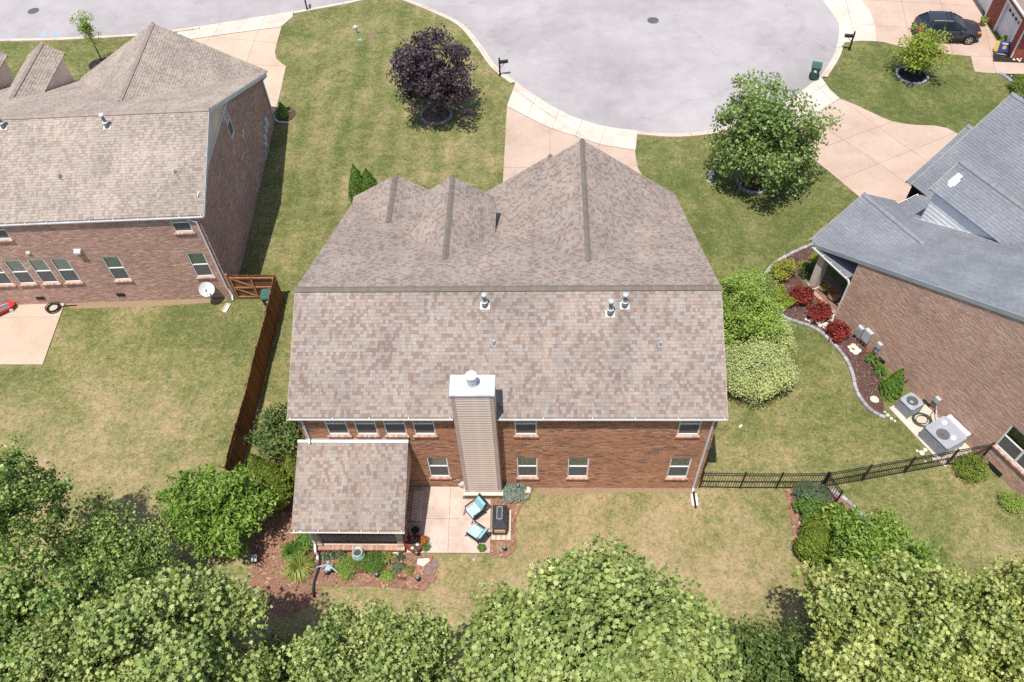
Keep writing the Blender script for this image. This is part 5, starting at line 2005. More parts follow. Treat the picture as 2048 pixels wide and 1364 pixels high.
conifer('arborvitae', 'small rounded golden evergreen by the grey edging behind the iron fence', (1701, 1020), 1.5, .42, 'arbor_g', 9)
conifer('dwarf_spruce', 'pointed dark dwarf evergreen in the mulch bed beside the small cooling unit', (1806, 738), 1.9, .55, 'arbor', 10, None, 5500, True)
conifer('cone_shrub', 'small cone shaped green shrub in dark mulch at the front corner of the left house', (560, 205), 1.0, .42, 'gloss', 11, None, 3000, True)

shrub('laurel_shrub', 'loose dark green shrub between the wooden fence and the left wall of the middle house', (563, 866), 1.25, (1.0, 1.15, 1.1), 'dgloss', .13, OVAL, 90, 44, .26, 21, rough=.22)
shrub('leafy_shrub', 'large bright green shrub at the right wall of the middle house', (1490, 618), 1.7, (1.75, 2.0, 1.5), 'green', .12, OVAL, 190, 56, .26, 22, rough=.2)
shrub('variegated_shrub', 'large cream and green variegated shrub below the bright green shrub', (1510, 738), 1.15, (1.55, 1.35, 1.0), 'varieg', .10, DIAM, 330, 60, .24, 23, rough=.1, zlow=-.3, inner=.7)
shrub('variegated_shrub', 'cream variegated shrub behind the large one, nearer the mulch bed edging', (1555, 672), 1.1, (.7, 1.0, .95), 'varieg', .10, DIAM, 80, 50, .2, 24, rough=.2)
shrub('barberry_shrub', 'yellow green upright shrub at the tip of the dark mulch bed', (1566, 540), .55, (.5, .48, .6), 'gold', .09, OVAL, 60, 40, .13, 25)
shrub('gold_shrub', 'small round golden mound in the dark mulch, the nearer of two to the yellow shrub', (1605, 531), .22, (.26, .26, .24), 'gold', .05, DIAM, 40, 40, .07, 26)
shrub('gold_shrub', 'small round golden mound in the dark mulch, closest to the grey roof corner', (1633, 515), .22, (.27, .27, .24), 'gold', .05, DIAM, 40, 40, .07, 27)
shrub('boxwood', 'small dark upright shrub beside the round golden mound', (1615, 543), .45, (.27, .27, .45), 'box', .06, DIAM, 44, 40, .09, 28)
shrub('lime_shrub', 'lime green low shrub between the edging and the red shrubs, the larger of two', (1572, 604), .25, (.42, .36, .28), 'lime', .08, OVAL, 45, 36, .1, 29, rough=.3)
shrub('lime_shrub', 'lime green low shrub, the smaller of two, closest to the yellow shrub', (1557, 583), .25, (.24, .28, .26), 'lime', .08, OVAL, 30, 30, .09, 30, rough=.3)
shrub('red_maple_shrub', 'crimson leaved shrub nearest the entry column of the grey roofed house', (1605, 592), .42, (.46, .44, .4), 'red', .12, OVAL, 60, 34, .12, 31, rough=.3)
shrub('red_maple_shrub', 'crimson leaved shrub at the foot of the downspout, middle of three', (1638, 624), .42, (.50, .46, .4), 'red', .12, OVAL, 60, 34, .12, 32, rough=.3)
shrub('red_maple_shrub', 'crimson leaved shrub beside the electric meters, lowest of three', (1675, 661), .40, (.46, .44, .38), 'red', .12, OVAL, 60, 34, .12, 33, rough=.3)
shrub('round_shrub', 'olive green rounded shrub by the brick wall where the iron fence ends', (1944, 936), .38, (.62, .58, .42), 'arbor_g', .07, DIAM, 80, 50, .13, 34)
shrub('low_shrub', 'ragged low shrub on the lawn under the right house wall', (2028, 1008), .25, (.5, .45, .3), 'green', .07, DIAM, 50, 40, .14, 35, rough=.3)
shrub('blue_spruce', 'low blue grey creeping spruce beside the chimney foot', (1026, 984), .22, (.62, .42, .24), 'blue', .06, DIAM, 110, 44, .09, 36, rough=.25)
shrub('grassy_shrub', 'fine blue green grassy shrub inside the iron fence corner', (1624, 992), .35, (.62, .5, .4), 'sedum', .16, BLADE, 80, 50, .16, 37)
shrub('leafy_shrub', 'pale green leafy shrub just below the grassy one beside the bark strip', (1622, 1020), .4, (.6, .6, .45), 'perenn', .11, OVAL, 70, 40, .16, 38)
shrub('leafy_shrub', 'dark green clipped mound beside the front walk at the right edge', (2046, 172), .5, (.75, .8, .6), 'arbor_g', .08, DIAM, 90, 50, .16, 39)
shrub('seedling_shrub', 'small dark seedling shrub standing above the glossy tree beside white stones', (1768, 1035), .6, (.35, .35, .4), 'green', .09, OVAL, 30, 30, .12, 40)


# --- bed plants: tufts of strap leaves and small mounds
def tuft(name, label, xy, r, h, lf, n=60, seed=1, w=.09, cat='plant', group=None):
    rng = np.random.default_rng(seed)
    mb = MB()
    for i in range(n):
        a = rng.uniform(0, 6.283)
        l = r * rng.uniform(.6, 1.1)
        hh = h * rng.uniform(.5, 1.1)
        ca, sa = math.cos(a), math.sin(a)
        ww = w * rng.uniform(.6, 1.2) * .5
        p0, p1, p2 = (ca * .03, sa * .03, 0), (ca * l * .5, sa * l * .5, hh), (ca * l, sa * l, hh * rng.uniform(.2, .9))
        mb.add([(p0[0] - sa * ww * .6, p0[1] + ca * ww * .6, p0[2]), (p0[0] + sa * ww * .6, p0[1] - ca * ww * .6, p0[2]), (p1[0] + sa * ww, p1[1] - ca * ww, p1[2]), (p2[0], p2[1], p2[2]), (p1[0] - sa * ww, p1[1] + ca * ww, p1[2])], [(0, 1, 2, 4), (4, 2, 3)])
    t = thing(name, label, cat, (xy[0], xy[1], .03), 0, group)
    put('leaves', mb.mesh('leaves', LF[lf]), t)
    return t


def sp(px, py, z=0):
    p = survey(px, py, z)
    return (p.x, p.y)


shrub('perennial', 'bushy yellow green perennial between the blue whirligig and the glazed urn', (692, 1134), .26, (.36, .42, .36), 'green', .10, BLADE, 60, 50, .14, 41, cat='plant')
shrub('perennial', 'bright green mounded perennial to the right of the glazed urn', (746, 1126), .2, (.36, .36, .28), 'perenn', .14, BLADE, 60, 50, .12, 42, cat='plant')
tuft('hosta', 'striped yellow green hosta to the right of the bright green mound', sp(774, 1118), .38, .28, 'hosta', 60, 43, .1)
tuft('yucca_plant', 'pale spiky strap leaved plant below the white slab by the porch', sp(800, 1118), .26, .3, 'sedum', 46, 44, .05)
tuft('daylily_clump', 'wide yellowing clump of strap leaves left of the black drain hose', sp(600, 1138), .75, .5, 'hosta', 300, 45, .06)
tuft('daylily_clump', 'green strap leaved clump in shade behind the yellowing one', sp(588, 1108), .6, .45, 'perenn', 200, 46, .06)
tuft('yucca_plant', 'spiky strap leaved plant by the wall below the water spigot, upper of two', sp(1741, 724), .42, .42, 'perenn', 60, 47, .06)
tuft('yucca_plant', 'spiky strap leaved plant next to the pointed dwarf evergreen, lower of two', sp(1758, 746), .42, .4, 'perenn', 60, 48, .06)
shrub('perennial', 'leafy green plant at the left end of the porch brick edge', (617, 1077), .25, (.4, .45, .28), 'perenn', .14, OVAL, 40, 30, .12, 49, cat='plant')
shrub('perennial', 'tall loose plant beside the porch wall behind the yellow green perennial', (681, 1110), .3, (.14, .14, .3), 'sedum', .1, BLADE, 26, 26, .07, 50, cat='plant')
shrub('perennial', 'small broad leaved plant above the blue whirligig', (660, 1112), .15, (.28, .18, .15), 'sedum', .13, OVAL, 14, 12, .1, 51, cat='plant')
shrub('perennial', 'low olive mound of fine leaves at the front of the bark bed', (776, 1150), .1, (.28, .2, .12), 'green', .06, DIAM, 36, 40, .06, 52, cat='plant')
shrub('perennial', 'grey green sedum patch in the bark, the larger of two', (792, 1135), .1, (.18, .16, .12), 'sedum', .09, OVAL, 20, 24, .06, 53, cat='plant')
shrub('perennial', 'grey green sedum patch in the bark, the smaller of two', (806, 1132), .1, (.12, .12, .1), 'sedum', .09, OVAL, 14, 20, .05, 54, cat='plant')
shrub('perennial', 'thin brownish upright plant nearest the stepping stones', (818, 1140), .15, (.16, .2, .16), 'hosta', .08, BLADE, 22, 26, .07, 55, cat='plant')
tuft('perennial', 'small orange flowered plant by the spigot in the mulch bed', sp(1735, 706), .14, .2, 'rust', 26, 56, .05)
tuft('perennial', 'small pink flowered plant at the foot of the large dark green tree', sp(1478, 386), .14, .18, 'rose', 22, 57, .05)



# --- short rough tufts standing out of the mown turf
def in_poly(x, y, poly):
    c = np.zeros(len(x), bool)
    j = len(poly) - 1
    for i in range(len(poly)):
        xi, yi, xj, yj = poly[i][0], poly[i][1], poly[j][0], poly[j][1]
        if yi != yj:
            c ^= ((yi > y) != (yj > y)) & (x < (xj - xi) * (y - yi) / (yj - yi) + xi)
        j = i
    return c


def rough_grass(n=150000):
    rng = np.random.default_rng(77)
    nc = n // 5
    cx, cy = rng.uniform(-31, 33, nc), rng.uniform(-11, 43, nc)
    d, s = lawn_levels(cx, cy)
    keep = rng.random(nc) < np.clip(1.15 - d, .25, .95)
    cx, cy, d = cx[keep], cy[keep], d[keep]
    x = np.repeat(cx, 5) + rng.normal(0, .055, len(cx) * 5)
    y = np.repeat(cy, 5) + rng.normal(0, .055, len(cx) * 5)
    bad = np.zeros(len(x), bool)
    houses = [[(-8.35, -.02), (8.35, -.02), (8.35, 15), (-8.35, 15)], [(-37.2, 10.2), (-15.1, 11.3), (-15.8, 26.4), (-38, 25.3)]]
    a, b, c, e = rdir0 @ Vector((0, 2.4, 0)), rdir0 @ Vector((20, 2.4, 0)), rdir0 @ Vector((20, -13, 0)), rdir0 @ Vector((0, -13, 0))
    houses.append([(a.x, a.y), (b.x, b.y), (c.x, c.y), (e.x, e.y)])
    for poly in PAVED + houses:
        xs, ys = [p[0] for p in poly], [p[1] for p in poly]
        m = (x > min(xs)) & (x < max(xs)) & (y > min(ys)) & (y < max(ys)) & ~bad
        k = np.where(m)[0]
        bad[k[in_poly(x[k], y[k], poly)]] = True
    x, y = x[~bad], y[~bad]
    k = len(x)
    t = rng.uniform(0, 6.283, k)
    h = rng.uniform(.03, .075, k)
    w = rng.uniform(.010, .020, k)
    lean = rng.uniform(.02, .06, k)
    t2 = rng.uniform(0, 6.283, k)
    V = np.stack([np.stack([x - w * np.cos(t), y - w * np.sin(t), np.zeros(k)], 1), np.stack([x + w * np.cos(t), y + w * np.sin(t), np.zeros(k)], 1), np.stack([x + lean * np.cos(t2), y + lean * np.sin(t2), h], 1)], 1).reshape(-1, 3)
    me = np_mesh('grass_tufts', V, np.arange(3 * k), np.arange(k) * 3, np.full(k, 3), LF['turf'])
    struct(put('grass_tufts', me), 'stuff')


rdir0 = Matrix.Translation(Vector(B1)) @ Matrix.Rotation(RD, 4, 'Z')
LF['turf'] = leaf_mat('turf_blade', [(.07, .10, .022), (.13, .155, .045), (.20, .20, .075), (.30, .26, .13), (.40, .33, .19)], .2)
rough_grass()
# ------------------------------------------------------------------ fences
M['cedar'] = mat('red_brown_cedar', (.20, .085, .04), .8, .2, 3, 0, 24, .15)
M['cedar_l'] = mat('pale_cedar', (.30, .16, .085), .8, .2, 3, 0, 24, .15)  # paler cedar tone for rails, posts and gate framing
M['bin'] = mat('green_bin_plastic', (.022, .075, .055), .5, .15, 4)
M['binlid'] = mat('green_bin_lid', (.045, .11, .085), .5, .15, 4)
M['rubber'] = mat('black_rubber', (.014, .014, .015), .75, .2, 6)
M['acgrey'] = mat('cooling_unit_grey', (.30, .315, .345), .45, .08, 4)
M['acdark'] = mat('cooling_unit_dark', (.10, .108, .12), .5, .1, 6)
M['boxgrey'] = mat('meter_box_grey', (.40, .415, .44), .45, .07, 4)
M['terra'] = mat('terracotta', (.33, .13, .07), .8, .15, 6)
M['mouth_shade'] = mat('urn_shade_paint', (.10, .045, .03), .9, .2, 6)  # dark brown standing in for the shade inside the glazed urn
M['redglaze'] = mat('red_glaze', (.22, .03, .02), .3, .2, 5)
M['cushion'] = mat('turquoise_cushion', (.22, .42, .46), .9, .08, 5)
M['firestone'] = mat('cream_stone', (.55, .45, .33), .9, .15, 5)
M['whiterock'] = mat('white_rock', (.62, .54, .43), .9, .15, 5)
M['slate'] = mat('purple_slate', (.20, .145, .145), .9, .15, 4)
M['redslate'] = mat('red_slate', (.25, .13, .115), .9, .15, 4)
M['rust'] = mat('rusty_iron', (.13, .055, .035), .9, .25, 12)
M['hoodm'] = mat('charcoal_steel', (.045, .047, .055), .4, .15, 4)
M['log'] = mat('split_log', (.42, .27, .15), .9, .25, 14)
M['red'] = mat('red_plastic', (.52, .035, .02), .45, .08, 4)
M['hubwhite'] = mat('hub_white', (.62, .58, .55), .5, .1, 5)
M['greybed'] = mat('grey_bed', (.13, .13, .14), .6, .15, 6)
M['carpaint'] = mat('gunmetal_paint', (.062, .066, .076), .22, .04, 2, .5, None, .5)
M['carglass'] = mat('car_glass', (.012, .016, .018), .05, .1, 2, 0, None, .7)
M['alloy'] = mat('alloy_rim', (.52, .52, .53), .3, .06, 6, .7)
M['tail'] = mat('tail_lamp', (.55, .03, .015), .25, .1, 5)
M['amber'] = mat('amber_lamp', (.60, .20, .03), .3, .1, 5)
M['ballblue'] = mat('blue_glass_ball', (.02, .16, .30), .06, .2, 4, .3)
M['teal'] = mat('teal_paint', (.16, .36, .33), .55, .12, 6)
M['hydrant'] = mat('silver_paint', (.36, .37, .36), .5, .12, 6)
M['paleblue'] = mat('pale_blue_metal', (.27, .35, .42), .45, .15, 6)
M['urn'] = None
M['boxblue'] = mat('sign_blue', (.03, .05, .20), .5, .06, 6)
M['gold'] = mat('sign_gold', (.60, .36, .06), .5, .06, 6)
M['cast_iron'] = mat('cast_iron', (.10, .095, .10), .75, .25, 10)


def tri_mat(name, stops, scale, rough=.3):
    m, nt, N, L, b = nodes_of(name)
    L.new(ramp(nt, noise(nt, coords(nt), scale, 5, .65), stops), b.inputs['Base Color'])
    set_in(b, 'Roughness', rough)
    return m


M['urn'] = tri_mat('mottled_celadon_glaze', [(.35, (.10, .24, .22)), (.5, (.30, .44, .42)), (.65, (.52, .60, .58))], 7, .25)
M['pattern'] = tri_mat('blue_white_print', [(.40, (.17, .38, .46)), (.5, (.38, .54, .60)), (.58, (.58, .66, .67))], 9, .9)


def cluster(root, name, specs, m, smooth=False):
    for mb in specs:
        mb.build(name, m, root, smooth)


fx = -12.40
wf_ = thing('wooden_fence', 'tall red brown board fence running between the left lawn and the side strip', 'fence', (fx, 5.5, 0))
rg = random.Random(3)
pk = []
for i in range(4):
    mb = MB()
    t = .5 + .5 * i / 3
    mb.add([(-.012, -.069, .03), (.012, -.069, .03), (.012, .069, .03), (-.012, .069, .03), (-.012, -.069, 1.80), (.012, -.069, 1.80), (.012, .069, 1.80), (-.012, .069, 1.80), (-.012, -.035, 1.86), (.012, -.035, 1.86), (.012, .035, 1.86), (-.012, .035, 1.86)],
           [(0, 3, 2, 1), (0, 1, 5, 4), (1, 2, 6, 5), (2, 3, 7, 6), (3, 0, 4, 7), (4, 5, 9, 8), (6, 7, 11, 10), (5, 6, 10, 9), (7, 4, 8, 11), (8, 9, 10, 11)])
    pk.append(mb.mesh('picket', mat('cedar_board_%d' % i, (.165 + .028 * i, .068 + .013 * i, .033 + .007 * i), .8, .22, 3, 0, 24, .15)))


def fence_x(y):
    return .035 * math.sin(y * 1.3) + .03 * math.sin(y * .62 + 1)


n = int(11.3 / .146)
for i in range(n):
    y = 11.16 - i * .146
    o = put('picket', rg.choice(pk), wf_, (fence_x(y) * .4, y - 5.5, rg.uniform(-.025, .02)))
    o.rotation_euler = (0, rg.uniform(-.008, .008) - fence_x(y) * .55, rg.uniform(-.03, .03))
for z in (.32, .95, 1.58):
    mb = MB()
    pts = [(-.045 - fence_x(11.16 - k * 1.0) * .4 * 0, 11.2 - k * 1.0 - 5.5, z) for k in range(12)]
    for a, b in zip(pts[:-1], pts[1:]):
        mb.beam((a[0] + fence_x(a[1] + 5.5) * .4, a[1], z), (b[0] + fence_x(b[1] + 5.5) * .4, b[1], z), .04, .09)
    mb.build('fence_rail', M['cedar_l'], wf_)
for k in range(6):
    y = 11.1 - k * 2.2
    mb = MB()
    mb.box(-.16, -.07, y - 5.545, y - 5.455, 0, 1.78)
    mb.build('fence_post', M['cedar_l'], wf_)
wg = thing('wooden_gate', 'wooden gate with diagonal braces between the brown brick house and the board fence', 'gate', (-13.7, 11.22, 0), R_(0))
for i in range(17):
    x = -1.22 + i * .148
    o = put('picket', rg.choice(pk), wg, (x, .03, rg.uniform(-.02, .015)), math.pi / 2)
fr = []
for a, b in (((-1.12, -.03, .12), (-1.12, -.03, 1.72)), ((-.02, -.03, .12), (-.02, -.03, 1.72)), ((-1.08, -.03, 1.66), (1.2, -.03, 1.66)), ((-1.08, -.03, .18), (-.06, -.03, .18)), ((-1.08, -.03, .92), (-.06, -.03, .92)), ((.04, -.03, .95), (1.2, -.03, .95)), ((.04, -.03, .2), (1.2, -.03, .2))):
    mb = MB()
    mb.beam(a, b, .09, .05, (0, 1, 0))
    mb.build('gate_frame', M['cedar_l'], wg)
for a, b in (((-1.08, -.035, 1.62), (-.06, -.035, .98)), ((-1.08, -.035, .88), (-.06, -.035, .24))):
    mb = MB()
    mb.beam(a, b, .08, .04, (0, 1, 0))
    mb.build('gate_brace', M['cedar_l'], wg)
for x in (-1.25, 1.25):
    mb = MB()
    mb.box(x - .05, x + .05, -.06, .04, 0, 1.95)
    mb.hexa([(x - .06, -.07, 1.95), (x + .06, -.07, 1.95), (x + .06, .05, 1.95), (x - .06, .05, 1.95), (x - .01, -.02, 2.0), (x + .01, -.02, 2.0), (x + .01, 0, 2.0), (x - .01, 0, 2.0)])
    mb.build('gate_post', M['cedar_l'], wg)


def iron_fence(label, runs, h=1.36, step=.11):
    c = runs[0][0]
    root = thing('iron_fence', label, 'fence', (c[0], c[1], 0))
    pm_ = MB().box(-.008, .008, -.008, .008, .08, h - .02).mesh('picket', M['iron'])
    po = MB()
    po.box(-.032, .032, -.032, .032, 0, h + .04)
    po.box(-.04, .04, -.04, .04, h + .04, h + .055)
    po.hexa([(-.04, -.04, h + .055), (.04, -.04, h + .055), (.04, .04, h + .055), (-.04, .04, h + .055), (-.008, -.008, h + .09), (.008, -.008, h + .09), (.008, .008, h + .09), (-.008, .008, h + .09)])
    pom = po.mesh('fence_post', M['iron'])
    done = set()
    for run in runs:
        for a, b in zip(run[:-1], run[1:]):
            A, B = Vector((a[0] - c[0], a[1] - c[1], 0)), Vector((b[0] - c[0], b[1] - c[1], 0))
            d = B - A
            L = d.length
            for z in (.10, h - .20, h - .03):
                mb = MB()
                mb.beam(A + Vector((0, 0, z)), B + Vector((0, 0, z)), .03, .035)
                mb.build('fence_rail', M['iron'], root)
            k = int(L / step)
            for i in range(1, k):
                put('picket', pm_, root, A + d * (i / k), math.atan2(d.y, d.x))
            for p in (a, b):
                key = (round(p[0], 2), round(p[1], 2))
                if key not in done:
                    done.add(key)
                    put('fence_post', pom, root, (p[0] - c[0], p[1] - c[1], 0), math.atan2(d.y, d.x))
    return root


iron_fence('black iron fence running right from the corner of the orange brick house', [[(8.42, .03), (10.21, 0), (11.8, 0), (13.74, .03)]])
iron_fence('black iron fence climbing to the wall of the grey roofed house, with a short return', [[(13.80, .04), (15.65, .4), (17.61, .79), (19.57, 1.18), (21.2, 1.50)], [(13.80, -.06), (14.13, -.85)]])
iron_fence('short black iron fence between the golden evergreens and the porch', [[(-12.2, .06), (-10.3, .06), (-8.42, .06)]])


# ------------------------------------------------------------------ bins, mailboxes, street things
def wheeled_bin(label, loc, rotz, lid_m):
    t = thing('wheeled_bin', label, 'bin', loc, rotz, 'green wheeled bins')
    mb = MB()
    b, tp = .22, .29
    mb.hexa([(-b, -b, .10), (b, -b, .10), (b, b, .10), (-b, b, .10), (-tp, -tp, .98), (tp, -tp, .98), (tp, tp + .02, .98), (-tp, tp + .02, .98)])
    mb.box(-tp - .02, tp + .02, -tp - .02, tp + .04, .93, .985)
    mb.build('body', M['bin'], t)
    mb = MB()
    mb.hexa([(-.325, -.33, .99), (.325, -.33, .99), (.325, .36, .99), (-.325, .36, .99), (-.29, -.30, 1.06), (.29, -.30, 1.06), (.30, .34, 1.09), (-.30, .34, 1.09)])
    mb.box(-.26, .26, -.10, -.04, 1.06, 1.085)
    mb.build('lid', lid_m, t)
    mb = MB()
    mb.tube([(-.28, .42, .99), (.28, .42, .99)], .018, 8)
    mb.beam((-.26, .30, .97), (-.26, .42, .99), .03, .03)
    mb.beam((.26, .30, .97), (.26, .42, .99), .03, .03)
    mb.build('handle', M['bin'], t)
    for s in (-1, 1):
        mb = MB()
        ring = [(.13 * math.cos(a * .3927), .13 * math.sin(a * .3927)) for a in range(16)]
        mb.add([(s * .24, .24 + p, .13 + q) for p, q in ring] + [(s * .30, .24 + p, .13 + q) for p, q in ring], [tuple(range(16)), tuple(range(31, 15, -1))] + [(i, (i + 1) % 16, 16 + (i + 1) % 16, 16 + i) for i in range(16)])
        w = mb.build('wheel', M['rubber'], t)
        hb = MB()
        hb.add([(s * .302, .24 + p * .5, .13 + q * .5) for p, q in ring], [tuple(range(16)) if s > 0 else tuple(range(15, -1, -1))])
        hb.build('hub', M['hubwhite'], w)
    mb = MB()
    for x, z, w2, h2 in ((-.05, .74, .05, .07), (.03, .70, .06, .05), (.0, .80, .05, .03)):
        y = -(.22 + (z - .1) / .88 * .07) - .006
        mb.box(x - w2, x + w2, y - .002, y + .006, z - h2, z + h2)
    mb.build('emblem', M['white'], t)
    return t


p = survey(1626, 158)
wheeled_bin('green wheeled bin standing in the road at the edge of the cul-de-sac', (p.x, p.y, .01), R_(-18), M['binlid'])
wheeled_bin('green wheeled bin tucked in the corner behind the wooden gate', (-12.92, 10.62, 0), R_(8), M['binlid'])


def mailbox(label, px, rotz):
    p = survey(*px)
    t = thing('mailbox', label, 'mailbox', (p.x, p.y, 0), rotz, 'black post mailboxes along the street')
    mb = MB()
    mb.box(-.05, .05, -.05, .05, 0, 1.30)
    mb.box(-.08, .08, -.08, .08, 0, .12)
    mb.lathe([(.05, 1.30), (.065, 1.33), (.03, 1.37), (.045, 1.41), (.0, 1.46)], (0, 0, 0), 10)
    mb.build('post', M['iron'], t)
    mb = MB()
    sec = [(-.09, 0), (.09, 0), (.09, .12)] + [(.09 * math.cos(a * math.pi / 6), .12 + .09 * math.sin(a * math.pi / 6)) for a in range(1, 6)] + [(-.09, .12)]
    k = len(sec)
    mb.add([(.04, y, .98 + z) for y, z in sec] + [(.56, y, .98 + z) for y, z in sec], [tuple(range(k - 1, -1, -1)), tuple(range(k, 2 * k))] + [(i, (i + 1) % k, k + (i + 1) % k, k + i) for i in range(k)])
    b = mb.build('box', M['black'], t)
    mb = MB()
    mb.box(.562, .575, -.095, .095, .975, 1.19)
    mb.build('door', M['iron'], b)
    mb = MB()
    mb.tube([(.05, 0, .70), (.20, 0, .78), (.36, 0, .96)], .018, 6)
    mb.box(.0, .5, -.03, .03, .94, .978)
    mb.build('bracket', M['iron'], t)
    return t


mailbox('black mailbox on a post by the curb right of the purple tree', (1000, 152), R_(12))
mailbox('black mailbox on a post at the lawn tip near the parked car', (1698, 100), R_(172))
mailbox('black mailbox post cut off by the top edge beside the left driveway', (615, 21), R_(100))

p = survey(1419, 362)
hy = thing('fire_hydrant', 'silver fire hydrant with teal side caps on the lawn beside the dark green tree', 'hydrant', (p.x, p.y, 0), R_(5))
mb = MB()
mb.lathe([(.17, 0), (.17, .05), (.12, .06), (.12, .58), (.15, .60), (.15, .65), (.13, .66), (.12, .74), (.07, .81), (.03, .83), (.03, .88)], (0, 0, 0), 16)
mb.build('barrel', M['hydrant'], hy, False)
for s in (-1, 1):
    mb = MB()
    mb.tube([(s * .1, 0, .50), (s * .20, 0, .50), (s * .21, 0, .50)], [.065, .065, .05], 12)
    mb.build('side_cap', M['teal'], hy)
mb = MB()
mb.tube([(0, -.1, .42), (0, -.19, .42)], [.085, .085], 12)
mb.build('front_cap', M['hydrant'], hy)

p = survey(713, 67)
t = thing('utility_pedestal', 'small grey utility post with a white cap on the front lawn', 'utility post', (p.x, p.y, 0))
MB().lathe([(.10, 0), (.10, .42), (.11, .42), (.11, .46)], (0, 0, 0), 14).build('post', M['boxgrey'], t)
MB().lathe([(.12, .46), (.12, .56), (.09, .60), (.0, .61)], (0, 0, 0), 14).build('cap', M['white'], t)
p = survey(720, 80)
o = MB().rock((0, 0, .03), .16, 4, .35).build('valve_cover', M['teal'], None, False, (p.x, p.y, .0))
tag(o, 'pale mint valve cover lying in the lawn below the utility post', 'cover')
p = survey(743, 74)
o = MB().lathe([(.24, 0), (.24, .02), (.20, .03), (.0, .032)], (0, 0, 0), 18).build('meter_lid', mat('red_brown_lid', (.22, .11, .10), .85, .2, 8), None, False, (p.x, p.y, 0))
tag(o, 'round red brown meter lid in the front lawn', 'cover')
for px, lab in (((67, 22), 'round manhole cover in the street at the far left'), ((1306, 41), 'round manhole cover in the middle of the cul-de-sac')):
    p = survey(*px)
    mb = MB()
    mb.lathe([(.42, .006), (.42, .014), (.36, .014), (.36, .011), (.34, .011), (.34, .016), (.0, .017)], (0, 0, 0), 28, 0, False)
    for i in range(-3, 4):
        mb.box(-.26, .26, i * .08 - .015, i * .08 + .015, .017, .021)
    tag(mb.build('manhole_cover', M['cast_iron'], None, False, (p.x, p.y, 0)), lab, 'manhole', 'manhole covers in the street')
# sprayed survey marks on the street
mb = MB()
for px, w_, l_ in (((86, 70), .16, .30), ((109, 69), .12, .24), ((18, 74), .10, .12)):
    p = survey(*px)
    for k in range(3):
        mb.box(p.x - w_ + k * .12, p.x - w_ + k * .12 + .06, p.y - l_, p.y + l_, .009, .0105)
struct(mb.build('road_paint', mat('blue_spray_paint', (.20, .42, .62), .8, .3, 6)))

# ------------------------------------------------------------------ parked car
car = thing('parked_car', 'dark grey compact crossover parked in front of the white garage doors', 'car', (27.31, 35.02, .031), R_(-6))
ST = [(0.0, .66, .62, .40), (.03, .76, .86, .34), (.14, .82, 1.02, .30), (.45, .87, 1.06, .27), (1.0, .895, 1.05, .25), (1.8, .895, 1.03, .24), (2.5, .895, 1.01, .24), (3.0, .89, 1.0, .25), (3.45, .87, .965, .26), (3.9, .82, .90, .28), (4.18, .72, .80, .31), (4.31, .58, .66, .36), (4.34, .50, .52, .40)]


def car_ring(x, hw, zt, zb):
    half = [(0, zt + .025), (hw * .55, zt + .018), (hw * .86, zt - .015), (hw * .985, zt - .10), (hw, zb + (zt - zb) * .55), (hw * .985, zb + (zt - zb) * .28), (hw * .93, zb + .03), (hw * .8, zb)]
    pts = [(x, y, z) for y, z in half] + [(x, -y, z) for y, z in half[:0:-1]]
    return pts


mb = MB()
vs = []
for s in ST:
    vs += car_ring(*s)
k = len(car_ring(*ST[0]))
fs = [tuple(range(k - 1, -1, -1)), tuple((len(ST) - 1) * k + i for i in range(k))]
for i in range(len(ST) - 1):
    for j in range(k):
        fs.append((i * k + j, i * k + (j + 1) % k, (i + 1) * k + (j + 1) % k, (i + 1) * k + j))
mb.add(vs, fs)
body = mb.build('body', M['carpaint'], car, True)
BOT = [(.22, .80), (.60, .845), (2.55, .845), (3.12, .78)]
TOP = [(.72, .58), (1.0, .635), (2.05, .635), (2.32, .57)]
mb = MB()
zb_, zt_ = 1.02, 1.50
lo = [(x, y, zb_) for x, y in BOT] + [(x, -y, zb_) for x, y in BOT[::-1]]
hi = [(x, y, zt_ - (.04 if x < .8 or x > 2.2 else 0)) for x, y in TOP] + [(x, -y, zt_ - (.04 if x < .8 or x > 2.2 else 0)) for x, y in TOP[::-1]]
mb.add(lo + hi, [(i, (i + 1) % 8, 8 + (i + 1) % 8, 8 + i) for i in range(8)])
mb.build('windows', M['carglass'], car)
mb = MB()
prof = [(.62, .585, 1.455), (.80, .64, 1.50), (1.3, .67, 1.525), (1.95, .66, 1.52), (2.28, .62, 1.475), (2.36, .58, 1.455)]
vs = []
for x, hw, z in prof:
    vs += [(x, -hw, z - .03), (x, -hw * .92, z), (x, -hw * .5, z + .025), (x, 0, z + .033), (x, hw * .5, z + .025), (x, hw * .92, z), (x, hw, z - .03)]
fs = []
for i in range(len(prof) - 1):
    for j in range(6):
        fs.append((i * 7 + j, (i + 1) * 7 + j, (i + 1) * 7 + j + 1, i * 7 + j + 1))
mb.add(vs, fs)
mb.build('car_roof', M['carpaint'], car, True)
MB().hexa([(1.72, -.42, 1.548), (2.14, -.40, 1.53), (2.14, .40, 1.53), (1.72, .42, 1.548), (1.72, -.40, 1.556), (2.14, -.38, 1.54), (2.14, .38, 1.54), (1.72, .40, 1.556)]).build('sunroof', M['carglass'], car)
mb = MB()
for s in (-1, 1):
    for a, b, w_ in (((.22, s * .80, 1.02), (.70, s * .585, 1.46), .10), ((3.14, s * .785, 1.0), (2.33, s * .575, 1.46), .06), ((1.62, s * .855, 1.02), (1.56, s * .645, 1.49), .07), ((.72, s * .853, 1.02), (.92, s * .64, 1.49), .09)):
        mb.beam(a, b, w_, .03, (0, s, .4))
    mb.beam((.72, s * .62, 1.50), (2.25, s * .62, 1.50), .05, .03)
mb.build('pillars', M['carpaint'], car)
mb = MB()
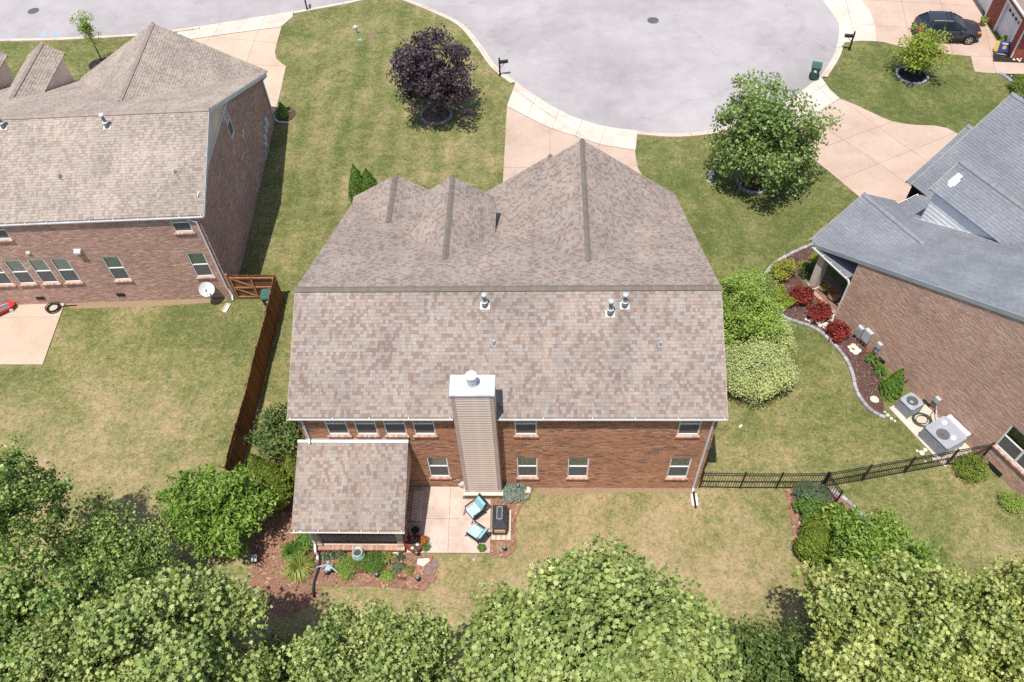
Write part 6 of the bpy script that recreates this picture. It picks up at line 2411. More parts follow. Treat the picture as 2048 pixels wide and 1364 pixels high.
for s in (-1, 1):
    mb.tube([(.85, s * .60, 1.525), (1.4, s * .615, 1.555), (2.1, s * .60, 1.53)], .018, 6)
mb.build('roof_rails', M['alloy'], car)
for s in (-1, 1):
    mb = MB()
    mb.ball((2.78, s * .96, 1.05), (.08, .10, .065), 10, 6)
    mb.build('mirror', M['carpaint'], car, True)
    mb = MB()
    mb.hexa([(.02, s * .50, .86), (.05, s * .79, .84), (.30, s * .885, .90), (.10, s * .70, .94), (.03, s * .50, 1.0), (.09, s * .79, 1.0), (.30, s * .868, 1.0), (.14, s * .62, 1.045)])
    mb.build('tail_light', M['tail'], car)
    mb = MB()
    mb.hexa([(3.95, s * .80, .74), (4.25, s * .66, .70), (4.2, s * .55, .75), (3.9, s * .7, .8), (3.92, s * .795, .85), (4.2, s * .66, .79), (4.17, s * .52, .815), (3.85, s * .70, .90)])
    mb.build('headlight', M['amber'], car)
    for x in (.82, 3.50):
        mb = MB()
        ring = [(math.cos(a * .2618), math.sin(a * .2618)) for a in range(24)]
        y0, y1 = s * .70, s * .905
        mb.add([(x + .335 * p, y0, .335 + .335 * q) for p, q in ring] + [(x + .335 * p, y1 - s * .03, .335 + .335 * q) for p, q in ring] + [(x + .30 * p, y1, .335 + .30 * q) for p, q in ring] + [(x + .225 * p, y1, .335 + .225 * q) for p, q in ring],
               [(i, (i + 1) % 24, 24 + (i + 1) % 24, 24 + i) for i in range(24)] + [(24 + i, 24 + (i + 1) % 24, 48 + (i + 1) % 24, 48 + i) for i in range(24)] + [(48 + i, 48 + (i + 1) % 24, 72 + (i + 1) % 24, 72 + i) for i in range(24)] + [tuple(range(72, 96))])
        w = mb.build('wheel', M['rubber'], car)
        mb = MB()
        yy = y1 + s * .006
        for q in range(5):
            a = q * 1.2566
            mb.beam((x, yy, .335), (x + .22 * math.cos(a), yy, .335 + .22 * math.sin(a)), .06, .015, (0, 1, 0))
        mb.add([(x + .225 * p, yy, .335 + .225 * q) for p, q in ring] + [(x + .20 * p, yy, .335 + .20 * q) for p, q in ring], [(i, (i + 1) % 24, 24 + (i + 1) % 24, 24 + i) for i in range(24)])
        mb.ball((x, yy, .335), (.05, .015, .05), 10, 4)
        mb.build('rim', M['alloy'], w)
        mb = MB()
        arch = [(math.cos(math.pi * i / 12), math.sin(math.pi * i / 12)) for i in range(13)]
        mb.add([(x + .36 * p, s * .899, .335 + .36 * q) for p, q in arch] + [(x + .43 * p, s * .893, .335 + .43 * q) for p, q in arch], [(i, i + 1, 14 + i, 13 + i) for i in range(12)])
        mb.build('wheel_arch', M['rubber'], car)
mb = MB()
for s in (-1, 1):
    mb.box(.9, 3.1, s * .885 - .02, s * .885 + .02, .235, .33)
mb.box(-.02, .04, -.7, .7, .42, .60)
mb.build('sill_trim', M['rubber'], car)

# ------------------------------------------------------------------ beside the red brick house
p = survey(1999, 108)
t = thing('yard_sign', 'blue and gold panelled yard sign leaning by the red brick wall', 'sign', (p.x, p.y, .06), R_(-14))
mb = MB()
mb.hexa([(-.22, -.02, .12), (.42, -.02, .12), (.42, .01, .12), (-.22, .01, .12), (-.22, .26, .72), (.42, .26, .72), (.42, .29, .72), (-.22, .29, .72)])
pn = mb.build('panel', M['boxblue'], t)
mb = MB()
mb.hexa([(-.46, -.022, .12), (-.225, -.022, .12), (-.225, .01, .12), (-.46, .01, .12), (-.46, .258, .72), (-.225, .258, .72), (-.225, .29, .72), (-.46, .29, .72)])
mb.build('gold_panel', M['gold'], t)
mb = MB()
f = lambda x, z: (x, -.028 + (z - .12) / .6 * .28, z)
for x0, x1, z0, z1 in ((.02, .24, .30, .44), (.04, .09, .44, .50), (.11, .16, .46, .52), (.18, .23, .44, .50)):
    mb.add([f(x0, z0), f(x1, z0), f(x1, z1), f(x0, z1)], [(0, 1, 2, 3)])
mb.build('paw_emblem', M['gold'], pn)
mb = MB()
for x0, x1, z in ((-.1, .34, .62), (-.04, .28, .57)):
    mb.add([f(x0, z), f(x1, z), f(x1, z + .03), f(x0, z + .03)], [(0, 1, 2, 3)])
mb.build('lettering', M['white'], pn)
mb = MB()
for x in (-.3, .3):
    mb.tube([(x, .0, 0), (x, .28, .7)], .012, 5)
mb.build('stake', M['black'], t)


def potted(label, px, r, h, pot_m, lf, pr, ph, seed, z0=.0):
    p = survey(px[0], px[1])
    t = thing('potted_plant', label, 'potted plant', (p.x, p.y, z0))
    mb = MB()
    mb.lathe([(r * .7, 0), (r, h * .9), (r * 1.08, h * .9), (r * 1.08, h), (r * .92, h), (r * .9, h * .92), (0, h * .92)], (0, 0, 0), 18, 0, False)
    mb.build('pot', pot_m, t)
    me, C = crown('foliage', seed, (pr, pr, ph), 26, 26, .07, .07, OVAL, lf, .6, .5, .5, -.4, .2, .5)
    put('foliage', me, t, (0, 0, h + ph * .6))
    return t


potted('potted flowers at the corner between the garage doors of the red brick house', (1962, 52), .16, .32, M['terra'], 'green', .2, .2, 61, .03)
potted('slim potted plant in front of the near garage door', (2001, 92), .13, .3, M['terra'], 'lime', .12, .3, 62, .03)


def rocks(name, label, px_list, r, m, seed, group=None):
    """Loose rocks lying together: one pile of separate stones under one thing."""
    p0 = survey(*px_list[0])
    t = thing(name, label, 'rocks', (p0.x, p0.y, .03), 0, group)
    for i, px in enumerate(px_list):
        p = survey(*px)
        mb = MB()
        mb.rock((p.x - p0.x, p.y - p0.y, r * .3), r * (.75 + .5 * ((i * 37 % 10) / 10)), seed + i)
        mb.build('rock', m, t)
    return t


def single_rock(label, px, r, m, seed, flat=.5):
    p = survey(*px)
    o = MB().rock((0, 0, r * .3), r, seed, flat).build('rock', m, None, False, (p.x, p.y, .03))
    return tag(o, label, 'rock')


rocks('white_rocks', 'scatter of white stones in the black mulch along the red brick wall', [(2022, 117), (2027, 121), (2034, 120), (2041, 119), (2038, 123)], .09, M['whiterock'], 100)
rocks('white_rocks', 'few white stones in the black mulch beside the clipped mound', [(2022, 153), (2034, 163), (2029, 164), (2038, 161)], .08, M['whiterock'], 110)
rocks('cream_rocks', 'spread of cream rocks below the downspout among the crimson shrubs', [(1612, 640), (1620, 643), (1628, 640), (1634, 646), (1641, 644), (1647, 650), (1654, 648), (1660, 642), (1650, 655), (1639, 652), (1664, 636), (1655, 658)], .13, M['whiterock'], 120)
rocks('cream_rocks', 'small heap of cream rocks by the edging below the meter boxes', [(1698, 696), (1706, 694), (1712, 698), (1702, 703), (1710, 706), (1716, 703)], .14, M['whiterock'], 140)
single_rock('single large cream rock near the grey edging beside the small cooling unit', (1747, 801), .22, M['whiterock'], 150)
rocks('cream_rocks', 'few small rocks at the left end of the cooling unit pad', [(1769, 825), (1775, 831), (1782, 838), (1789, 843)], .08, M['whiterock'], 160)
rocks('white_rocks', 'white stones between the big cooling unit and the iron fence', [(1833, 903), (1842, 907), (1849, 901), (1850, 925), (1868, 921), (1878, 918), (1896, 905)], .11, M['whiterock'], 170)
rocks('white_rocks', 'white stones above the glossy tree at the end of the grey edging', [(1735, 1034), (1741, 1032), (1746, 1035)], .13, M['whiterock'], 180)
single_rock('white weathered stone beside the blue grey creeping spruce', (1055, 981), .17, M['whiterock'], 190, .45)
rocks('white_rocks', 'two small white stones in the grass below the patio', [(923, 1121), (948, 1120)], .07, M['hydrant'], 195)
p = survey(1481, 853)
tag(MB().hexa([(-.1, -.06, .005), (.1, -.02, .005), (.08, .06, .005), (-.09, .03, .005), (-.1, -.06, .03), (.1, -.02, .05), (.08, .06, .04), (-.09, .03, .02)]).build('paper_scrap', M['white'], None, False, (p.x, p.y, 0), .5), 'white paper scrap on the lawn right of the orange brick house', 'litter')

# ------------------------------------------------------------------ beside the right house
rdir = Matrix.Translation(Vector(B1)) @ Matrix.Rotation(RD, 4, 'Z')


def rw(x, y, z=0):
    return rdir @ Vector((x, y, z))


padp = [rw(-.02, -5.5), rw(-1.62, -5.5), rw(-1.75, -9.05), rw(-.02, -9.05)]
o = sheet('concrete_pad', [(v.x, v.y) for v in padp], .07, M['apron'], 0)


def ac_unit(label, loc, rotz, w, d, h, big=False):
    t = thing('cooling_unit', label, 'air conditioner', loc, rotz)
    mb = MB()
    mb.box(-w / 2 + .02, w / 2 - .02, -d / 2 + .02, d / 2 - .02, .03, h - .04)
    mb.build('coil', M['acdark'], t)
    mb = MB()
    for sx in (-1, 1):
        for sy in (-1, 1):
            mb.box(sx * w / 2 - .03, sx * w / 2 + .03, sy * d / 2 - .03, sy * d / 2 + .03, 0, h)
    mb.box(-w / 2 - .01, w / 2 + .01, -d / 2 - .01, d / 2 + .01, 0, .06)
    n_ = int((h - .12) / .055)
    for i in range(n_):
        z = .08 + i * .055
        for s in (-1, 1):
            mb.box(-w / 2 + .032, w / 2 - .032, s * d / 2 - .012, s * d / 2 + .012, z, z + .03)
            mb.box(s * w / 2 - .012, s * w / 2 + .012, -d / 2 + .032, d / 2 - .032, z, z + .03)
    mb.build('louvre_grille', M['acgrey'], t)
    cx, cy = (-w * .17, 0) if big else (0, 0)
    r = .30 if big else min(w, d) * .36
    ring = [(math.cos(a * .2618), math.sin(a * .2618)) for a in range(24)]
    mb = MB()
    hs = r * 1.12
    sq = [(cx + p / max(abs(p), abs(q)) * hs, cy + q / max(abs(p), abs(q)) * hs) for p, q in ring]
    lip = 0 if big else .03
    V0 = [(x, y, h) for x, y in sq] + [(cx + r * p, cy + r * q, h + lip) for p, q in ring] + [(cx + r * .98 * p, cy + r * .98 * q, h - .16) for p, q in ring]
    mb.add(V0, [(i, (i + 1) % 24, 24 + (i + 1) % 24, 24 + i) for i in range(24)] + [(24 + i, 24 + (i + 1) % 24, 48 + (i + 1) % 24, 48 + i) for i in range(24)])
    ox, oy = w / 2 + .025, d / 2 + .025
    for x0, x1, y0, y1 in ((-ox, cx - hs, -oy, oy), (cx + hs, ox, -oy, oy), (cx - hs, cx + hs, -oy, cy - hs), (cx - hs, cx + hs, cy + hs, oy)):
        if x1 - x0 > .002 and y1 - y0 > .002:
            mb.add([(x0, y0, h), (x1, y0, h), (x1, y1, h), (x0, y1, h)], [(0, 1, 2, 3)])
    for (x0, y0), (x1, y1) in (((-ox, -oy), (ox, -oy)), ((ox, -oy), (ox, oy)), ((ox, oy), (-ox, oy)), ((-ox, oy), (-ox, -oy))):
        mb.add([(x0, y0, h - .05), (x1, y1, h - .05), (x1, y1, h), (x0, y0, h)], [(0, 1, 2, 3)])
    mb.build('top_panel', M['acgrey'], t)
    mb = MB()
    mb.add([(cx + r * .98 * p, cy + r * .98 * q, h - .17) for p, q in ring], [tuple(range(24))])
    mb.build('fan_well', M['black'], t)
    mb = MB()
    for k_ in range(4):
        a = k_ * 1.5708 + .4
        mb.hexa([(cx + .05 * math.cos(a), cy + .05 * math.sin(a), h - .13), (cx + r * .9 * math.cos(a), cy + r * .9 * math.sin(a), h - .14), (cx + r * .9 * math.cos(a + .6), cy + r * .9 * math.sin(a + .6), h - .10), (cx + .06 * math.cos(a + 1), cy + .06 * math.sin(a + 1), h - .11), (cx + .05 * math.cos(a), cy + .05 * math.sin(a), h - .125), (cx + r * .9 * math.cos(a), cy + r * .9 * math.sin(a), h - .135), (cx + r * .9 * math.cos(a + .6), cy + r * .9 * math.sin(a + .6), h - .095), (cx + .06 * math.cos(a + 1), cy + .06 * math.sin(a + 1), h - .105)])
    mb.build('fan_blades', M['hubwhite'], t)
    MB().lathe([(.08, h - .12), (.08, h - .04), (.0, h - .03)], (cx, cy, 0), 12).build('fan_motor', M['rust'] if big else M['hubwhite'], t)
    mb = MB()
    if not big:
        for rr in (.3, .55, .8, .98):
            pts = [(cx + r * rr * p, cy + r * rr * q, h + .02) for p, q in ring]
            mb.tube(pts + pts[:1], .004, 4, 0, False)
        for k_ in range(8):
            a = k_ * .7854
            mb.tube([(cx, cy, h + .02), (cx + r * math.cos(a), cy + r * math.sin(a), h + .02)], .004, 4)
        mb.build('fan_guard', M['acdark'], t)
    else:
        for x, y in ((.28, .36), (.02, -.42)):
            for k_ in range(6):
                a = k_ * 1.1
                mb.obox((x + .08 * math.cos(a), y + .08 * math.sin(a), h + .002), (.10, .03, 0), (-.03, .07, 0), (0, 0, .002))
        mb.build('flaked_paint', M['white'], t)
        mb = MB()
        mb.box(w / 2 + .035, w / 2 + .30, -d / 2 + .05, d / 2 - .05, h * .25, h * .97)
        mb.build('duct_hood', M['galv'], t)
    return t


v = rw(-1.0, -5.98)
ac_unit('smaller square cooling unit on the pad beside the pointed dwarf evergreen', (v.x, v.y, .07), RD, .74, .74, .72)
v = rw(-.98, -7.98)
ac_unit('large flat topped cooling unit with flaking white patches by the brick wall', (v.x, v.y, .07), RD, 1.22, 1.32, .82, True)
p = survey(1436, 858)
sheet('concrete_pad', [(8.4, 2.05), (9.22, 2.05), (9.22, 3.2), (8.4, 3.2)], .06, M['apron'], 0)
ac_unit('grey cooling unit half hidden at the right wall of the orange brick house', (8.78, 2.72, .06), 0, .74, .74, .8)


def coil(name, label, loc, r, turns, rad, m, seed, tail=None, cat='hose'):
    rg = random.Random(seed)
    mb = MB()
    pts = []
    for i in range(int(turns * 20)):
        a = i * .314
        rr = r * (1 + .16 * math.sin(i * .13 + seed) + rg.uniform(-.02, .02))
        pts.append((rr * math.cos(a) + .05 * math.sin(i * .05), rr * .92 * math.sin(a) + .04 * math.cos(i * .07), rad + .012 * (i / 20) + .01 * math.sin(i)))
    if tail:
        pts += tail
    mb.tube(pts, rad, 6)
    return tag(mb.build(name, m, None, True, loc), label, cat)


p = survey(108, 618)
coil('garden_hose', 'coiled black hose on the left patio corner by the brown brick wall', (p.x, p.y, .055), .33, 6, .022, M['rubber'], 3, [(.5, .15, .02), (1.2, .22, .0)])
p = survey(1842, 842)
coil('garden_hose', 'tangled green hose lying on the pad between the two cooling units', (p.x, p.y, .075), .36, 6, .018, mat('dark_green_hose', (.05, .07, .045), .6, .2, 5), 5, [(.5, .3, .02), (.8, .6, .1), (.9, .9, .5)])
# electrical boxes on the right house (parts of the house)
for a, z0, z1, w_, d_ in ((-1.62, .30, .98, .30, .16), (-2.10, .45, 1.20, .42, .18), (-2.86, .70, 1.05, .26, .14), (-6.55, .78, 1.10, .26, .14)):
    mb = MB()
    mb.box(-d_, -.004, a - w_ / 2, a + w_ / 2, z0, z1)
    mb.box(-d_ - .012, -d_, a - w_ / 2 + .02, a + w_ / 2 - .02, z0 + .02, z1 - .03)
    mb.build('meter_box', M['boxgrey'], HR.root)
mb = MB()
mb.tube([(-.16, -1.66, .72), (-.20, -1.66, .72), (-.27, -1.66, .72)], [.08, .085, .07], 14)
mb.build('meter_dial', M['glass'], HR.root)
mb = MB()
mb.tube([(-.09, -1.62, .30), (-.09, -1.62, 0)], .05, 8)
mb.tube([(-.06, -2.02, .45), (-.06, -2.02, 0)], .02, 8)
mb.tube([(-.06, -2.2, .45), (-.06, -2.2, 0)], .02, 8)
mb.tube([(-.05, -2.86, .7), (-.05, -2.86, .2)], .02, 8)
mb.tube([(-.06, -6.6, .78), (-.06, -6.75, .4), (-.25, -7.0, .3), (-.4, -7.2, .5)], .02, 8)
mb.build('wall_conduit', M['galv'], HR.root)
mb = MB()
mb.box(-.12, -.004, -2.95, -2.78, .35, .55)
mb.build('blue_spigot', M['paleblue'], HR.root)
mb = MB()
mb.tube([(-.03, -4.9, .45), (-.06, -4.9, .40), (-.22, -4.75, .06), (-.6, -4.3, .04), (-.9, -3.9, .04)], .02, 6)
mb.build('drain_pipe', M['rubber'], HR.root)
for i, (px, r) in enumerate((((1645, 582), .30), ((1664, 600), .32))):
    p = survey(*px)
    t = thing('wicker_planter', 'round straw coloured planter on the brick entry floor, %s' % ('nearer the column' if i == 0 else 'nearer the downspout'), 'planter', (p.x, p.y, .15))
    mb = MB()
    mb.lathe([(r * .7, 0), (r, .18), (r * .95, .32), (r * 1.02, .36), (r * .9, .36), (r * .86, .28), (0, .28)], (0, 0, 0), 18, 0, False)
    mb.build('basket', mat('straw_%d' % i, (.42, .28, .14), .9, .25, 16), t)
    me, C = crown('foliage', 210 + i, (r * .8, r * .8, .12), 20, 24, .06, .08, BLADE, 'rust' if i else 'gold', .5, .5, .6, -.3)
    put('dry_foliage', me, t, (0, 0, .36))

# ------------------------------------------------------------------ left house things
ld = Matrix.Translation(Vector(B0)) @ Matrix.Rotation(R_(2.777), 4, 'Z')
v = ld @ Vector((-1.05, -.42, 1.12))
t = thing('satellite_dish', 'white satellite dish on the back wall of the brown brick house', 'satellite dish', (v.x, v.y, v.z), R_(20))
mb = MB()
nrm = Vector((.10, -.55, .83)).normalized()
u_ = nrm.orthogonal().normalized()
w_ = nrm.cross(u_)
vs, fs = [], []
for i in range(6):
    rr = .40 * i / 5
    for k_ in range(24):
        a = k_ * .2618
        vs.append(u_ * (rr * math.cos(a)) + w_ * (rr * math.sin(a)) + nrm * (.10 * (rr / .40) ** 2 - .05))
for i in range(5):
    for k_ in range(24):
        fs.append((i * 24 + k_, (i + 1) * 24 + k_, (i + 1) * 24 + (k_ + 1) % 24, i * 24 + (k_ + 1) % 24))
mb.add(vs, fs)
mb.add([q - nrm * .012 for q in vs], [f[::-1] for f in fs])
mb.build('reflector', mat('dish_grey_white', (.50, .50, .50), .5, .04, 4), t, True)
mb = MB()
mb.tube([Vector((0, -.38, -.2)), nrm * .35 + Vector((0, -.25, .05))], .014, 6)
mb.build('feed_arm', M['boxgrey'], t)
mb = MB()
mb.tube([nrm * .33 + Vector((0, -.24, .05)), nrm * .25 + Vector((0, -.16, .03))], [.04, .05], 10)
mb.build('receiver', M['black'], t)
mb = MB()
mb.tube([(0, .02, -.05), (-.05, .2, -.25), (-.1, .40, -.42)], .025, 8)
mb.box(-.22, .06, .33, .41, -.60, -.40)
mb.build('mount', M['boxgrey'], t)
p = survey(12, 626)
t = thing('wagon', 'red pull wagon with a grey bed and white wheels on the left patio', 'wagon', (p.x - .12, p.y, .05), R_(38))
t.scale = (.82, .82, .82)
mb = MB()
mb.hexa([(-.75, -.24, .16), (.55, -.24, .16), (.55, .24, .16), (-.75, .24, .16), (-.80, -.32, .40), (.62, -.32, .40), (.62, .32, .40), (-.80, .32, .40)])
mb.hexa([(.55, -.24, .18), (.75, -.12, .2), (.75, .12, .2), (.55, .24, .18), (.62, -.32, .40), (.86, -.16, .36), (.86, .16, .36), (.62, .32, .40)])
mb.build('tub', M['red'], t)
mb = MB()
mb.hexa([(-.72, -.25, .40), (.56, -.25, .40), (.56, .25, .40), (-.72, .25, .40), (-.70, -.24, .412), (.55, -.24, .412), (.55, .24, .412), (-.70, .24, .412)])
mb.build('bed', M['greybed'], t)
for x in (-.5, .5):
    for s in (-1, 1):
        mb = MB()
        mb.tube([(x, s * .26, .12), (x, s * .36, .12)], .12, 14)
        mb.build('wheel', M['hubwhite'], t)
mb = MB()
mb.tube([(.8, 0, .22), (.45, .05, .50), (-.2, .08, .54)], .016, 6)
mb.tube([(-.2, -.02, .54), (-.2, .18, .54)], .016, 6)
mb.build('pull_handle', M['hubwhite'], t)


def splash_block(label, xy, rotz, m):
    mb = MB()
    mb.box(-.14, .14, -.45, .12, .0, .03)
    mb.box(-.14, -.10, -.45, .12, .03, .08)
    mb.box(.10, .14, -.45, .12, .03, .08)
    mb.box(-.10, .10, .08, .12, .03, .08)
    tag(mb.build('splash_block', m, None, False, (xy[0], xy[1], .004), rotz), label, 'splash block')


splash_block('concrete splash block below the downspout of the brown brick house', sp(456, 612), R_(-12), M['stone_trim'])
splash_block('white splash block below the right downspout of the orange brick house', (8.13, -.42), 0, M['hubwhite'])
tag(MB().tube([(0, .32, .07), (.0, 0, .06), (.01, -.45, .05)], .045, 8).build('drain_hose', M['rubber'], None, True, (8.13, -.55, .03)), 'short black drain hose lying in the white splash block', 'hose')
pts = [survey(641, 1109, .12), survey(640, 1122, .06), survey(637, 1140, .05), survey(630, 1160, .05), survey(627, 1180, .05), survey(629, 1196, .05)]
dh = MB()
sm_ = smooth_curve([tuple(q) for q in pts], .06)
dh.tube(sm_, [.055 + .006 * (i % 2) for i in range(len(sm_))], 10)
o = dh.build('drain_hose', M['rubber'], None, False)
tag(o, 'long black ribbed drain hose running from the porch downspout across the bark bed', 'hose')

# ------------------------------------------------------------------ patio
def lounge_chair(label, seat_px, back_px, front_px):
    c = survey(seat_px[0], seat_px[1], .40)
    d = survey(front_px[0], front_px[1], .40) - survey(back_px[0], back_px[1], .40)
    t = thing('patio_chair', label, 'chair', (c.x, c.y, .05), math.atan2(d.y, d.x) + math.pi / 2, 'patio chairs with blue cushions')
    mb = MB()
    S, zz = .29, .34
    for a, b in (((-S, -S, zz), (S, -S, zz)), ((-S, S, zz), (S, S, zz)), ((-S, -S, zz), (-S, S, zz)), ((S, -S, zz), (S, S, zz))):
        mb.beam(a, b, .035, .03)
    mb.box(-S, S, -S, S, zz - .012, zz + .006)
    mb.build('seat_frame', M['iron'], t)
    for s in (-1, 1):
        mb = MB()
        mb.tube([(s * S, -S - .12, 0), (s * S, -S, zz), (s * (S + .02), -S + .05, .55), (s * (S + .02), S, .56)], .018, 6)
        mb.build('front_leg', M['iron'], t)
        mb = MB()
        mb.tube([(s * S, S + .16, 0), (s * S, S - .05, zz)], .018, 6)
        mb.build('rear_leg', M['iron'], t)
        mb = MB()
        mb.box(s * (S + .02) - .03, s * (S + .02) + .03, -S + .02, S - .02, .565, .585)
        mb.build('armrest', M['iron'], t)
    mb = MB()
    mb.hexa([(-S, S - .03, zz), (S, S - .03, zz), (S, S, zz), (-S, S, zz), (-S, S + .22, .92), (S, S + .22, .92), (S, S + .25, .92), (-S, S + .25, .92)])
    mb.build('backrest', M['iron'], t)
    mb = MB()
    mb.bbox(-.27, .27, -.28, .24, zz + .008, zz + .10, .025)
    mb.build('seat_cushion', M['pattern'], t)
    mb = MB()
    mb.hexa([(-.26, S - .10, zz + .10), (.26, S - .10, zz + .10), (.26, S - .02, zz + .06), (-.26, S - .02, zz + .06), (-.25, S + .06, .78), (.25, S + .06, .78), (.25, S + .165, .80), (-.25, S + .165, .80)])
    mb.build('back_cushion', M['cushion'], t)
    return t


lounge_chair('blue cushioned patio chair nearest the chimney foot', (949, 1021), (957, 1015), (942, 1026))
lounge_chair('blue cushioned patio chair beside the terracotta pot', (952, 1065), (961, 1070), (945, 1059))

c0 = survey(1002, 1050)
padl, padr, padb, padt = survey(982, 1081).x, survey(1022, 1081).x, survey(1000, 1081).y, survey(1000, 1020).y
o = sheet('fire_pit_pad', [(padl, padb), (padr, padb), (padr, padt), (padl, padt)], .05, M['joint'], 0)
rg = random.Random(9)
sl_ = (padr - padl)
bme2 = [MB().bbox(-.095, .095, -.095, .095, 0, .05 + .006 * k, .012).mesh('paver', M['firestone']) for k in range(3)]
nx_, ny_ = max(2, int(sl_ / .20)), max(3, int((padt - padb) / .20))
for i in range(nx_):
    for j in range(ny_):
        if i in (0, nx_ - 1) or j in (0, 1):
            struct(put('paver', rg.choice(bme2), o, (padl + (i + .5) * sl_ / nx_, padb + (j + .5) * (padt - padb) / ny_, .03)))
fcx, fy0 = survey(1000, 1070).x, survey(1000, 1071).y
t = thing('fire_pit', 'black steel fire pit with a hooded lid and stacked logs in its base', 'fire pit', (fcx, fy0 + .55, .085))
hw_, hd = .29, .54
mb = MB()
for sx in (-1, 1):
    for sy in (-1, 1):
        mb.box(sx * hw_ - .02, sx * hw_ + .02, sy * hd - .02, sy * hd + .02, 0, .50)
mb.box(-hw_ - .02, hw_ + .02, -hd - .02, hd + .02, 0, .04)
mb.build('log_rack', M['black'], t)
mb = MB()
mb.box(-hw_ + .03, hw_ - .03, -hd + .25, hd - .03, .05, .48)
mb.build('fire_box', M['black'], t)
for i in range(3):
    for j in range(3):
        mb = MB()
        mb.tube([(-hw_ + .05, -hd + .08 + j * .055, .09 + i * .09), (hw_ - .05, -hd + .07 + j * .06, .09 + i * .09 + rg.uniform(-.01, .01))], .04, 7)
        mb.build('log', M['log'], t)
mb = MB()
mb.box(-hw_ - .03, hw_ + .03, -hd + .03, hd + .03, .50, .55)
mb.hexa([(-hw_ - .02, -hd + .04, .551), (hw_ + .02, -hd + .04, .551), (hw_ + .02, hd + .02, .551), (-hw_ - .02, hd + .02, .551), (-.13, -hd + .32, .80), (.13, -hd + .32, .80), (.13, hd - .16, .80), (-.13, hd - .16, .80)])
mb.build('hood', M['hoodm'], t)
mb = MB()
for a, b in (((-.11, -hd + .34), (.11, -hd + .34)), ((-.11, hd - .18), (.11, hd - .18)), ((-.11, -hd + .34), (-.11, hd - .18)), ((.11, -hd + .34), (.11, hd - .18))):
    mb.beam((a[0], a[1], .82), (b[0], b[1], .82), .025, .04)
mb.build('vent_frame', M['acgrey'], t)

potted('terracotta pot with a small succulent on the patio edge beside a chair', (964, 1100), .14, .22, M['terra'], 'perenn', .06, .05, 63, .05)
p = survey(832, 1068)
t = thing('planter_pot', 'empty dark round pot in the shade beside the porch railing', 'pot', (p.x, p.y, .05))
MB().lathe([(.16, 0), (.23, .34), (.25, .36), (.25, .39), (.20, .39), (.17, .28), (0, .28)], (0, 0, 0), 20, 0, False).build('pot', M['ventgrey'], t)
MB().lathe([(.185, .29), (0, .30)], (0, 0, 0), 20, 0, False).build('potting_soil', M['mulch_k'], t)
p = survey(831, 1094)
t = thing('glass_garden_bowl', 'big red rimmed bowl holding dark stones and shiny white glass ornaments', 'planter', (p.x, p.y, .05))
MB().lathe([(.24, 0), (.36, .30), (.40, .36), (.40, .40), (.35, .40), (.33, .32), (0, .32)], (0, 0, 0), 26, 0, False).build('bowl', M['redglaze'], t)
mb = MB()
for i in range(40):
    a, r_ = rg.uniform(0, 6.28), .30 * math.sqrt(rg.random())
    mb.rock((r_ * math.cos(a), r_ * math.sin(a), .34), .05, i, .6)
mb.build('dark_stones', M['cast_iron'], t)
for i, (x, y, r_) in enumerate(((.14, -.06, .09), (-.06, -.24, .07))):
    MB().ball((x, y, .40), (r_, r_, .05), 14, 6).build('white_glass', M['hubwhite'], t, True)
for x, y, mm in ((.08, .12, 'perenn'), (.16, .08, 'perenn'), (.02, -.16, 'perenn')):
    me, C = crown('sprig', int(900 + x * 100), (.07, .07, .05), 10, 16, .03, .05, OVAL, mm)
    put('sprig', me, t, (x, y, .40))
MB().ball((.09, .15, .42), (.05, .04, .04), 10, 6).build('red_ornament', M['red'], t, True)
MB().tube([(-.05, .02, .36), (-.10, .2, .72), (-.14, .34, 1.0)], .008, 5).build('glass_stem', M['paleblue'], t)
potted('small pot with rust coloured flowers on the patio beside the red rimmed bowl', (848, 1088), .11, .2, M['ventgrey'], 'rust', .16, .13, 65, .05)
potted('small pot with bright green leaves just in front of the rust flowers', (851, 1096), .10, .16, M['ventgrey'], 'perenn', .13, .09, 66, .05)
p = survey(816, 1092)
t = thing('garden_stake', 'rust and dark narrow garden stake leaning by the porch corner', 'ornament', (p.x, p.y, .03))
MB().tube([(0, 0, 0), (.02, .05, .7)], [.03, .015], 8).build('post', M['iron'], t)
MB().box(-.05, .05, .0, .03, .45, .8).build('plate', M['terra'], t)
p = survey(720, 1116)
t = thing('glazed_urn', 'mottled pale blue green glazed urn in the bark bed below the porch', 'urn', (p.x, p.y, .03))
MB().lathe([(.16, 0), (.27, .15), (.33, .32), (.30, .48), (.20, .58), (.19, .62), (.25, .67), (.25, .70), (.20, .70), (.16, .62), (.15, .5)], (0, 0, 0), 28, 0, False).build('urn_body', M['urn'], t, True)
MB().lathe([(.155, .60), (.02, .59), (0, .59)], (0, 0, 0), 24, 0, False).build('urn_mouth_shade', M['mouth_shade'], t)  # disc across the neck, the urn's inner darkness painted in its colour
t.scale = (.9, .9, .9)
SOL = [((835, 1112), 'black globe garden light at the left front corner of the patio'), ((656, 1150), 'black globe garden light beside the blue whirligig'), ((756, 1155), 'black globe garden light at the front of the bark bed left of the rusty bracket'), ((837, 1162), 'black globe garden light next to the purple stepping stones'), ((1009, 1102), 'black globe garden light beside the round log slice'), ((1036, 978), 'black globe garden light inside the blue grey spruce'), ((1000, 974), 'black globe garden light against the wall beside the chimney')]
g0 = None
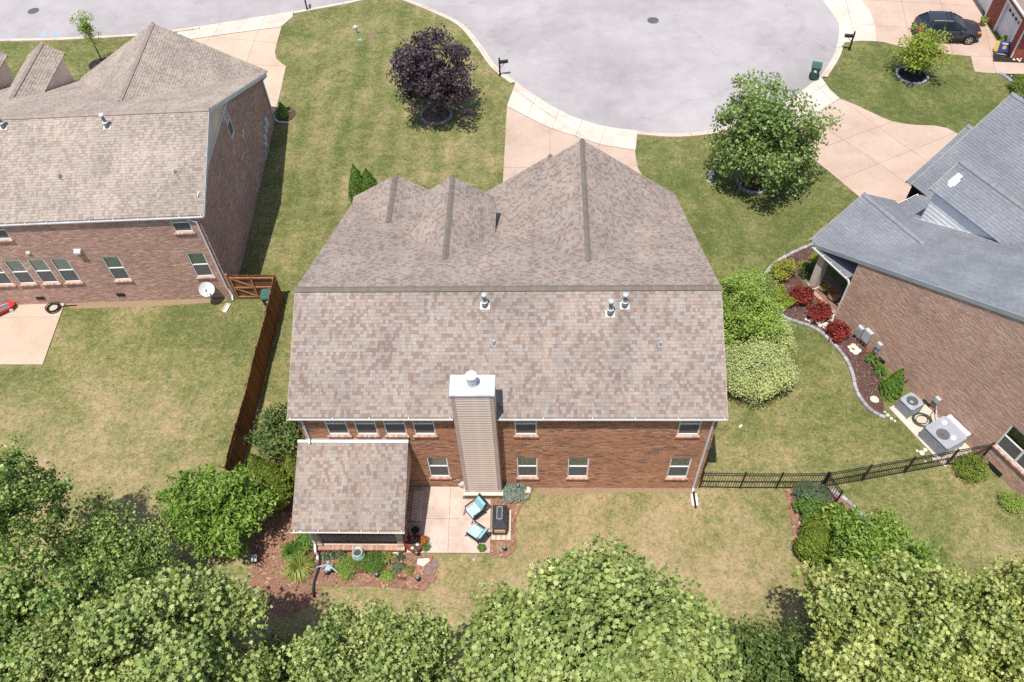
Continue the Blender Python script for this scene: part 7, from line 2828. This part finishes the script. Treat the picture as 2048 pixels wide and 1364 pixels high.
for px, lab in SOL:
    p = survey(*px)
    if g0 is None:
        g0 = thing('garden_light', lab, 'garden light', (p.x, p.y, .03), 0, 'black globe garden lights')
        MB().tube([(0, 0, 0), (0, 0, .2)], .012, 6).build('stake', M['black'], g0)
        MB().ball((0, 0, .27), (.10, .10, .085), 14, 8).build('globe', mat('smoked_globe', (.022, .023, .026), .3, .2, 5), g0, True)
        MB().lathe([(.06, .345), (.06, .36), (0, .365)], (0, 0, 0), 12).build('cap', M['ventgrey'], g0)
    else:
        copy_tree(g0, lab, (p.x, p.y, .03))


def slab(label, poly_px, m, h=.05):
    pp = g2(poly_px)
    cx, cy = sum(a for a, _ in pp) / len(pp), sum(b for _, b in pp) / len(pp)
    mb = MB()
    mb.prism([(a - cx, b - cy) for a, b in pp], 0, h, bottom=False)
    o = mb.build('stepping_stone', m, None, False, (cx, cy, .03))
    return tag(o, label, 'stepping stone', 'stepping stones in the bark')


slab('pale cream five sided flagstone below the patio corner', [(834, 1130), (836, 1119), (859, 1118), (860, 1123), (847, 1134)], M['whiterock'])
slab('dark pointed slate slab right of the pale flagstone', [(862, 1131), (864, 1122), (868, 1118), (874, 1123), (876, 1134), (868, 1136)], M['slate'])
slab('rounded purple grey slab below the pointed one', [(849, 1143), (852, 1137), (861, 1135), (866, 1143), (860, 1150), (852, 1149)], M['slate'])
slab('rounded red brown slab, third from the pale flagstone', [(856, 1160), (862, 1153), (871, 1152), (873, 1157), (867, 1165), (858, 1166)], M['redslate'])
slab('four sided red brown slab at the lower end of the stepping stones', [(838, 1177), (845, 1170), (855, 1164), (857, 1176), (847, 1181), (841, 1181)], M['redslate'])
p = survey(1002, 1094)
t = thing('log_slice', 'round log slice set into the bark beside the fire pit', 'log slice', (p.x, p.y, .03))
MB().lathe([(.24, 0), (.24, .05), (.22, .06), (0, .06)], (0, 0, 0), 20).build('slice', mat('weathered_log', (.25, .16, .10), .9, .3, 14), t)
single_rock('small cream stone resting on the log slice', (1004, 1097), .07, M['whiterock'], 205)
p = survey(661, 1146)
t = thing('whirligig', 'pale blue metal garden whirligig with two spread arms over the bark bed', 'ornament', (p.x, p.y, .03), R_(-12))
MB().tube([(0, 0, 0), (0, 0, .62)], .014, 6).build('pole', M['paleblue'], t)
MB().hexa([(-.10, -.16, .60), (.14, -.14, .60), (.20, .06, .64), (-.04, .12, .64), (-.08, -.13, .63), (.12, -.11, .63), (.17, .05, .67), (-.02, .10, .67)]).build('bird_body', M['paleblue'], t)
for s in (-1, 1):
    MB().hexa([(s * .05, .02, .66), (s * .05, .12, .66), (s * .46, -.08, .60), (s * .48, -.13, .60), (s * .05, .02, .672), (s * .05, .12, .672), (s * .46, -.08, .612), (s * .48, -.13, .612)]).build('wing', M['paleblue'], t)
MB().ball((-.02, .19, .68), (.06, .08, .05), 10, 6).build('bird_head', M['paleblue'], t, True)
p = survey(623, 1107)
t = thing('planter_ring', 'empty dark round planter ring at the left end of the bark bed', 'pot', (p.x, p.y, .03))
MB().lathe([(.24, 0), (.26, .16), (.28, .18), (.24, .18), (.21, .05), (0, .05)], (0, 0, 0), 22, 0, False).build('ring', M['rust'], t)
p = survey(790, 1106)
mb = MB()
mb.box(-.28, .20, -.05, .05, 0, .05)
mb.box(.14, .20, -.32, -.051, 0, .05)
tag(mb.build('drain_tray', M['hubwhite'], None, False, (p.x, p.y, .03)), 'white bent drain tray against the porch base right of the plants', 'drain tray')
for px, lab, l_ in (((803, 1158), 'rusty lattice bracket lying at the front of the bark bed', .40), ((727, 1145), 'rusty lattice bracket lying between the perennials', .40)):
    p = survey(*px)
    mb = MB()
    mb.box(-l_ / 2, l_ / 2, -.05, -.035, .02, .06)
    mb.box(-l_ / 2, l_ / 2, .05, .065, .02, .06)
    for i in range(7):
        x = -l_ / 2 + i * l_ / 6
        mb.beam((x, -.05, .05), (min(x + .06, l_ / 2), .06, .05), .014, .02)
    tag(mb.build('iron_bracket', M['rust'], None, False, (p.x, p.y, .03), R_(-8)), lab, 'bracket', 'rusty brackets in the bark bed')
p = survey(513, 1124)
t = thing('solar_panel_light', 'small grey solar panel light standing in shade left of the bark bed', 'garden light', (p.x, p.y, .03), R_(10))
MB().tube([(0, 0, 0), (0, 0, .35)], .012, 6).build('stake', M['black'], t)
MB().hexa([(-.12, -.14, .34), (.12, -.14, .34), (.12, .14, .42), (-.12, .14, .42), (-.12, -.14, .36), (.12, -.14, .36), (.12, .14, .44), (-.12, .14, .44)]).build('panel', M['boxgrey'], t)
p = survey(925, 972)
t = thing('lidded_jar', 'round jar with a silvery lid against the wall left of the chimney', 'jar', (p.x, p.y, .05))
MB().lathe([(.13, 0), (.20, .2), (.19, .38), (.13, .44)], (0, 0, 0), 18).build('jar_body', M['firestone'], t)
MB().lathe([(.14, .44), (.15, .47), (.08, .52), (.02, .56), (0, .56)], (0, 0, 0), 18).build('lid', M['galv'], t)
p = survey(880, 234)
t = thing('gazing_ball', 'blue glass gazing ball beside the trunk of the purple tree', 'ornament', (p.x, p.y, .04))
MB().lathe([(.09, 0), (.05, .05), (.05, .14), (.09, .17)], (0, 0, 0), 12).build('stand', M['ventgrey'], t)
MB().ball((0, 0, .30), .15, 20, 12).build('ball', M['ballblue'], t, True)
p = survey(1592, 992)
t = thing('metal_birds', 'black metal bird ornament with a blue wing on the bark strip', 'ornament', (p.x, p.y, .03))
MB().tube([(0, 0, 0), (0, 0, .35)], .01, 6).build('stake', M['black'], t)
for x, y, z in ((-.12, -.06, .34), (.03, .08, .40)):
    mb = MB()
    mb.ball((x, y, z), (.09, .05, .05), 10, 6)
    mb.ball((x + .09, y, z + .05), (.035, .03, .03), 8, 5)
    mb.hexa([(x - .08, y - .02, z), (x - .08, y + .02, z), (x - .2, y + .03, z + .02), (x - .2, y - .03, z + .02), (x - .08, y - .02, z + .02), (x - .08, y + .02, z + .02), (x - .2, y + .03, z + .03), (x - .2, y - .03, z + .03)])
    mb.build('bird', M['black'], t, True)
MB().hexa([(.0, -.1, .36), (.12, -.14, .36), (.16, -.06, .36), (.04, -.02, .36), (.0, -.1, .375), (.12, -.14, .375), (.16, -.06, .375), (.04, -.02, .375)]).build('wing', M['paleblue'], t)
p = survey(1602, 1015)
tag(MB().ball((0, 0, .12), .12, 14, 8).build('garden_globe', M['boxblue'], None, True, (p.x, p.y, .03)), 'small dark blue globe in the shade beside the pale leafy shrub', 'ornament')
